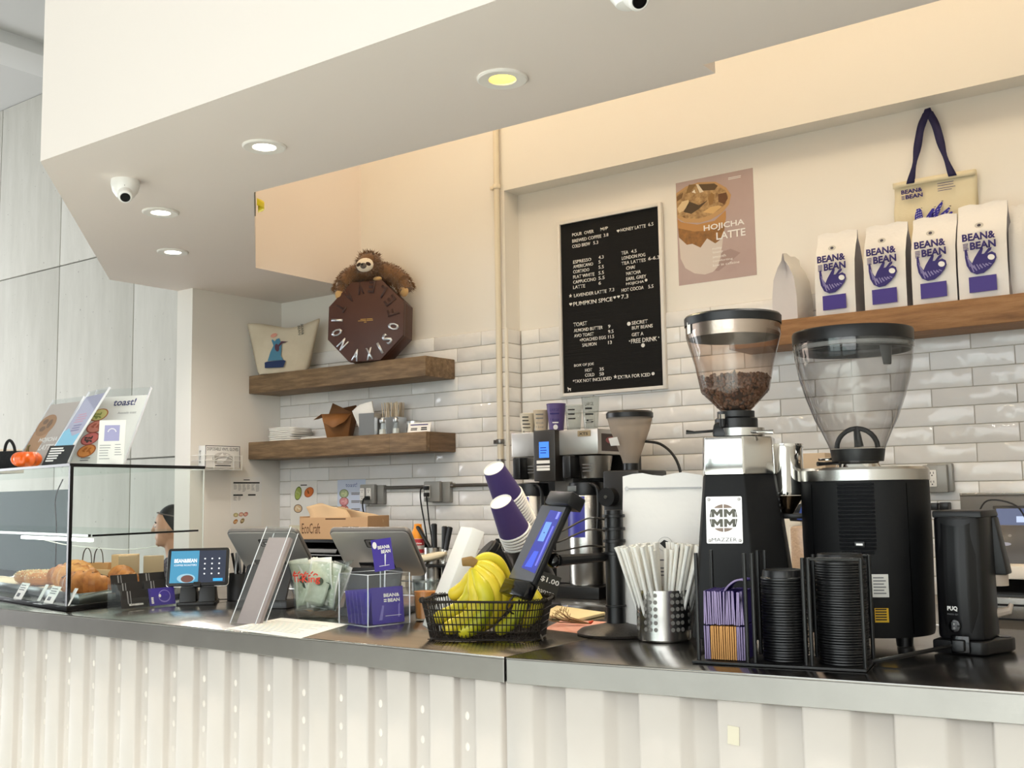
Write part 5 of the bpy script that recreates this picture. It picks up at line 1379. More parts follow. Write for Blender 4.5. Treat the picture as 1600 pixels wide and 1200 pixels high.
# ---- bananas
def banmat():
    m, N, L, b = nodes('banana_skin')
    tc = N.new('ShaderNodeTexCoord'); f = noise(N, L, 6, 3, .6)
    oi = N.new('ShaderNodeObjectInfo'); ad = N.new('ShaderNodeMath'); ad.operation = 'MULTIPLY_ADD'; ad.inputs[1].default_value = .35; L.new(oi.outputs['Random'], ad.inputs[0]); L.new(f, ad.inputs[2])
    L.new(ramp(N, L, ad.outputs[0], [(.35, '#a9b31f'), (.6, '#d9c92a'), (.85, '#ecd138')]), b.inputs['Base Color'])
    b.inputs['Roughness'].default_value = .42; return m
BAN = banmat(); STM = mat('banana_stem', '#8a6a3a', .8, bmp=(80, .3)); TIP = mat('banana_tip', '#3c2f1a', .9); BGR = mat('banana_green_neck', '#a9b02a', .5)
DB = dep(BC)
def banana(label, pts, r=.017, group='bananas in the wire basket', stem=True):
    """pts: (px, py, depth offset) from the stem to the tip"""
    P = [aD(x, y, DB + d) for x, y, d in pts]; o = P[-1]
    c = thing('banana', label, 'banana', o, 0, group)
    sp_ = spline([p - o for p in P], 6); n = len(sp_)
    rs = []
    for i in range(n):
        u = i / (n - 1); rs.append(r * (.42 + .58 * min(1, (u / .25) ** 1.2) if u < .25 else 1.0 if u < .8 else max(.25, math.sqrt(max(0, 1 - ((u - .8) / .215) ** 2)))))
    vs = MB(); vs.tube(sp_, rs, 10, flat=.92); vs.build('skin', BAN, c, ang=60)
    MB().tube([sp_[-2], sp_[-1] + (sp_[-1] - sp_[-2]) * .4], [r * .30, r * .22], 6).build('tip', TIP, c)
    return c
# hand of bananas: common crown near (737, 880)
banana('green-tinged banana draped over the right of the bunch, topmost', [(741, 878, .0), (757, 872, .01), (776, 878, .02), (788, 900, .03), (792, 925, .03), (788, 940, .02)], .0165)
banana('banana second from the top of the bunch', [(742, 882, -.005), (760, 884, -.01), (778, 900, -.01), (785, 925, -.01), (780, 950, -.012), (768, 968, -.02)], .0165)
banana('long yellow banana down the middle of the bunch', [(742, 886, -.012), (757, 898, -.02), (772, 922, -.022), (772, 952, -.022), (758, 972, -.028), (742, 984, -.03)], .0185)
banana('thick yellow banana in front, pointing to the lower left', [(741, 890, -.012), (750, 908, -.03), (760, 935, -.04), (754, 962, -.045), (738, 980, -.05), (716, 990, -.05)], .0195)
banana('banana hanging straight from the crown, greenish neck', [(737, 892, -.008), (741, 912, -.02), (746, 940, -.03), (735, 962, -.035), (715, 975, -.04), (692, 985, -.045)], .0185)
banana('banana lying across the left of the basket', [(738, 895, .0), (738, 915, .0), (732, 935, .0), (715, 952, .0), (695, 962, -.005), (678, 968, -.01)], .0175)
banana('banana behind the bunch pointing to the upper left rim', [(738, 890, .012), (736, 903, .03), (728, 915, .04), (715, 926, .045), (702, 931, .05)], .017)
cr = thing('banana_crown', 'brown cut crown joining the banana bunch', 'banana', aD(733, 881, DB - .005))
MB().tube([V((0, 0, 0)) + RT * -.016 + V((0, 0, .004)), V((0, 0, 0)) + RT * .004 + V((0, 0, .006)), RT * .016 + V((0, 0, .0))], [.012, .015, .013], 10, flat=.8).build('crown', STM, cr, .002)
banana('green banana of the second bunch, left one under the display', [(800, 918, .03), (797, 930, .02), (785, 945, .01), (770, 962, .0), (755, 982, -.01)], .0165)
banana('green banana of the second bunch, middle one under the display', [(806, 918, .02), (812, 932, -.01), (812, 952, -.02), (798, 972, -.03), (775, 988, -.035)], .0165)
banana('green banana of the second bunch, right one by the basket end', [(812, 922, .04), (828, 930, .03), (838, 945, .02), (832, 962, .01), (815, 978, .0)], .0165)
banana('greenish banana at the far right of the basket', [(808, 915, .05), (822, 920, .05), (836, 932, .05), (842, 950, .04), (838, 968, .03)], .016)

# ---- black price card on the basket
pcp = aD(851, 931, DB + .085)
c = thing('price_card', 'black chalk card reading $1.00 clipped behind the basket', 'sign', pcp, 45)
Mc = frame((0, 0, -.004), (1, 0, -.38), (.30, .28, 1)); MB().box(-.024, .026, 0, .058, -.002, 0, Mc).build('card', mat('chalk_grey_black', '#34332f', .75), c)
text(c, '$1.00', Mc, -.022, .034, .046, .014, WINK, bold=.02); text(c, 'banana', Mc, -.022, .008, .042, .012, WINK)

# ---- purple cups in slanted dispensers
q = aZ(806, 938, ZC)
CB = V((q.x - .03, 2.50, ZC))
CD = dep(aY(790, 800, 2.50)) 
ds = thing('cup_dispenser', 'black slanted double cup dispenser behind the bananas', 'dispenser', (aY(800, 900, 2.5).x, 2.5, ZC))
CUPP = mat('cup_purple', '#43346a', .55); CUPW = mat('cup_white', '#f0ece4', .5)
# one cup, base up, axis along local z from rim (0) to base (.108)
cupo = [(.0445, 0), (.0465, .002), (.0455, .005), (.0435, .005), (.031, .104), (.0315, .107)]
cup_me = {}
def make_cup(label, M, group, root=[None]):
    if root[0] is None:
        t = thing('paper_cup', label, 'cup', (0, 0, 0), 0, group)
        MB().lathe([(.0435, .006), (.031, .105)], 28).build('wall', CUPP, t)
        MB().lathe([(.0435, .007), (.0465, .005), (.047, .0025), (.0455, .0), (.043, .003)], 28).build('rim', CUPW, t)
        MB().lathe([(.031, .105), (.0295, .107), (.028, .103), (0, .102)], 28).build('base', CUPW, t)
        root[0] = t
    else: t = copy_tree(root[0])
    t['label'] = label; t['group'] = group
    t.matrix_world = M; return t
def cupstack(px0, py0, px1, py1, d0, d1, n, nm):
    a = aD(px0, py0, d0); b = aD(px1, py1, d1); ax_ = (a - b).normalized()
    for k in range(n):
        o = a - ax_ * (.107 + .0095 * k)
        make_cup('topmost purple paper cup of the %s slanted stack' % nm if k == 0 else 'nested purple paper cup in the %s slanted stack' % nm, frame(o, ax_.orthogonal(), ax_.cross(ax_.orthogonal())), 'purple paper cups in the %s stack' % nm)
    return a, b, ax_
a1, b1, x1 = cupstack(771, 731, 822, 833, 3.05, 3.16, 19, 'higher')
a2, b2, x2 = cupstack(782, 783, 826, 878, 2.93, 3.02, 14, 'lower')
o0 = V(ds.location)
for a_, x_, off in ((a1, x1, .27), (a2, x2, .19)):
    st = a_ - x_ * off
    up2 = (V((0, 0, 1)) - x_ * x_.z).normalized(); sdv = x_.cross(up2)
    Mx = frame(st - o0, sdv, up2)
    MB().lathe([(.052, -.10), (.052, .05), (.05, .05), (.05, -.10)], 28, Mx if (Mx.to_3x3() @ V((0, 0, 1))).dot(x_) > 0 else Mx @ Matrix.Rotation(PI, 4, 'X'), closed=True).build('tube', BLACKP, ds)
MB().box(-.10, .10, -.06, .10, .001, .012).build('foot', BLACKP, ds, .002)
MB().hexa([V((-.05, .0, .01)), V((.06, .0, .01)), V((.06, .09, .01)), V((-.05, .09, .01))], [V((-.03, .0, .20)), V((.04, .0, .20)), V((.04, .06, .20)), V((-.03, .06, .20))]).build('upright', BLACKP, ds, .003)
# upside-down black lid stack next to it
ls = thing('lid_dispenser', 'black slanted lid dispenser with a round lid showing behind the bananas', 'dispenser', (aY(760, 900, 2.52).x, 2.52, ZC))
q0 = aY(757, 858, 2.48) - V(ls.location); axl = V((-.45, -.55, .7)).normalized(); Ml = frame(q0, axl.orthogonal(), axl.cross(axl.orthogonal()))
MB().lathe([(0, .0), (.034, 0), (.036, -.003), (.041, -.006), (.041, -.02), (.044, -.022), (.044, -.09), (0, -.09)], 32, Ml).build('lid_stack', BLACKP, ls)
MB().box(-.02, .09, .0, .09, .001, zat(V(ls.location), 885) - ZC).build('stand', BLACKP, ls, .003)
MB().hexa([V((0, .02, .10)), V((.07, .02, .10)), V((.07, .05, .10)), V((0, .05, .10))], [V((.02, .02, zat(V(ls.location), 842) - ZC)), V((.03, .02, zat(V(ls.location), 842) - ZC)), V((.03, .05, zat(V(ls.location), 842) - ZC)), V((.02, .05, zat(V(ls.location), 842) - ZC))]).build('peak', BLACKP, ls)

# ---- customer display on a pole
PB = aZ(962, 993, ZC) + V((-.01, .02, 0))
dp = thing('display_stand', 'black pole stand with round base carrying the customer display', 'display', PB)
MB().lathe([(0, .001), (.088, .001), (.090, .006), (.080, .014), (.03, .024), (.026, .026), (0, .026)], 40).build('base', mat('base_black_speckle', '#1b1816', .45, bmp=(200, .1), var=(200, '#3a332c')), dp)
zt = zat(PB, 797) - ZC
MB().lathe([(.0215, .02), (.0215, zt), (0, zt)], 28).build('pole', BLACKP, dp)
MB().lathe([(.0225, .062), (.0245, .063), (.0245, .066), (.0225, .067)], 28, closed=True).build('ring', BLACKP, dp)
for py in (806, 826, 845, 864):
    z = zat(PB, py) - ZC; MB().lathe([(.022, z - .004), (.0265, z - .003), (.0265, z + .003), (.022, z + .004)], 28, closed=True).build('collar', BLACKP, dp)
D1, D0 = 2.37, 2.46
L_ = lambda p: p - PB
TLp, TRp, BLp, BRp = aD(850.7, 788, D0), aD(892, 790.7, D1), aD(797, 896, D0 - .045), aD(826, 906, D1 - .045)
ux = (TRp - TLp).normalized(); uy = (TLp - BLp).normalized(); nz = ux.cross(uy).normalized(); uy = nz.cross(ux)
Wd = (TRp - TLp).length; Hd = (TLp - BLp).length
o = BLp - PB
Md = frame(o, ux, uy)
MB().box(0, Wd, -.015, Hd, -.014, 0, Md).build('display_body', BLACKP, dp, .004)
MB().box(.004, Wd - .004, -.01, Hd - .004, .0003, .0012, Md).build('display_glass', mat('display_glass', '#55565e', .08, 0, .8), dp)
Ms = Md @ Matrix.Translation((0, 0, .0013))
for nm, pl_, col, st in (('screen_glow', [(.35, .1), (.92, .05), (.92, .9), (.45, .92)], '#3d44a8', .9), ('screen_panel', [(.5, .48), (.72, .48), (.72, .75), (.5, .75)], '#6f9af0', 1.1), ('screen_text', [(.45, .12), (.72, .12), (.72, .34), (.55, .34)], '#4a62e8', 1.0), ('screen_bar', [(.78, .8), (.86, .8), (.86, .9), (.78, .9)], '#8a90ff', 1.0), ('screen_line', [(.80, .15), (.86, .15), (.86, .7), (.80, .7)], '#7a7cf0', .9)):
    flat(dp, nm, Ms, [[(u * Wd, v * Hd) for u, v in pl_]], emis('disp_' + col.strip('#'), col, st), .0006 if nm == 'screen_glow' else .001)
MB().box(Wd * .25, Wd * 1.12, Hd - .002, Hd + .03, -.03, .012, Md).build('card_reader', BLACKP, dp, .004)
MB().box(-.004, Wd * .95, -.048, -.012, -.02, .006, Md).build('lower_clamp', BLACKG, dp, .004)
mid = Md @ V((Wd * .6, Hd * .45, -.014))
for py, dz in ((812, .03), (830, .01), (855, -.01)):
    z = zat(PB, py) - ZC
    MB().tube(spline([V((0, 0, z)) + RT * -.02, V((0, 0, z)) + RT * -.06 + UP * .003, mid + V((0, 0, dz)) + RT * .03, mid + V((0, 0, dz))], 5), .004, 8, flat=.5).build('arm', BLACKP, dp)
z = zat(PB, 870) - ZC
MB().tube([V((0, 0, z)) + RT * -.02, mid + V((0, 0, -.03)) + RT * .03], [.010, .013], 10).build('main_arm', BLACKP, dp)
MB().ball(mid + V((0, 0, -.03)) + RT * .02, .017, 14, 10).build('ball_joint', BLACKG, dp)
MB().tube(spline([Md @ V((Wd * .35, -.045, -.01)), Md @ V((Wd * .3, -.075, -.01)), aD(812, 965, D0 - .02) - PB, aD(838, 982, D0 - .02) - PB, aD(848, 1000, 2.34) - PB], 6), .0022, 6).build('cable', mat('grey_cable', '#4a443c', .5), dp)

# ---- dried flowers and papers behind the display base
pg = thing('kraft_envelope', 'pale kraft envelope lying behind the display base', 'envelope', aZ(885, 968, ZC), 20)
poly = [aZ(x, y, ZC) - pg.location for x, y in ((842, 966), (905, 972), (946, 962), (870, 951))]
poly = [Matrix.Rotation(math.radians(-20), 3, 'Z') @ p for p in poly]
MB().prism([(p.x, p.y) for p in poly], .008, Matrix.Translation((0, 0, .001))).build('envelope', mat('kraft_pale', '#e6d2a2', .8), pg, .001)
pg2 = thing('printed_flyer', 'pinkish printed flyer lying under the dried flowers', 'paper', aZ(895, 986, ZC))
poly = [aZ(x, y, ZC) - pg2.location for x, y in ((850, 983), (905, 990), (948, 972), (880, 968))]
MB().prism([(p.x, p.y) for p in poly], .0009).build('sheet', mat('flyer_pink', '#d9a595', .7, var=(30, '#c9866f')), pg2)
df = thing('dried_flowers', 'small tied bunch of dried brown flowers beside the basket', 'flowers', aZ(897, 978, ZC) + V((0, 0, .003)), 20)
for k in range(9):
    a_ = -.5 + k * .12; e = V((-.03 - .02 * math.cos(k), .03 * math.sin(a_ * 3), .012 + .008 * (k % 3)))
    MB().tube([(.04, 0, .003), e * .6, e], .0012, 5).build('stalk', mat('dry_stalk', '#8a6a44', .8), df)
    mbx = MB()
    for j in range(6):
        d = V((math.cos(j * 1.05) * .6 - .5, math.sin(j * 1.05), .35)).normalized(); mbx.add([e, e + d * .014 + V((0, .003, 0)), e + d * .018, e + d * .014 - V((0, .003, 0))], [(0, 1, 2, 3)])
    mbx.build('flower_head', mat('dry_petal', '#b99a6e', .85), df, solid=.0006)
MB().tube([(.038, -.004, .006), (.046, 0, .009), (.04, .004, .004)], .003, 6).build('red_tie', mat('red_tie', '#cf4a26', .6), df)

# ---- large white coffee bag
q = aZ(1041, 992, ZC); q = V((q.x, q.y, ZC)) + V((-.02, .04, 0))
cbg = thing('large_coffee_bag', 'big plain white coffee bag with zip seal behind the straws', 'coffee bag', q, 24)
hB = zat(q, 741) - ZC
fr_, sd_ = bag_mesh(.185, .075, hB); fr_.build('pouch', BAGW, cbg, ang=50); sd_.build('gusset', BAGS, cbg, ang=50)
MB().box(-.088, .09, -.006, -.0035, hB * .905, hB * .915).build('zip_strip', mat('zip_grey', '#8c8a88', .3, .5), cbg)
MB().lathe([(0, 0), (.005, 0), (.005, .002), (0, .002)], 12, frame((-.083, -.0055, hB * .91), (1, 0, 0), (0, 0, 1))).build('zip_knob', STEELD, cbg)
Mg = frame((0, -.0478, 0), (1, 0, 0), (0, .0, 1)); zl = .56 * hB
flat(cbg, 'round_stamp', Mg, [ell(.006, zl, .0165, .0165, 24)], mat('stamp_grey', '#b5b2ae', .6), .001); flat(cbg, 'round_stamp_field', Mg, [ell(.006, zl, .0155, .0155, 24)], BAGW, .0014)
flat(cbg, 'stamp_figure', Mg, [[(-.006, zl + .002), (.004, zl + .010), (.013, zl + .006), (.010, zl - .002), (.014, zl - .010), (.004, zl - .008), (-.001, zl - .003)]], INK, .0018)
lines(Mg @ Matrix.Translation((0, 0, .001)), cbg, -.045, .055, [zl - .055, zl - .063, zl - .071], .003, GREYINK); lines(Mg @ Matrix.Translation((0, 0, .001)), cbg, -.01, .02, [zl - .037], .003, GREYINK)

# ---- straw holder
q = aZ(1038, 1000, ZC)
SH = thing('straw_holder', 'perforated stainless steel cylinder holding wrapped straws', 'container', q)
hS = zat(q, 920) - ZC
R_ = .0585
MB().lathe([(0, .001), (R_ - .004, .001), (R_, .005), (R_, hS), (R_ - .0012, hS), (R_ - .0012, .006), (0, .006)], 56).build('cylinder', STEEL, SH)
HOLE = mat('hole_shadow', '#8e8a84', .6)
az = math.atan2(-q.y, -q.x)
cols = [-78, -66, -41, -29, -17, 19, 31, 43, 68, 80]
hp = MB().prism(ell(0, 0, .0045, .0045, 14), .0006).mesh(); hp.materials.append(HOLE); hp.name = 'hole'
for cdeg in cols:
    for r in range(6):
        a_ = az + math.radians(cdeg); n_ = V((math.cos(a_), math.sin(a_), 0))
        o = link('hole', hp, SH, frame(n_ * (R_ + .0001) + V((0, 0, .028 + .0145 * r)), V((-n_.y, n_.x, 0)), (0, 0, 1)))
WRAP = mat('straw_wrapper', '#faf7f0', .7, bmp=(60, .15)); STRI = mat('straw_dark', '#5c5852', .5)
sw = MB().tube([(0, 0, 0), (0, 0, .012), (0, 0, .19), (0, 0, .203)], [.0058, .0052, .0052, .0075], 8, flat=.75).mesh(); sw.materials.append(WRAP); sw.name = 'wrapped_straw'
sw2 = MB().tube([(0, 0, 0), (0, 0, .2)], .0042, 8).mesh(); sw2.materials.append(STRI); sw2.name = 'striped_straw'
n = 52
for k in range(n):
    a_ = 2 * PI * k * .381966; rr = math.sqrt((k + .5) / n); d = V((math.cos(a_), math.sin(a_), 0))
    base = V(q) + d * .041 * rr + V((0, 0, .008)); tip = d * (.03 * rr) + V((0, 0, .2))
    tip += RT * .036 * (1 if d.dot(RT) > 0 else -1) * rr
    ax_ = tip.normalized(); dark = k in (8,)
    o = link('wrapped_straw' if not dark else 'dark_straw', sw if not dark else sw2, None, frame(base, ax_.orthogonal(), ax_.cross(ax_.orthogonal())))
    if k % 5 == 0: o.scale = (1, 1, .93)
    tag(o, 'white paper-wrapped straw in the perforated steel holder' if not dark else 'single dark unwrapped straw among the white ones', 'straw', 'straws in the steel holder')

# ---- rack with sleeves and lids
p0, p1 = aZ(1086, 1037, ZC), aZ(1350, 1051, ZC)
rr_ = math.degrees(math.atan2(p1.y - p0.y, p1.x - p0.x)); RL = (p1 - p0).length
rk = thing('lid_rack', 'black metal counter rack for cup sleeves and lids', 'rack', p0, rr_)
MB().box(-.005, RL + .005, -.004, .13, .001, .006).build('base_plate', BLACKM, rk, .001)
MR = Matrix.Translation(p0) @ Matrix.Rotation(math.radians(rr_), 4, 'Z')
def rod(x, y, h): MB().tube([(x, y, .005), (x, y, h)], .0038, 10).build('rod', BLACKM, rk)
XA, XB, XCc = .052, .157, .262
for x in (.006, .098, .112, .204, .214, .306):
    for y in (.008, .118): rod(x, y, .205 if x < .2 else .198)
for y in (.008, .118): MB().tube([(.214, y, .196), (.306, y, .196)], .0028, 8).build('top_bar', BLACKM, rk)
# lids
lidp = [(0, .0125), (.036, .0125), (.0375, .0145), (.0395, .0145), (.0405, .0125), (.0425, .0045), (.0450, .0035), (.0455, .0015), (.0445, 0), (.042, 0), (.0412, .003), (.0385, .0115), (0, .0105)]
lm = MB().lathe(lidp, 36).mesh(ang=25); lm.materials.append(mat('lid_black', '#101012', .33)); lm.name = 'lid'
def lids(cx, n, s, dz, side, ztop):
    for k in range(n):
        o = link('cup_lid', lm, None, MR @ Matrix.Translation((cx + random.uniform(-.0006, .0006), .064 + random.uniform(-.0006, .0006), .0065 + k * dz)) @ Euler((math.radians(random.uniform(-.8, .8)), math.radians(random.uniform(-.8, .8)), 0)).to_matrix().to_4x4() @ Matrix.Diagonal((s, s, 1.0 if k < n - 1 else 1.25, 1)))
        tag(o, ('topmost black plastic lid of the %s stack in the rack' if k == n - 1 else 'black plastic lid within the %s stack in the rack') % side, 'lid', 'black lids in the %s stack' % side)
lids(XB, 30, .92, .0051, 'shorter', 0); lids(XCc, 39, 1.0, .0047, 'taller', 0)
# sleeves
SLV = mat('sleeve_purple', '#2c1d6a', .6); SLE = mat('sleeve_edge', '#9384ab', .8); SLK = mat('sleeve_kraft', '#c08a4e', .8)
def sleeve_mesh(m, me_):
    mb = MB().box(0, .0022, 0, .085, 0, .062); k_ = mb.mesh(.0004, 1); k_.materials.append(m); k_.name = 'sleeve'
    e = MB().box(-.0002, .0024, -.0006, .001, .0005, .0615); ke = e.mesh(); ke.materials.append(me_); ke.name = 'sleeve_edge'; return k_, ke
sp_, se_ = sleeve_mesh(SLV, SLE); kp_, ke_ = sleeve_mesh(SLK, mat('sleeve_kraft_edge', '#d19a5c', .8))
first = {}
for lev, z0 in ((0, .0075), (1, .0705)):
    for k in range(19):
        x = .016 + k * .0041; kraft = lev == 0 and 2 < k < 15
        if (lev == 1) and k == 9: z_extra = .0
        c = bpy.data.objects.new('cup_sleeve', (kp_ if kraft else sp_)); C.objects.link(c)
        c.matrix_world = MR @ Matrix.Translation((x, .014, z0 + random.uniform(0, .0025) * lev)) @ Matrix.Rotation(math.radians(random.uniform(-1, 1) + (random.uniform(-2.5, 2.5) if lev else 0)), 4, 'Y')
        link('edge', ke_ if kraft else se_, c)
        tag(c, ('kraft-edged cup sleeve in the lower row of the rack' if kraft else 'purple cup sleeve in the lower row of the rack') if lev == 0 else 'purple cup sleeve in the upper row of the rack', 'cup sleeve', 'cup sleeves in the rack')
c = thing('cup_sleeve', 'curved purple cup sleeve sticking up above the others', 'cup sleeve', MR @ V((.045, .03, .118)), rr_)
MB().grid(lambda u, v: (.006 + .045 * u, .045 * v, .010 + .055 * u ** .8 - .03 * u * u + .0 * v), 10, 4).build('sleeve', SLV, c, solid=.002)
MB().tube([V((.006 + .045 * u, -.001, .010 + .055 * u ** .8 - .03 * u * u)) for u in [i / 10 for i in range(11)]], .0018, 6).build('edge', SLE, c)
# ================================================================ grinders and tamper press
GB = mat('grinder_black', '#0d0d0f', .55, 0, .3, bmp=(120, .03)); HOP = glass('hopper_smoked', '#f1e7df', 1.2, .02, .03, '#d9c8ba', 1.5, ('#a08a7c', .28)); HOPC = glass('hopper_clear', '#f2f0ee', 1.3, .02, .015, '#ffffff', 1.5, ('#8b898c', .28))
POL = mat('polished_band', '#dcdad6', .12, 1)
# ---- left grinder
GL = aZ(1166, 1004, ZC); mg = mpp(GL)
g1 = thing('coffee_grinder', 'faceted black coffee grinder with beans in its hopper', 'coffee grinder', GL, 19)
Z = lambda py, P=GL: zat(P, py) - ZC
bot = [(-.092, -.11), (.038, -.11), (.112, -.045), (.112, .10), (-.10, .10), (-.10, -.09)]
top = [(-.064, -.080), (.016, -.080), (.073, -.030), (.073, .075), (-.070, .075), (-.070, -.066)]
zb, zc1, zc2 = .02, Z(742), Z(684)
MB().hexa([V((x, y, zb)) for x, y in bot], [V((x, y, zc1)) for x, y in top]).build('body', GB, g1, .003)
for x, y in ((-.07, -.07), (.07, -.05), (.07, .07), (-.07, .07)): MB().lathe([(0, .001), (.014, .001), (.014, .022), (0, .022)], 16, Matrix.Translation((x, y, 0))).build('foot', BLACKP, g1)
MB().hexa([V((x * 1.015, y * 1.015, zc1)) for x, y in top], [V((x * .985, y * .985, zc2)) for x, y in top]).build('chrome_band', POL, g1, .003)
for k in range(4):   # vent slits on the right flank
    zz = zc1 - .045 - .012 * k; f_ = (zc1 - zz) / (zc1 - zb); MB().box(.0735 + .039 * f_, .0745 + .039 * f_, -.012, .05, zz, zz + .006).build('vent_slit', BLACKG, g1)
# name plate
fz = lambda z: (z - zb) / (zc1 - zb)
yp = lambda z: lerp(-.11, -.080, fz(z))
z0_, z1_ = Z(846), Z(775)
Mp = frame((lerp(-.092, -.064, fz(z0_)) + .012, yp(z0_) - .0005, z0_), (1, 0, 0), (0, (yp(z1_) - yp(z0_)) / (z1_ - z0_), 1))
pw, ph = .074, (z1_ - z0_)
MB().prism(rrect(pw, ph, .003, cx=pw / 2, cy=ph / 2), .0015, Mp).build('name_plate', mat('plate_steel', '#b5b3ae', .3, .9), g1)
Mi = Mp @ Matrix.Translation((0, 0, .0016)); cx, cy = pw * .48, ph * .54; rr = .0285
DKM = mat('plate_engraving', '#5c5a50', .5, .3)
for sx in (-1, 1):
    for sy in (-1, 1):
        arc = [(cx + sx * .0012, cy + sy * .0095)] if 0 else []
        pts = [(cx + sx * (rr * math.cos(math.radians(a))), cy + sy * (rr * math.sin(math.radians(a)))) for a in range(48, 91, 7)]
        pts = [(x if abs(x - cx) > .001 else cx + sx * .001, y) for x, y in pts] + [(cx + sx * .001, cy + sy * .0205)]
        flat(g1, 'plate_segment', Mi, [pts], mat('plate_brown', '#8a786c', .5, .3))
        bx0, by0 = cx + (.0012 if sx > 0 else -.0245), cy + (.002 if sy > 0 else -.0185)
        flat(g1, 'plate_letter', Mi, [[(bx0 + u * .0232, by0 + v * .0165) for u, v in ((0, 0), (0, 1), (.27, 1), (.5, .6), (.73, 1), (1, 1), (1, 0), (.74, 0), (.74, .5), (.5, .12), (.26, .5), (.26, 0))]], DKM)
        sgp = [(cx + sx * rr * math.cos(math.radians(a)), cy + sy * rr * math.sin(math.radians(a))) for a in range(4, 40, 6)] + [(cx + sx * .0252, cy + sy * .018), (cx + sx * .0252, cy + sy * .002)]
        flat(g1, 'plate_segment', Mi, [sgp], DKM)
text(g1, 'MAZZER', Mi, pw * .14, .004, pw * .7, .0075, GREYINK)
for x, y in ((.006, .006), (pw - .006, .006), (.006, ph - .006), (pw - .006, ph - .006)): MB().lathe([(0, .0025), (.0032, .002), (.0036, 0)], 12, Mp @ Matrix.Translation((x, y, .0012))).build('screw', STEELD, g1)
# top: collar, adjustment ring with levers, hopper
hx, hy = -.004, 0
za, zn, zh = zc2, Z(655), Z(643)
MB().hexa([V((-.052, -.05, za)), V((.016, -.05, za)), V((.03, .05, za)), V((-.052, .05, za))], [V((-.048, -.042, Z(660))), (V((.006, -.042, Z(660)))), V((.02, .045, Z(660))), V((-.048, .045, Z(660)))]).build('collar', BLACKP, g1, .008)
MB().lathe([(.0, za), (.046, za), (.046, zn), (.040, zn + .004), (.040, zh), (0, zh)], 36, Matrix.Translation((hx, hy, 0))).build('neck', BLACKP, g1)
MB().lathe([(.048, Z(682)), (.052, Z(682)), (.052, Z(670)), (.048, Z(670))], 48, Matrix.Translation((hx + .008, hy - .004, 0)), closed=True).build('adjusting_ring', STEEL, g1)
MB().tube([(.03, -.045, Z(677)), (.055, -.058, Z(678)), (.078, -.062, Z(679))], [.004, .003, .005], 10).build('lever', CHROME, g1)
MB().tube([(-.045, -.03, Z(673)), (-.09, -.035, Z(675)), (-.108, -.037, Z(674))], [.003, .003, .005], 8).build('lever', BLACKP, g1)
MB().tube([(-.028, -.052, Z(668)), (-.028, -.052, Z(650))], .006, 10).build('lock_pin', BLACKP, g1); MB().tube([(-.028, -.052, Z(656)), (-.028, -.052, Z(649))], .0068, 10).build('pin_cap', CHROME, g1)
pr = [(29, 643), (34, 637), (72, 612), (76, 606), (84, 560), (100, 524), (101, 512), (101, 496)]
HP = [(r * .00128, Z(y)) for r, y in ((24, 643), (57, 612), (58.5, 607), (66, 570), (79.5, 526), (80, 515), (80, 506))]
MH = Matrix.Translation((hx, hy, 0))
MB().lathe(HP, 56, MH).build('hopper', HOP, g1, ang=30)
MB().lathe([(.1005, Z(529)), (.1015, Z(508)), (.0995, Z(508)), (.0985, Z(529))], 56, MH, closed=True).build('steel_band', STEEL, g1)
MB().lathe([(.1045, Z(509)), (.105, Z(497)), (.102, Z(494)), (.02, Z(492)), (0, Z(492)), (0, Z(508)), (.1, Z(508))], 56, MH, closed=False).build('hopper_lid', BLACKP, g1)
MB().lathe([(.030, Z(592)), (.0, Z(577))], 24, MH).build('inner_cone', HOP, g1)
flat(g1, 'paper_label', frame((hx - .088, -.055, Z(523)), (.55, -.83, 0), (0, 0, 1)), [[(-.008, 0), (.008, 0), (.008, .026), (-.008, .026)]], PAPER)
# doser on the far right side
MB().lathe([(0, Z(775)), (.040, Z(775)), (.042, Z(770)), (.042, Z(703)), (.044, Z(700)), (.044, Z(694)), (0, Z(694))], 32, Matrix.Translation((.088, .075, 0))).build('doser', CHROME, g1)
MB().lathe([(.036, Z(776)), (.012, Z(805))], 20, Matrix.Translation((.092, .075, 0))).build('chute', mat('bronze_steel', '#a68c74', .25, 1), g1)
MB().box(.08, .125, .05, .09, Z(812), Z(804)).build('fork', BLACKP, g1, .002)
# beans heaped in the cone
BEAN = mat('roasted_bean', '#573825', .4, var=(60, '#6b4830'))
bb = MB().ball((0, 0, 0), (.0058, .0043, .0033), 8, 6)
mb = MB(); random.seed(3)
def hr(z):
    for (r0, z0q), (r1, z1q) in zip(HP, HP[1:]):
        if z0q <= z <= z1q: return lerp(r0, r1, (z - z0q) / (z1q - z0q))
    return .03
zl0, zl1 = Z(640), Z(590)
for _ in range(1300):
    z = lerp(zl0, zl1, random.random() ** .6); R1 = hr(z) - .004; a = random.uniform(0, 2 * PI)
    r = R1 * (random.uniform(.9, 1) if random.random() < .6 and z < zl1 - .008 else math.sqrt(random.random()))
    zz = z + (.004 * random.random())
    E_ = Euler((random.uniform(0, 6), random.uniform(0, 6), random.uniform(0, 6))).to_matrix()
    c = V((hx + r * math.cos(a), hy + r * math.sin(a), zz)); o = len(mb.v)
    mb.v += [tuple(c + E_ @ V(p)) for p in bb.v]; mb.f += [tuple(i + o for i in f) for f in bb.f]
stuff(mb.build('coffee_beans', BEAN, g1, merge=1e-9))
MB().lathe([(0, zl0), (hr(zl0) * .8, zl0), (hr(Z(615)) * .9, Z(613)), (hr(Z(596)) * .9, Z(597)), (0, Z(592))], 24, MH).build('bean_core', mat('bean_dark', '#2a170d', .8), g1)

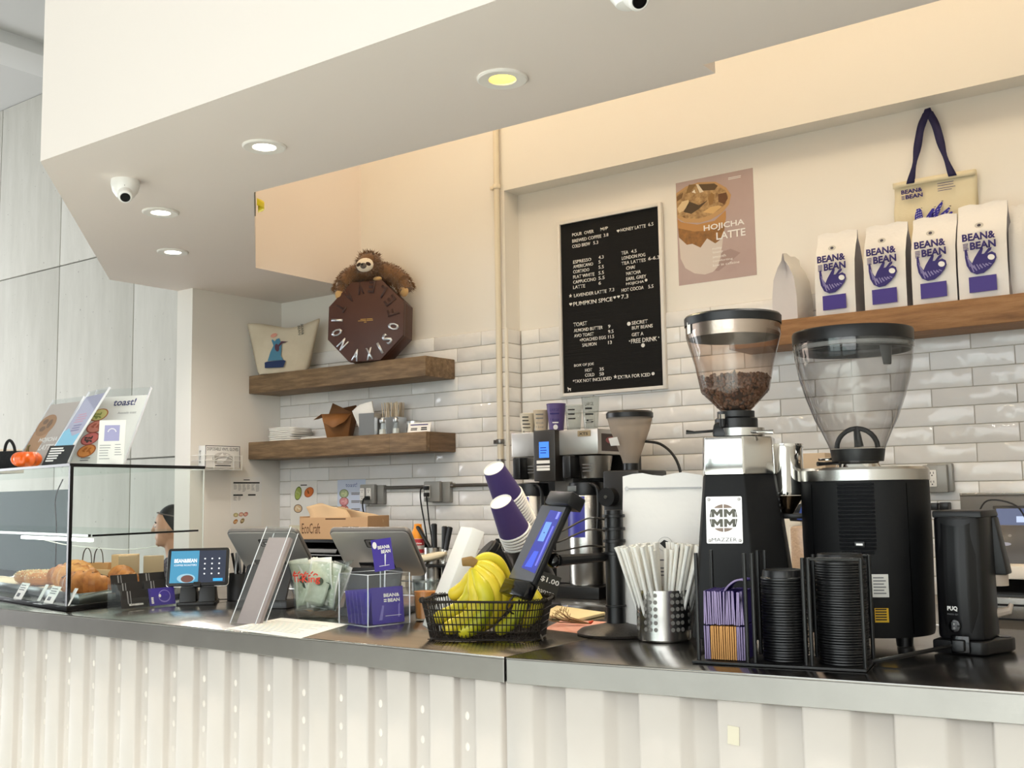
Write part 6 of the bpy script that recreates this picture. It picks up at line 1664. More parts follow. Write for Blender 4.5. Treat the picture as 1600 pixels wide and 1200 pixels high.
# ---- right grinder
GR = aZ(1362, 1003, ZC) + V((-.004, .012, 0)); m2_ = mpp(GR)
g2 = thing('coffee_grinder', 'round black coffee grinder with empty clear hopper', 'coffee grinder', GR, 17)
Z2 = lambda py: zat(GR, py) - ZC
r0 = 100 * m2_ * .985
MB().lathe([(0, .022), (r0 * .95, .022), (r0 * .965, .03), (r0 * .99, Z2(840)), (r0 * .985, Z2(752)), (0, Z2(752))], 72).build('body', GB, g2)
for k in range(4): a = PI / 4 + k * PI / 2; MB().lathe([(0, .001), (.016, .001), (.018, .024), (0, .024)], 16, Matrix.Translation((r0 * .7 * math.cos(a), r0 * .7 * math.sin(a), 0))).build('foot', BLACKP, g2)
MB().lathe([(r0 * .985, Z2(752)), (r0, Z2(751)), (r0, Z2(735)), (r0 * .97, Z2(731)), (0, Z2(730))], 72).build('chrome_band', STEEL, g2)
for a_ in (-52, 40):   # panel seams
    a = math.radians(-90 + a_); MB().box(-.0006, .0006, -.0008, .0008, .03, Z2(756), Matrix.Translation((r0 * .985 * math.cos(a), r0 * .985 * math.sin(a), 0))).build('panel_seam', mat('seam_black', '#020202', 1, 0, 0), g2)
# louvred vent panel
Mv = Matrix.Rotation(math.radians(-6), 4, 'Z')
nr = 19
for k in range(nr):
    zz = lerp(Z2(864), Z2(757), k / (nr - 1)); w = .036 if k > 2 else .036 * math.sin(math.acos(max(0, 1 - (k + .8) / 3.6)))
    vs = []
    mb = MB(); n = 8
    for lo, dz_, dr in ((0, 0, .0005), (1, .0046, .0055), (2, .0060, .0005)): vs += [Mv @ V(((r0 + dr) * math.sin(lerp(-w, w, i / n) / r0), -(r0 + dr) * math.cos(lerp(-w, w, i / n) / r0), zz + dz_ - .003)) for i in range(n + 1)]
    mb.add(vs, [(j * (n + 1) + i, j * (n + 1) + i + 1, (j + 1) * (n + 1) + i + 1, (j + 1) * (n + 1) + i) for j in range(2) for i in range(n)])
    mb.build('louvre', mat('louvre_grey', '#26272a', .4), g2)
MB().box(-.010, .010, -.006, .002, -.006, .006, Mv @ Matrix.Translation((.004, -r0 - .001, Z2(846)))).build('port_frame', BLACKP, g2, .001)
MB().box(-.0065, .0065, -.0068, -.004, -.0018, .0022, Mv @ Matrix.Translation((.004, -r0 - .001, Z2(846)))).build('port', mat('port_metal', '#d9d6d0', .3, .8), g2)
def curved(parent, name, a0, a1, z0, z1, m, dr=.0007):
    n = 6; mb = MB(); vs = [V(((r0 * .99 + dr) * math.sin(lerp(a0, a1, i / n)), -(r0 * .99 + dr) * math.cos(lerp(a0, a1, i / n)), z)) for z in (z0, z1) for i in range(n + 1)]
    mb.add(vs, [(i, i + 1, n + 2 + i, n + 1 + i) for i in range(n)]); return mb.build(name, m, parent)
A0, A1 = math.radians(4), math.radians(18)
curved(g2, 'rating_label', A0, A1, Z2(924), Z2(890), PAPER)
for k in range(6): curved(g2, 'label_print', A0 + .02, A1 - .04 - .03 * (k % 2), Z2(919 - 4.6 * k), Z2(918 - 4.6 * k) + .0008, GREYINK, .0012)
curved(g2, 'warning_label', A0 + .02, A1 - .02, Z2(961), Z2(940), mat('warning_yellow', '#e8b81c', .5))
for k in range(5): curved(g2, 'label_print', A0 + .03, A1 - .05, Z2(958 - 3.8 * k), Z2(957 - 3.8 * k) + .0012, INK, .0012)
hM = Matrix.Translation((-.010, .0, 0)); s_ = m2_ * .985
MB().lathe([(0, Z2(730)), (.048, Z2(730)), (.043, Z2(722)), (.043, Z2(719)), (0, Z2(719))], 40, hM).build('flange', CHROME, g2)
MB().lathe([(0, Z2(721)), (40 * s_, Z2(721)), (43 * s_, Z2(702)), (0, Z2(702))], 40, hM).build('neck', BLACKP, g2)
H2 = [(r * s_, Z2(y)) for r, y in ((43, 702), (46, 694), (55, 674), (65, 655), (78, 620), (87, 590), (92, 565), (94.5, 541), (94.5, 526))]
MB().lathe(H2, 64, hM).build('hopper', HOPC, g2, ang=30)
MB().lathe([(93.5 * s_, Z2(548)), (94.9 * s_, Z2(546)), (94.9 * s_, Z2(541)), (93.5 * s_, Z2(541))], 64, hM, closed=True).build('hopper_rim', glass('hopper_rim', '#e8e6e2', 1.0, .03, .1), g2)
MB().lathe([(95 * s_, Z2(537)), (95.5 * s_, Z2(521)), (94 * s_, Z2(518)), (30 * s_, Z2(514)), (0, Z2(514))], 64, hM).build('hopper_lid', BLACKP, g2)
MB().lathe([(91 * s_, Z2(550)), (92 * s_, Z2(536)), (90 * s_, Z2(536)), (89 * s_, Z2(550))], 64, hM, closed=True).build('lid_skirt', glass('lid_skirt', '#a9a9ac', 1, .05, .03, '#333333'), g2)
MB().hexa([V((.052, -.09, Z2(578))), V((.068, -.086, Z2(578))), V((.068, -.076, Z2(578))), V((.052, -.08, Z2(578)))], [V((.042, -.096, Z2(528))), V((.072, -.09, Z2(528))), V((.072, -.074, Z2(528))), V((.042, -.08, Z2(528)))]).build('magnet_clip', BLACKP, g2, .002)
MB().tube([hM @ V((.042 * math.cos(a), -.01, Z2(700) + .042 * math.sin(a))) for a in [PI * k / 12 for k in range(13)]], .0055, 10).build('guard_bow', BLACKP, g2)
MB().tube([hM @ V((.0, -.01, Z2(668))), hM @ V((.004, -.012, Z2(698)))], [.006, .010], 10).build('guard_post', BLACKP, g2)
MB().tube([(-.05, -.02, Z2(723)), (-.085, -.04, Z2(724)), (-.092, -.044, Z2(724))], [.003, .004, .005], 8).build('shut_off', BLACKP, g2)
MB().tube([(-.06, .0, Z2(716)), (-.09, -.02, Z2(717))], .003, 8).build('lever', CHROME, g2)

# ---- tamper press
PQ_ = aZ(1502, 1024, ZC) + V((0, .07, 0))
tp = thing('tamper_press', 'black automatic tamper press seen from behind, power cable plugged in', 'tamper press', PQ_, 2); tp.scale = (.86, .86, 1)
Z3 = lambda py: zat(PQ_, py) - ZC
PBK = mat('press_black', '#0f0f11', .42, 0, .4); ztop = Z3(797)
base = [(-.065, -.075), (.04, -.082), (.052, -.07), (.062, -.03), (.085, .02), (.088, .05), (.06, .07), (-.055, .07)]
MB().prism(base, .026, Matrix.Translation((0, 0, .001))).build('base', PBK, tp, .004)
col = [(-.056, .06), (-.060, -.03), (-.048, -.060), (-.015, -.072), (.015, -.072), (.044, -.060), (.054, -.03), (.054, .06)]
MB().hexa([V((x, y, .027)) for x, y in col], [V((x * .98, y * .92, ztop - .012)) for x, y in col]).build('column', PBK, tp, .006)
shell = [(-.046, -.055), (-.03, -.070), (-.0, -.077), (.02, -.072), (.036, -.058)]
def sh(u, v):
    i = u * (len(shell) - 1); k = min(int(i), len(shell) - 2); x = lerp(shell[k][0], shell[k + 1][0], i - k); y = lerp(shell[k][1], shell[k + 1][1], i - k)
    z = lerp(.03, ztop - .03, v); bulge = .010 * math.sin(PI * min(1, v * 1.1)) - .004
    return (x, y - bulge, z + (.012 * abs(2 * u - 1) ** 2 if v > .95 else 0))
MB().grid(sh, 16, 16).build('back_shell', PBK, tp, ang=60)
MB().hexa([V((-.056, -.058, ztop - .014)), V((.052, -.058, ztop - .014)), V((.060, .10, ztop - .014)), V((-.05, .10, ztop - .014))], [V((-.056, -.056, ztop)), V((.050, -.056, ztop)), V((.056, .09, ztop)), V((-.05, .09, ztop))]).build('top_cover', PBK, tp, .004)
MB().hexa([V((.0, .055, Z3(900))), V((.078, .055, Z3(900))), V((.078, .12, Z3(900))), V((.0, .12, Z3(900)))], [V((-.02, .05, ztop - .014)), V((.058, .05, ztop - .014)), V((.058, .10, ztop - .014)), V((-.02, .10, ztop - .014))]).build('head', PBK, tp, .004)
MB().lathe([(0, Z3(918)), (.029, Z3(918)), (.029, Z3(900)), (0, Z3(900))], 32, Matrix.Translation((.045, .088, 0))).build('tamper_piston', mat('piston_beige', '#c9b7a6', .4), tp)
MB().lathe([(0, .027), (.014, .027), (.014, .0285), (0, .0285)], 24, Matrix.Translation((.068, .035, 0))).build('portafilter_rest', BLACKG, tp)
MB().tube([(.05, .05, Z3(960)), (.078, .055, Z3(955)), (.082, .06, Z3(945))], [.010, .008, .005], 8).build('fork', mat('piston_beige', '#c9b7a6'), tp)
Mk = frame((0, -.0865, 0), (1, 0, 0), (0, 0, 1))
zsw = Z3(972)
text(tp, 'PUQ', Mk, -.026, Z3(950), .022, .010, WINK, bold=.05); text(tp, 'PRESS Q1', Mk, -.026, Z3(956), .022, .0035, GREYINK)
MB().lathe([(0, .004), (.0105, .004), (.0125, .003), (.0125, -.004)], 28, Mk @ Matrix.Translation((-.012, zsw, 0))).build('switch_ring', BLACKG, tp)
MB().box(-.006, .006, -.0075, .0075, .003, .0058, Mk @ Matrix.Translation((-.012, zsw, 0))).build('rocker', mat('rocker_grey', '#4a4a4c', .4), tp, .001)
text(tp, 'I', Mk @ Matrix.Translation((0, 0, .0055)), -.0126, zsw + .002, .001, .004, WINK); text(tp, 'O', Mk @ Matrix.Translation((0, 0, .0055)), -.0142, zsw - .006, .004, .004, WINK)
zk = Z3(1000)
MB().box(-.022, .018, zk - .017, zk + .017, -.006, .003, Mk).build('socket', BLACKG, tp, .003)
MB().box(-.016, .010, zk - .012, zk + .010, .003, .022, Mk).build('plug', BLACKP, tp, .003)
Mw = Matrix.Translation(PQ_) @ Matrix.Rotation(math.radians(2), 4, 'Z') @ Matrix.Diagonal((.86, .86, 1, 1))
s0 = V((-.01, -.108, zk - .002)); e0 = Mw.inverted() @ aZ(1362, 1034, ZC + .006)
e1 = Mw.inverted() @ aZ(1415, 1024, ZC + .016)
MB().tube(spline([V((-.005, -.10, zk)), V((-.03, -.115, zk - .004)), e1, e0], 8), .0042, 8).build('power_cable', CABLE, tp)

# ================================================================ back counter: brewer and neighbours
YF = 4.08
def bx_(px, py, Y=YF): return aY(px, py, Y)
xl, xr = bx_(799, 690).x, bx_(934, 690).x
BO = V(((xl + xr) / 2, YF, ZB)); bwid = (xr - xl)
br = thing('coffee_brewer', 'twin steel coffee brewer with blue display and sample cups on top', 'coffee machine', BO)
ZZ = lambda py, px=870, Y=YF: aY(px, py, Y).z - ZB
hw = bwid / 2; zt_, zp = ZZ(673), ZZ(712)
MB().box(-hw, hw, 0, .38, zp, zt_).build('head', mat('brewer_steel', '#c2beb8', .33, .9, bmp=(30, .05)), br, .004)
MB().box(-hw, hw, .22, .38, .06, zp).build('back_panel', mat('brewer_dark', '#1a1918', .4), br)
MB().box(-.05, .05, .08, .24, .06, zp).build('spine', mat('brewer_grey', '#9f9c98', .35, .8), br)
MB().box(-hw, hw, -.02, .36, .0, .055).build('base', BLACKP, br, .006)
x0c, x1c = bx_(840, 700).x - BO.x, bx_(874, 700).x - BO.x
MB().box(x0c, x1c, -.035, .05, ZZ(752), zt_ + .004).build('control_panel', mat('control_black', '#2a2623', .4), br, .006)
Mk = FRONT((0, -.0355, 0)); xm = (x0c + x1c) / 2
flat(br, 'lcd', Mk, [[(xm - .027, ZZ(715)), (xm + .027, ZZ(715)), (xm + .027, ZZ(690)), (xm - .027, ZZ(690))]], emis('lcd_blue', '#4f8cff', 1.1), .0008)
lines(Mk @ Matrix.Translation((0, 0, .0008)), br, xm - .02, xm + .02, [ZZ(700), ZZ(704), ZZ(708)], .004, emis('lcd_text', '#27419a', .8))
for a, b_ in ((724, 719), (730, 727), (735, 731)): flat(br, 'button_label', Mk, [[(xm - .042, ZZ(a)), (xm + .03, ZZ(a)), (xm + .03, ZZ(b_)), (xm - .042, ZZ(b_))]], PAPER)
xb0, xb1 = bx_(903, 680).x - BO.x, bx_(923, 680).x - BO.x
MB().prism(rrect(xb1 - xb0, ZZ(675) - ZZ(684), .003, cx=(xb0 + xb1) / 2, cy=(ZZ(675) + ZZ(684)) / 2), .003, FRONT((0, -.0005, 0))).build('badge', mat('badge_gold', '#b9a584', .4, .6), br)
text(br, 'XTS', FRONT((0, -.004, 0)), xb0 + .008, ZZ(682), (xb1 - xb0) * .7, .012, INK, bold=.02)
flat(br, 'side_label', frame((hw + .0006, .1, 0), (0, 1, 0), (0, 0, 1)), [[(-.07, ZZ(707)), (.10, ZZ(707)), (.10, ZZ(680)), (-.07, ZZ(680))]], mat('label_dark', '#4a3a36', .5)); flat(br, 'side_label_red', frame((hw + .0012, .1, 0), (0, 1, 0), (0, 0, 1)), [ell(.015, ZZ(690), .05, .016, 16)], mat('label_red', '#a8575a', .5))
for sg, pxa, pxb in ((-1, 812, 842), (1, 890, 936)):
    xa, xb = bx_(pxa, 740).x - BO.x, bx_(pxb, 740).x - BO.x; cx = (xa + xb) / 2
    bsk = MB().lathe([(0, ZZ(748)), (.062, ZZ(748)), (.078, ZZ(714)), (0, ZZ(714))], 36, Matrix.Translation((cx + .01, .08, 0))).build('filter_basket', mat('basket_steel', '#a8a39b', .3, .9), br)
    MB().box(xa - .008, xa + .035, -.045, .03, ZZ(748), ZZ(713)).build('handle', BLACKP, bsk, .006)
    lines(FRONT((cx + .012, .0, 0)), bsk, -.02, .04, [ZZ(728), ZZ(733), ZZ(738)], .004, GREYINK)
PURW = mat('purple_wrap', '#37379a', .4)
for pxa, pxb, lab in ((809, 851, 'steel coffee carafe with purple wrap under the left brewer station'), (893, 956, 'steel coffee carafe with purple wrap under the right brewer station')):
    xa, xb = aY(pxa, 800, YF + .07).x, aY(pxb, 800, YF + .07).x; r_ = .083; cx = (aY(pxa, 800, YF + .07).x + r_) if pxa < 850 else (xa + r_)
    c = thing('coffee_carafe', lab, 'carafe', (cx, YF + .07, ZB + .055))
    zz = lambda py: aY(870, py, YF + .07).z - ZB - .055
    MB().lathe([(0, .002), (r_, .002), (r_ + .002, .01), (r_ + .002, zz(776)), (r_ - .004, zz(772))], 40).build('body', STEEL, c)
    MB().lathe([(r_ - .001, zz(776)), (r_ + .001, zz(773)), (r_ - .006, zz(755)), (.03, zz(753)), (0, zz(753))], 40).build('top', BLACKP, c)
    mb = MB(); n = 12; vs = [V(((r_ + .003) * math.sin(a), -(r_ + .003) * math.cos(a), z)) for z in (zz(838), zz(776)) for a in [math.radians(lerp(-62, 26, i / n)) for i in range(n + 1)]]
    mb.add(vs, [(i, i + 1, n + 2 + i, n + 1 + i) for i in range(n)]); mb.build('purple_wrap', PURW, c)
    MB().box(-.045, .0, -r_ - .004, -r_ + .02, zz(768), zz(760)).build('gauge', mat('gauge_grey', '#7a7f80', .3), c, .002)
    MB().tube(spline([(.05, -.05, zz(757)), (.095, -.06, zz(765)), (.1, -.06, zz(800)), (.088, -.05, zz(825))], 5), .008, 8).build('handle', BLACKP, c)
    Mw_ = frame((-.012, -.0862, 0), (1, -.08, 0), (0, 0, 1)); text(c, 'BEAN&', Mw_, -.012, zz(786), .04, .012, WINK, bold=.03); text(c, 'BEAN', Mw_, -.005, zz(791), .033, .012, WINK, bold=.03)
# sample cups on the brewer
TC = mat('cup_cream', '#e9ddc6', .6); CLR = glass('clear_cup', '#f1f3f2', .9, .04, .06)
def sample(px0, px1, py0, lab, m, tapx, writing, ink):
    zt0 = br.location.z + zt_; Yc = YF + .10
    a, b_ = aY(px0, py0, Yc), aY(px1, py0, Yc); cx = (a.x + b_.x) / 2; r1 = (b_.x - a.x) / 2 * .92; h = a.z - zt0
    c = thing('sample_cup', lab, 'cup', (cx, Yc, zt0), 28, 'sample cups on the brewer')
    MB().lathe([(0, .002), (r1 * tapx, .002), (r1 * .97, h - .004), (r1, h - .002), (r1 * .97, h), (r1 * .93, h - .003), (r1 * tapx * .95, .005), (0, .005)], 32).build('cup', m, c)
    Mw_ = frame((0, -r1 * .87, 0), (1, 0, 0), (0, -.12, 1))
    for k, w in enumerate(writing):
        if w == '~': lines(Mw_ @ Matrix.Translation((0, 0, .003)), c, -r1 * .5, r1 * .5, [h * (.78 - .17 * k)], h * .05, ink)
        else: text(c, w, Mw_ @ Matrix.Translation((0, 0, .004)), -r1 * .5, h * (.72 - .17 * k), r1 * .9, h * .1, ink)
    return c
CUPV = mat('cup_violet', '#5c4a82', .5)
sample(813, 836, 647, 'small cream sample cup with handwriting, leftmost on the brewer', TC, .72, ['~', '~', '~', '~', '8oz'], INK)
sample(834, 857, 642, 'plain beige sample cup beside the purple one', mat('cup_beige', '#d8c6aa', .6), .72, ['~', '~', 'REGULAR', '12oz'], GREYINK)
c = sample(855, 883, 632, 'tall purple sample cup marked LARGE on the brewer', CUPV, .7, ['LARGE', '~', '16oz'], PURPLED)
flat(c, 'white_sticker', frame((0, -.0385, 0), (1, 0, 0), (0, -.12, 1)), [[(-.014, .04), (.014, .04), (.014, .046), (-.014, .046)], ell(0, .022, .011, .012, 12)], WINK, .003)
sample(883, 909, 634, 'clear plastic sample cup in the middle of the brewer top', CLR, .74, ['~', '~', '~'], INK)
sample(909, 936, 621, 'tallest clear plastic sample cup marked LARGE', CLR, .74, ['LARGE', '~', '~', '5'], INK)
# small grinder behind the big bag
q = aY(985, 700, 4.10); SG = V((q.x, 4.10, ZB))
sg = thing('small_grinder', 'batch coffee grinder with smoky brown hopper between brewer and white bag', 'coffee grinder', SG)
zz = lambda py: aY(985, py, 4.10).z - ZB
MB().box(-.09, .09, -.09, .16, .001, zz(735)).build('body', mat('grinder_body_dark', '#171615', .4), sg, .01)
MB().lathe([(0, zz(740)), (.034, zz(740)), (.034, zz(722)), (0, zz(722))], 28).build('neck', BLACKP, sg)
MB().lathe([(.034, zz(724)), (.040, zz(715)), (.085, zz(672)), (.100, zz(650))], 44).build('hopper', glass('hopper_brown', '#ded2c6', 1, .05, .42, '#cfc3b6'), sg)
MB().lathe([(.102, zz(653)), (.103, zz(646)), (.095, zz(643)), (0, zz(643))], 44).build('hopper_lid', BLACKP, sg)
flat(sg, 'sticker', frame((-.028, -.073, zz(696)), (1, -.1, 0), (0, -.5, 1)), [[(-.026, 0), (.022, 0), (.022, .04), (-.026, .036)]], PAPER, .004)
MB().lathe([(0, 0), (.04, 0), (.04, .04), (0, .04)], 28, frame((-.05, -.09, zz(776)), (1, 0, 0), (0, 0, 1))).build('dial', BLACKP, sg); MB().lathe([(0, .04), (.008, .04), (.008, .046), (0, .046)], 16, frame((-.05, -.09, zz(776)), (1, 0, 0), (0, 0, 1))).build('dial_screw', CHROME, sg)
MB().tube(spline([(.05, .02, zz(690)), (.12, .05, zz(695)), (.18, .06, zz(715)), (.21, .06, zz(745)), (.21, .06, zz(790))], 6), .006, 8).build('cable', CABLE, sg)

# oven with the deli paper box on top
q = aY(520, 842, 4.12); ov = thing('toaster_oven', 'black countertop oven with chrome racks behind the registers', 'oven', (q.x, 4.12, ZB))
zo = aY(520, 842, 4.12).z - ZB; ow0, ow1 = aY(452, 842, 4.12).x - q.x, aY(596, 842, 4.12).x - q.x
mb = MB().box(ow0, ow1, .0, .36, zo - .02, zo).box(ow0, ow0 + .015, .0, .36, 0, zo).box(ow1 - .015, ow1, .0, .36, 0, zo).box(ow0, ow1, .34, .36, 0, zo).box(ow0, ow1, 0, .36, 0, .02); mb.build('shell', mat('oven_black', '#0c0c0d', .35), ov)
MB().box(ow0 - .002, ow0 + .014, -.006, .0, 0, zo).build('door_edge', STEEL, ov); MB().box(ow0 - .002, ow0 + .10, -.008, -.001, zo - .028, zo).build('blue_corner', mat('oven_blue', '#7fa3d6', .4), ov, .002)
for k in range(3): MB().box(ow0 + .03, ow1 - .02, .01, .014, zo - .09 - .05 * k, zo - .085 - .05 * k).build('rack', STEEL, ov)
MB().hexa([V((ow0 + .12, .02, zo - .078)), V((ow0 + .34, .02, zo - .078)), V((ow0 + .34, .2, zo - .078)), V((ow0 + .12, .2, zo - .078))], [V((ow0 + .10, .01, zo - .055)), V((ow0 + .36, .01, zo - .055)), V((ow0 + .36, .21, zo - .055)), V((ow0 + .10, .21, zo - .055))]).build('tray', STEELD, ov)
pb = thing('paper_box', 'kraft dispenser box with brown deli sheets pulled up', 'box', (aY(538, 838, 4.16).x, 4.16, ZB + zo), 10)
w0 = (aY(572, 830, 4.16).x - aY(482, 830, 4.16).x) / 2; hb = aY(530, 806, 4.16).z - (ZB + zo)
mb = MB().box(-w0, w0, -.10, -.098, 0, hb * .95).box(-w0, w0, .098, .10, 0, hb).box(-w0, -w0 + .003, -.10, .10, 0, hb).box(w0 - .003, w0, -.10, .10, 0, hb).box(-w0, w0, -.1, .1, 0, .003); mb.build('carton', mat('kraft_box', '#c7a078', .8), pb)
Mf = FRONT((0, -.1005, 0)); text(pb, 'EcoCraft', Mf, -w0 + .015, hb * .25, .12, hb * .45, mat('print_brown', '#5a3a20', .8)); lines(Mf, pb, w0 - .16, w0 - .03, [hb * .3, hb * .5], .006, mat('print_brown', '#5a3a20'))
lines(Mf, pb, -.05, .08, [hb * .86], .006, mat('print_brown', '#5a3a20'), 0)
DELI = mat('deli_sheet', '#d2b38c', .8)
for k, (fx, ry, hgt, tw) in enumerate(((-.3, -14, .12, .35), (.25, 8, .10, -.2))):
    o = MB().grid(lambda u, v: ((u - .5) * .26 + fx * .3 + .02 * math.sin(4 * v), -.04 + .07 * k + .05 * v * tw + .012 * math.sin(7 * u + k), hgt * v * (1 - .5 * abs(u - .35 + .3 * k)) + hb * .6), 10, 8).build('deli_sheet', DELI, pb, solid=.0006)
# spray bottle, knives, bowls on the back counter
YV = 4.05
def bq(px, Y=YV): return V((aY(px, 850, Y).x, Y, ZB))
q = bq(653); zv = lambda py, Y=YV: aY(660, py, Y).z - ZB
c = thing('spray_can', 'white cooking spray can with red label and orange cap', 'bottle', q, 30); r_ = .032
MB().lathe([(0, .002), (r_, .002), (r_, zv(842)), (r_ * .75, zv(836)), (0, zv(836))], 28).build('can', mat('can_white', '#efece6', .4), c)
MB().lathe([(r_ + .0004, zv(864)), (r_ + .0004, zv(842))], 28).build('label', mat('can_red', '#c2303a', .4), c); MB().lathe([(r_ + .0006, zv(858)), (r_ + .0006, zv(852))], 28).build('label_band', mat('can_grey', '#c9c4bf', .4), c)
MB().lathe([(r_ * .98, zv(842)), (r_ * .92, zv(832)), (r_ * .62, zv(824)), (r_ * .6, zv(819)), (0, zv(818))], 28).build('cap', mat('can_orange', '#f0960f', .4), c)
text(c, 'Vegalene', frame((0, -r_ - .001, 0), (1, 0, 0), (0, 0, 1)), -.026, zv(851), .052, .013, WINK, bold=.02)
q = bq(676); c = thing('utensil_jar', 'steel jar holding knives beside the spray can', 'container', q)
MB().lathe([(0, .002), (.04, .002), (.042, zv(855)), (.040, zv(855)), (.038, .005), (0, .005)], 28).build('jar', STEEL, c)
for k, (px0, py0, px1, py1) in enumerate(((676, 862, 652, 822), (680, 860, 678, 818), (693, 858, 695, 822), (697, 860, 703, 823))):
    a, b_ = aY(px0, py0, YV), aY(px1, py1, YV - .01 + .01 * k)
    kn = thing('knife', ('knife with thick black handle leaning left in the jar', 'black handled knife standing upright in the jar', 'round black utensil handle behind the white block sign', 'short black utensil handle right of the block sign')[k], 'knife', a, 0, 'utensils in the steel jar')
    MB().tube([V((0, 0, 0)), (b_ - a) * .96, b_ - a], [.010, .015, .009], 10, flat=.6).build('handle', BLACKP, kn)
    MB().tube([(b_ - a) * -.9, V((0, 0, 0))], [.004, .008], 6, flat=.25).build('blade', STEEL, kn)
c = thing('rolling_pin', 'pale wooden rolling pin lying on the back counter', 'rolling pin', V((aY(662, 880, 3.98).x, 3.98, ZB + .16)), 0)
MB().tube([(-.10, 0, -.02), (-.07, 0, -.01), (.10, 0, .02), (.14, 0, .03)], [.008, .02, .018, .008], 12).build('pin', mat('pale_wood', '#e2d3b4', .7), c)
c = thing('prep_rack', 'dark metal prep rack under the rolling pin', 'rack', V((aY(662, 900, 4.0).x, 4.03, ZB)), 0)
zr_ = .137
MB().box(-.13, .17, -.08, .12, zr_ - .012, zr_).build('top_tray', BLACKM, c, .003)
for x in (-.12, .16):
    for y in (-.07, .11): MB().box(x - .006, x + .006, y - .006, y + .006, .001, zr_ - .012).build('leg', BLACKM, c)
MB().box(-.12, .16, -.07, .11, .05, .058).build('shelf', STEEL, c)
q = bq(722, 4.16); c = thing('mixing_bowl', 'dark steel bowl with lid right of the white block sign', 'bowl', q)
zb2 = aY(718, 888, 4.1).z - ZB
MB().lathe([(0, .002), (.05, .002), (.09, zb2 * .6), (.098, zb2 - .012), (.1, zb2 - .008), (.08, zb2), (0, zb2 + .006)], 40).build('bowl', mat('bowl_steel', '#6a625c', .25, 1), c)
MB().lathe([(0, zb2 + .004), (.012, zb2 + .004), (.014, zb2 + .02), (0, zb2 + .024)], 16, Matrix.Translation((-.05, 0, 0))).build('knob', mat('knob_brown', '#5a3a26', .5), c)
c = thing('egg_tray', 'white eggs carton on the back counter by the rolling pin', 'carton', bq(632, 4.22)); 
MB().box(-.1, .05, -.05, .08, 0, zv(872)).build('carton', mat('carton_cream', '#e2d6c2', .9), c, .004)
for k in range(4): MB().ball((-.08 + .035 * k, -.03, zv(868)), (.016, .016, .02), 12, 8).build('egg', mat('egg_white', '#efe6d6', .5), c)

# ================================================================ behind the right grinder and the press
q = aY(1560, 885, 3.75)
em = thing('espresso_machine', 'stainless espresso machine with two tablets on top, right edge', 'coffee machine', (q.x, 3.75, ZB))
ze = lambda py: aY(1570, py, 3.75).z - ZB
x0 = aY(1500, 890, 3.75).x - q.x
MB().box(x0, 1.1, 0, .5, ze(905), ze(884)).build('top_shelf', mat('machine_cream', '#e6ddd0', .35), em, .004)
MB().box(x0, 1.1, .06, .5, ze(932), ze(905)).build('dark_bay', BLACKG, em)
MB().box(x0, 1.1, -.03, .5, .0, ze(932)).build('lower_body', STEEL, em, .004)
for k in range(2): MB().box(x0, 1.1, -.034, -.03, ze(945 + 22 * k), ze(942 + 22 * k)).build('trim_line', BLACKM, em)
# tablets
def tablet(label, pa, pb, pc_, Y, back, body):
    a, b_, c_ = aY(*pa, Y), aY(*pb, Y), aY(*pc_, Y - back)
    t = thing('tablet', label, 'tablet', c_)
    ux_ = V((1, 0, 0)); w = b_.x - a.x; uyv = (a - c_); uyv.x = 0; h = uyv.length
    Mt = frame((0, 0, 0), ux_, uyv); MB().box(0, w, 0, h, -.008, 0, Mt).build('body', body, t, .003); return t, Mt, w, h
t, Mt, w, h = tablet('tablet with bluish order screen standing on the espresso machine', (1556, 790), (1640, 786), (1553, 884), 3.98, .03, BLACKP)
flat(t, 'screen', Mt, [[(.012, h * .5), (w - .01, h * .5), (w - .01, h * .95), (.012, h * .95)]], emis('screen_violet', '#4c5578', .8))
flat(t, 'screen_button', Mt, [[(.02, h * .53), (.055, h * .53), (.055, h * .6), (.02, h * .6)]], emis('screen_mint', '#5fd0d8', .9), .0008); flat(t, 'screen_tile', Mt, [[(.075, h * .72), (.105, h * .72), (.105, h * .82), (.075, h * .82)], [(.13, h * .72), (.16, h * .72), (.16, h * .82), (.13, h * .82)]], emis('screen_pale_blue', '#b9c8e8', .9), .0008)
MB().tube(spline([Mt @ V((-.06, h * .8, -.03)), Mt @ V((-.02, h * 1.1, -.02)), Mt @ V((.08, h * .98, .02)), Mt @ V((.12, h * .6, .02))], 6), .003, 6).build('cable', CABLE, t)
t, Mt, w, h = tablet('dark tablet leaning in front of the order screen tablet', (1550, 820), (1640, 815), (1552, 880), 3.90, .04, mat('tablet_grey', '#4a4644', .3))
flat(t, 'camera_dot', Mt, [ell(.035, h * .5, .02, .006, 12)], mat('lens_lilac', '#a0a2b8', .3)); flat(t, 'badge', Mt, [ell(.05, h * .72, .006, .005, 8)], mat('badge_grey', '#8a8684', .4))
# black adapters under the outlet
c = thing('power_adapter', 'two black adapters on the wall below the right outlet', 'adapter', (aY(1470, 792, YR - .02).x, YR - .012, aY(1470, 797, YR - .02).z))
MB().box(-.04, -.004, -.045, 0, 0, .03).build('adapter', BLACKP, c, .004); MB().box(.004, .04, -.05, 0, 0, .032).build('adapter', BLACKP, c, .004); MB().box(-.004, .004, -.02, 0, .008, .02).build('white_link', OUTW, c)
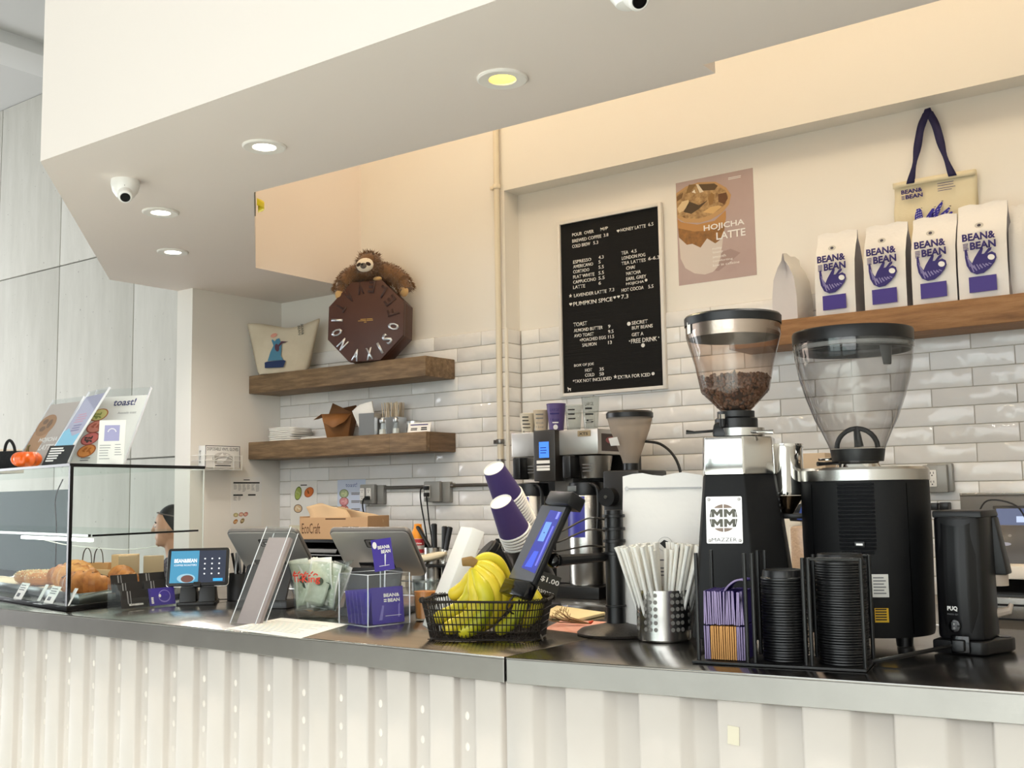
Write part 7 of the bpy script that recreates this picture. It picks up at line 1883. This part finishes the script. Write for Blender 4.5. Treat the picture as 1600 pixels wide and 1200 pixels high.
# things between the two grinders
q = aY(1243, 800, 4.15); c = thing('storage_carton', 'cream carton pair on the back counter between the grinders', 'box', (q.x, 4.15, ZB))
zz = lambda py: aY(1243, py, 4.15).z - ZB
MB().box(-.06, .02, 0, .15, 0, zz(745)).build('machine_side', mat('cream_plastic', '#e2dacd', .5), c, .006); MB().box(-.055, .03, .0, .15, zz(745), zz(710)).build('white_carton', mat('white_carton', '#e6dfd4', .7), c, .002); MB().box(.03, .13, .0, .15, zz(745), zz(709)).build('brown_carton', mat('tan_carton', '#c9b296', .7), c, .002)
MB().box(.03, .13, .0, .15, 0, zz(745)).build('under_box', mat('cream_plastic', '#e2dacd'), c, .002)
q = aY(1245, 800, 3.98); c = thing('blue_pouch', 'blue and black pouch hanging between the grinders', 'pouch', (q.x, 3.98, ZB + .0), 0)
zz2 = lambda py: aY(1245, py, 3.98).z - ZB
MB().box(-.05, .06, .03, .08, .0, zz2(820)).build('stand', mat('cream_plastic', '#e2dacd'), c, .004)
MB().hexa([V((-.03, 0, zz2(814))), V((.05, 0, zz2(816))), V((.05, .03, zz2(816))), V((-.03, .03, zz2(814)))], [V((-.042, 0, zz2(795))), V((.05, 0, zz2(782))), V((.05, .03, zz2(782))), V((-.042, .03, zz2(795)))]).build('pouch', BLACKP, c, .003)
MB().hexa([V((.0, -.004, zz2(812))), V((.05, -.004, zz2(814))), V((.05, 0, zz2(814))), V((.0, 0, zz2(812)))], [V((.02, -.004, zz2(792))), V((.05, -.004, zz2(780))), V((.05, 0, zz2(780))), V((.02, 0, zz2(792)))]).build('blue_panel', mat('pouch_blue', '#23408f', .5), c)
q = aY(1245, 860, 3.90); c = thing('cup_sleeve_pack', 'clear wrapped pack of brown cups between the grinders', 'package', (q.x, 3.92, ZB))
zz3 = lambda py: aY(1245, py, 3.92).z - ZB
MB().box(-.035, .035, 0, .10, 0.02, zz3(822)).build('pack', mat('brown_pack', '#b59a80', .35, bmp=(25, .8), coat=.5), c, .012); MB().box(-.033, .033, 0.002, .1, 0, .02).build('lilac_base', mat('lilac_base', '#a79bb5', .6), c)

# ================================================================ seated customer beyond the partition
HD = 6.5
hp_ = aD(268, 823, HD)
pe = thing('person', 'seated person with slicked black hair and headband in dark patterned top', 'person', (hp_.x, hp_.y, 0), 0)
# local axes: the person looks along the picture's left
lf = V((-RT.x, -RT.y, 0)).normalized(); sdw = V((-lf.y, lf.x, 0))
ch_ = hp_.z
def P_(f, s, z): p = lf * f + sdw * s; return V((p.x, p.y, z))
SKIN = mat('skin', '#c99b7c', .5); HAIR = mat('black_hair', '#17130f', .3, bmp=(60, .3, (1, 1, 8))); TOPM = mat('patterned_top', '#15131a', .8, var=(45, '#6a6670')); PANT = mat('dark_trousers', '#22242a', .8)
head = MB()
Mh_ = frame((0, 0, 0), lf, sdw).to_3x3()
head.ball(P_(.0, 0, ch_ + .01), (.098, .076, .118), 24, 18, Mh_)
head.ball(P_(.035, 0, ch_ - .06), (.058, .055, .062), 20, 14, Mh_)
bm_o = head
bm_o.tube([P_(.085, 0, ch_ + .03), P_(.102, 0, ch_ + .0), P_(.116, 0, ch_ - .022), P_(.09, 0, ch_ - .03)], [.012, .012, .014, .01], 10)
bm_o.ball(P_(.088, 0, ch_ - .062), (.012, .022, .010), 12, 8, Mh_); bm_o.ball(P_(.075, 0, ch_ - .098), (.02, .026, .02), 12, 8, Mh_)
bm_o.tube([P_(-.01, 0, ch_ - .07), P_(-.02, 0, ch_ - .16), P_(-.03, 0, ch_ - .2)], [.055, .05, .06], 16)
bm_o.ball(P_(-.005, .075, ch_ - .01), (.02, .010, .03), 12, 8, Mh_); bm_o.ball(P_(-.005, -.075, ch_ - .01), (.02, .010, .03), 12, 8, Mh_)
zsh = ch_ - .24
# body, hips, thighs, shanks and arms as one skin
ske = [(P_(-.03, 0, zsh - .38), .15), (P_(-.035, 0, zsh - .2), .14), (P_(-.03, 0, zsh - .02), .12), (P_(-.02, 0, zsh + .07), .05),
       (P_(-.03, .19, zsh - .02), .06), (P_(.0, .23, zsh - .28), .045), (P_(.24, .16, zsh - .33), .036), (P_(.33, .13, zsh - .32), .03),
       (P_(-.03, -.19, zsh - .02), .06), (P_(.0, -.23, zsh - .28), .045), (P_(.24, -.16, zsh - .33), .036), (P_(.33, -.13, zsh - .32), .03)]
edg = [(0, 1), (1, 2), (2, 3), (2, 4), (4, 5), (5, 6), (6, 7), (2, 8), (8, 9), (9, 10), (10, 11)]
def skin(name, pts, edges, m, parent, root=0):
    me = bpy.data.meshes.new(name); me.from_pydata([p for p, r in pts], edges, [])
    o = bpy.data.objects.new(name, me); C.objects.link(o); o.parent = parent
    md = o.modifiers.new('skin', 'SKIN'); 
    for k, (p, r) in enumerate(pts): me.skin_vertices[0].data[k].radius = (r, r); me.skin_vertices[0].data[k].use_root = (k == root)
    md.use_smooth_shade = True
    s = o.modifiers.new('smooth', 'SUBSURF'); s.levels = 2; s.render_levels = 2
    me.materials.append(m); return o
skin('torso', ske, edg, TOPM, pe)
zseat = .46
leg = [(P_(-.03, 0, zsh - .42), .13), (P_(.02, .1, zseat + .09), .09), (P_(.42, .12, zseat + .08), .065), (P_(.44, .12, .10), .045), (P_(.47, .12, .045), .035), (P_(.58, .12, .035), .032),
       (P_(.02, -.1, zseat + .09), .09), (P_(.42, -.12, zseat + .08), .065), (P_(.44, -.12, .10), .045), (P_(.47, -.12, .045), .035), (P_(.58, -.12, .035), .032)]
skin('legs', leg, [(0, 1), (1, 2), (2, 3), (3, 4), (4, 5), (0, 6), (6, 7), (7, 8), (8, 9), (9, 10)], PANT, pe)
for s in (1, -1):
    b0 = P_(.34, s * .128, zsh - .318); hnd = MB().ball(b0, (.045, .036, .018), 14, 10, Mh_)
    for k in range(4): hnd.tube([b0 + P_(.03, (k - 1.5) * .017, 0), b0 + P_(.065, (k - 1.5) * .018, .002), b0 + P_(.095 - .008 * abs(k - 1.3), (k - 1.5) * .018, -.012)], [.0085, .008, .0065], 8)
    hnd.tube([b0 + P_(-.005, -s * .03, 0), b0 + P_(.03, -s * .05, 0), b0 + P_(.055, -s * .048, -.006)], [.010, .009, .007], 8)
    hnd.build('hand', SKIN, pe, ang=60)
ho = head.build('head', SKIN, pe, ang=70)
rmx = ho.modifiers.new('blend', 'REMESH'); rmx.mode = 'VOXEL'; rmx.voxel_size = .0075; rmx.use_smooth_shade = True
smm = ho.modifiers.new('soften', 'SMOOTH'); smm.iterations = 4
hr_ = MB(); 
def hairpt(u, v):
    th = 2 * PI * u; ph = lerp(.0, 1.32, v); f = 1.0
    cut = 1.25 if math.cos(th) > .25 else 1.75
    ph = v * lerp(1.95, .98, max(0, min(1, (math.cos(th) + .35) / .9)))
    return P_(.101 * math.sin(ph) * math.cos(th) - .008, .082 * math.sin(ph) * math.sin(th), ch_ + .012 + .122 * math.cos(ph))
hr_.grid(hairpt, 32, 14); hr_.ball(P_(-.115, 0, ch_ + .02), (.045, .05, .045), 16, 12)
hr_.build('hair', HAIR, ho, merge=1e-5)
hb_ = MB().tube([P_(.093 * math.cos(a) - .008, .074 * math.sin(a), ch_ + .068 + .018 * math.cos(a)) for a in [2 * PI * k / 40 for k in range(40)]], .004, 6, closed=True)
hb_.build('headband', mat('headband', '#6a5f57', .4), ho)
for s in (1, -1):
    MB().ball(P_(.086, s * .03, ch_ + .004), (.008, .012, .008), 12, 8, Mh_).build('eye', mat('eye_white', '#e6e0da', .3), ho); MB().ball(P_(.092, s * .03, ch_ + .004), (.004, .006, .006), 10, 8, Mh_).build('iris', mat('eye_dark', '#20140e', .2), ho)
    MB().tube([P_(.092, s * .012, ch_ + .026), P_(.09, s * .03, ch_ + .03), P_(.08, s * .046, ch_ + .024)], .0035, 6).build('eyebrow', HAIR, ho)
st_ = thing('stool', 'wooden seat under the seated person', 'stool', (hp_.x, hp_.y, 0))
zs0 = ch_ - .24 - .42 - .15
MB().lathe([(0, zs0 - .04), (.17, zs0 - .04), (.18, zs0 - .02), (.17, zs0), (0, zs0)], 32, Matrix.Translation(P_(.05, 0, 0))).build('seat', WOODR, st_)
for a in (45, 135, 225, 315): d = V((math.cos(math.radians(a)), math.sin(math.radians(a)), 0)); c0 = P_(.05, 0, 0); MB().tube([c0 + d * .17 + V((0, 0, .001)), c0 + d * .12 + V((0, 0, zs0 - .03))], .015, 8).build('leg', BLACKM, st_)
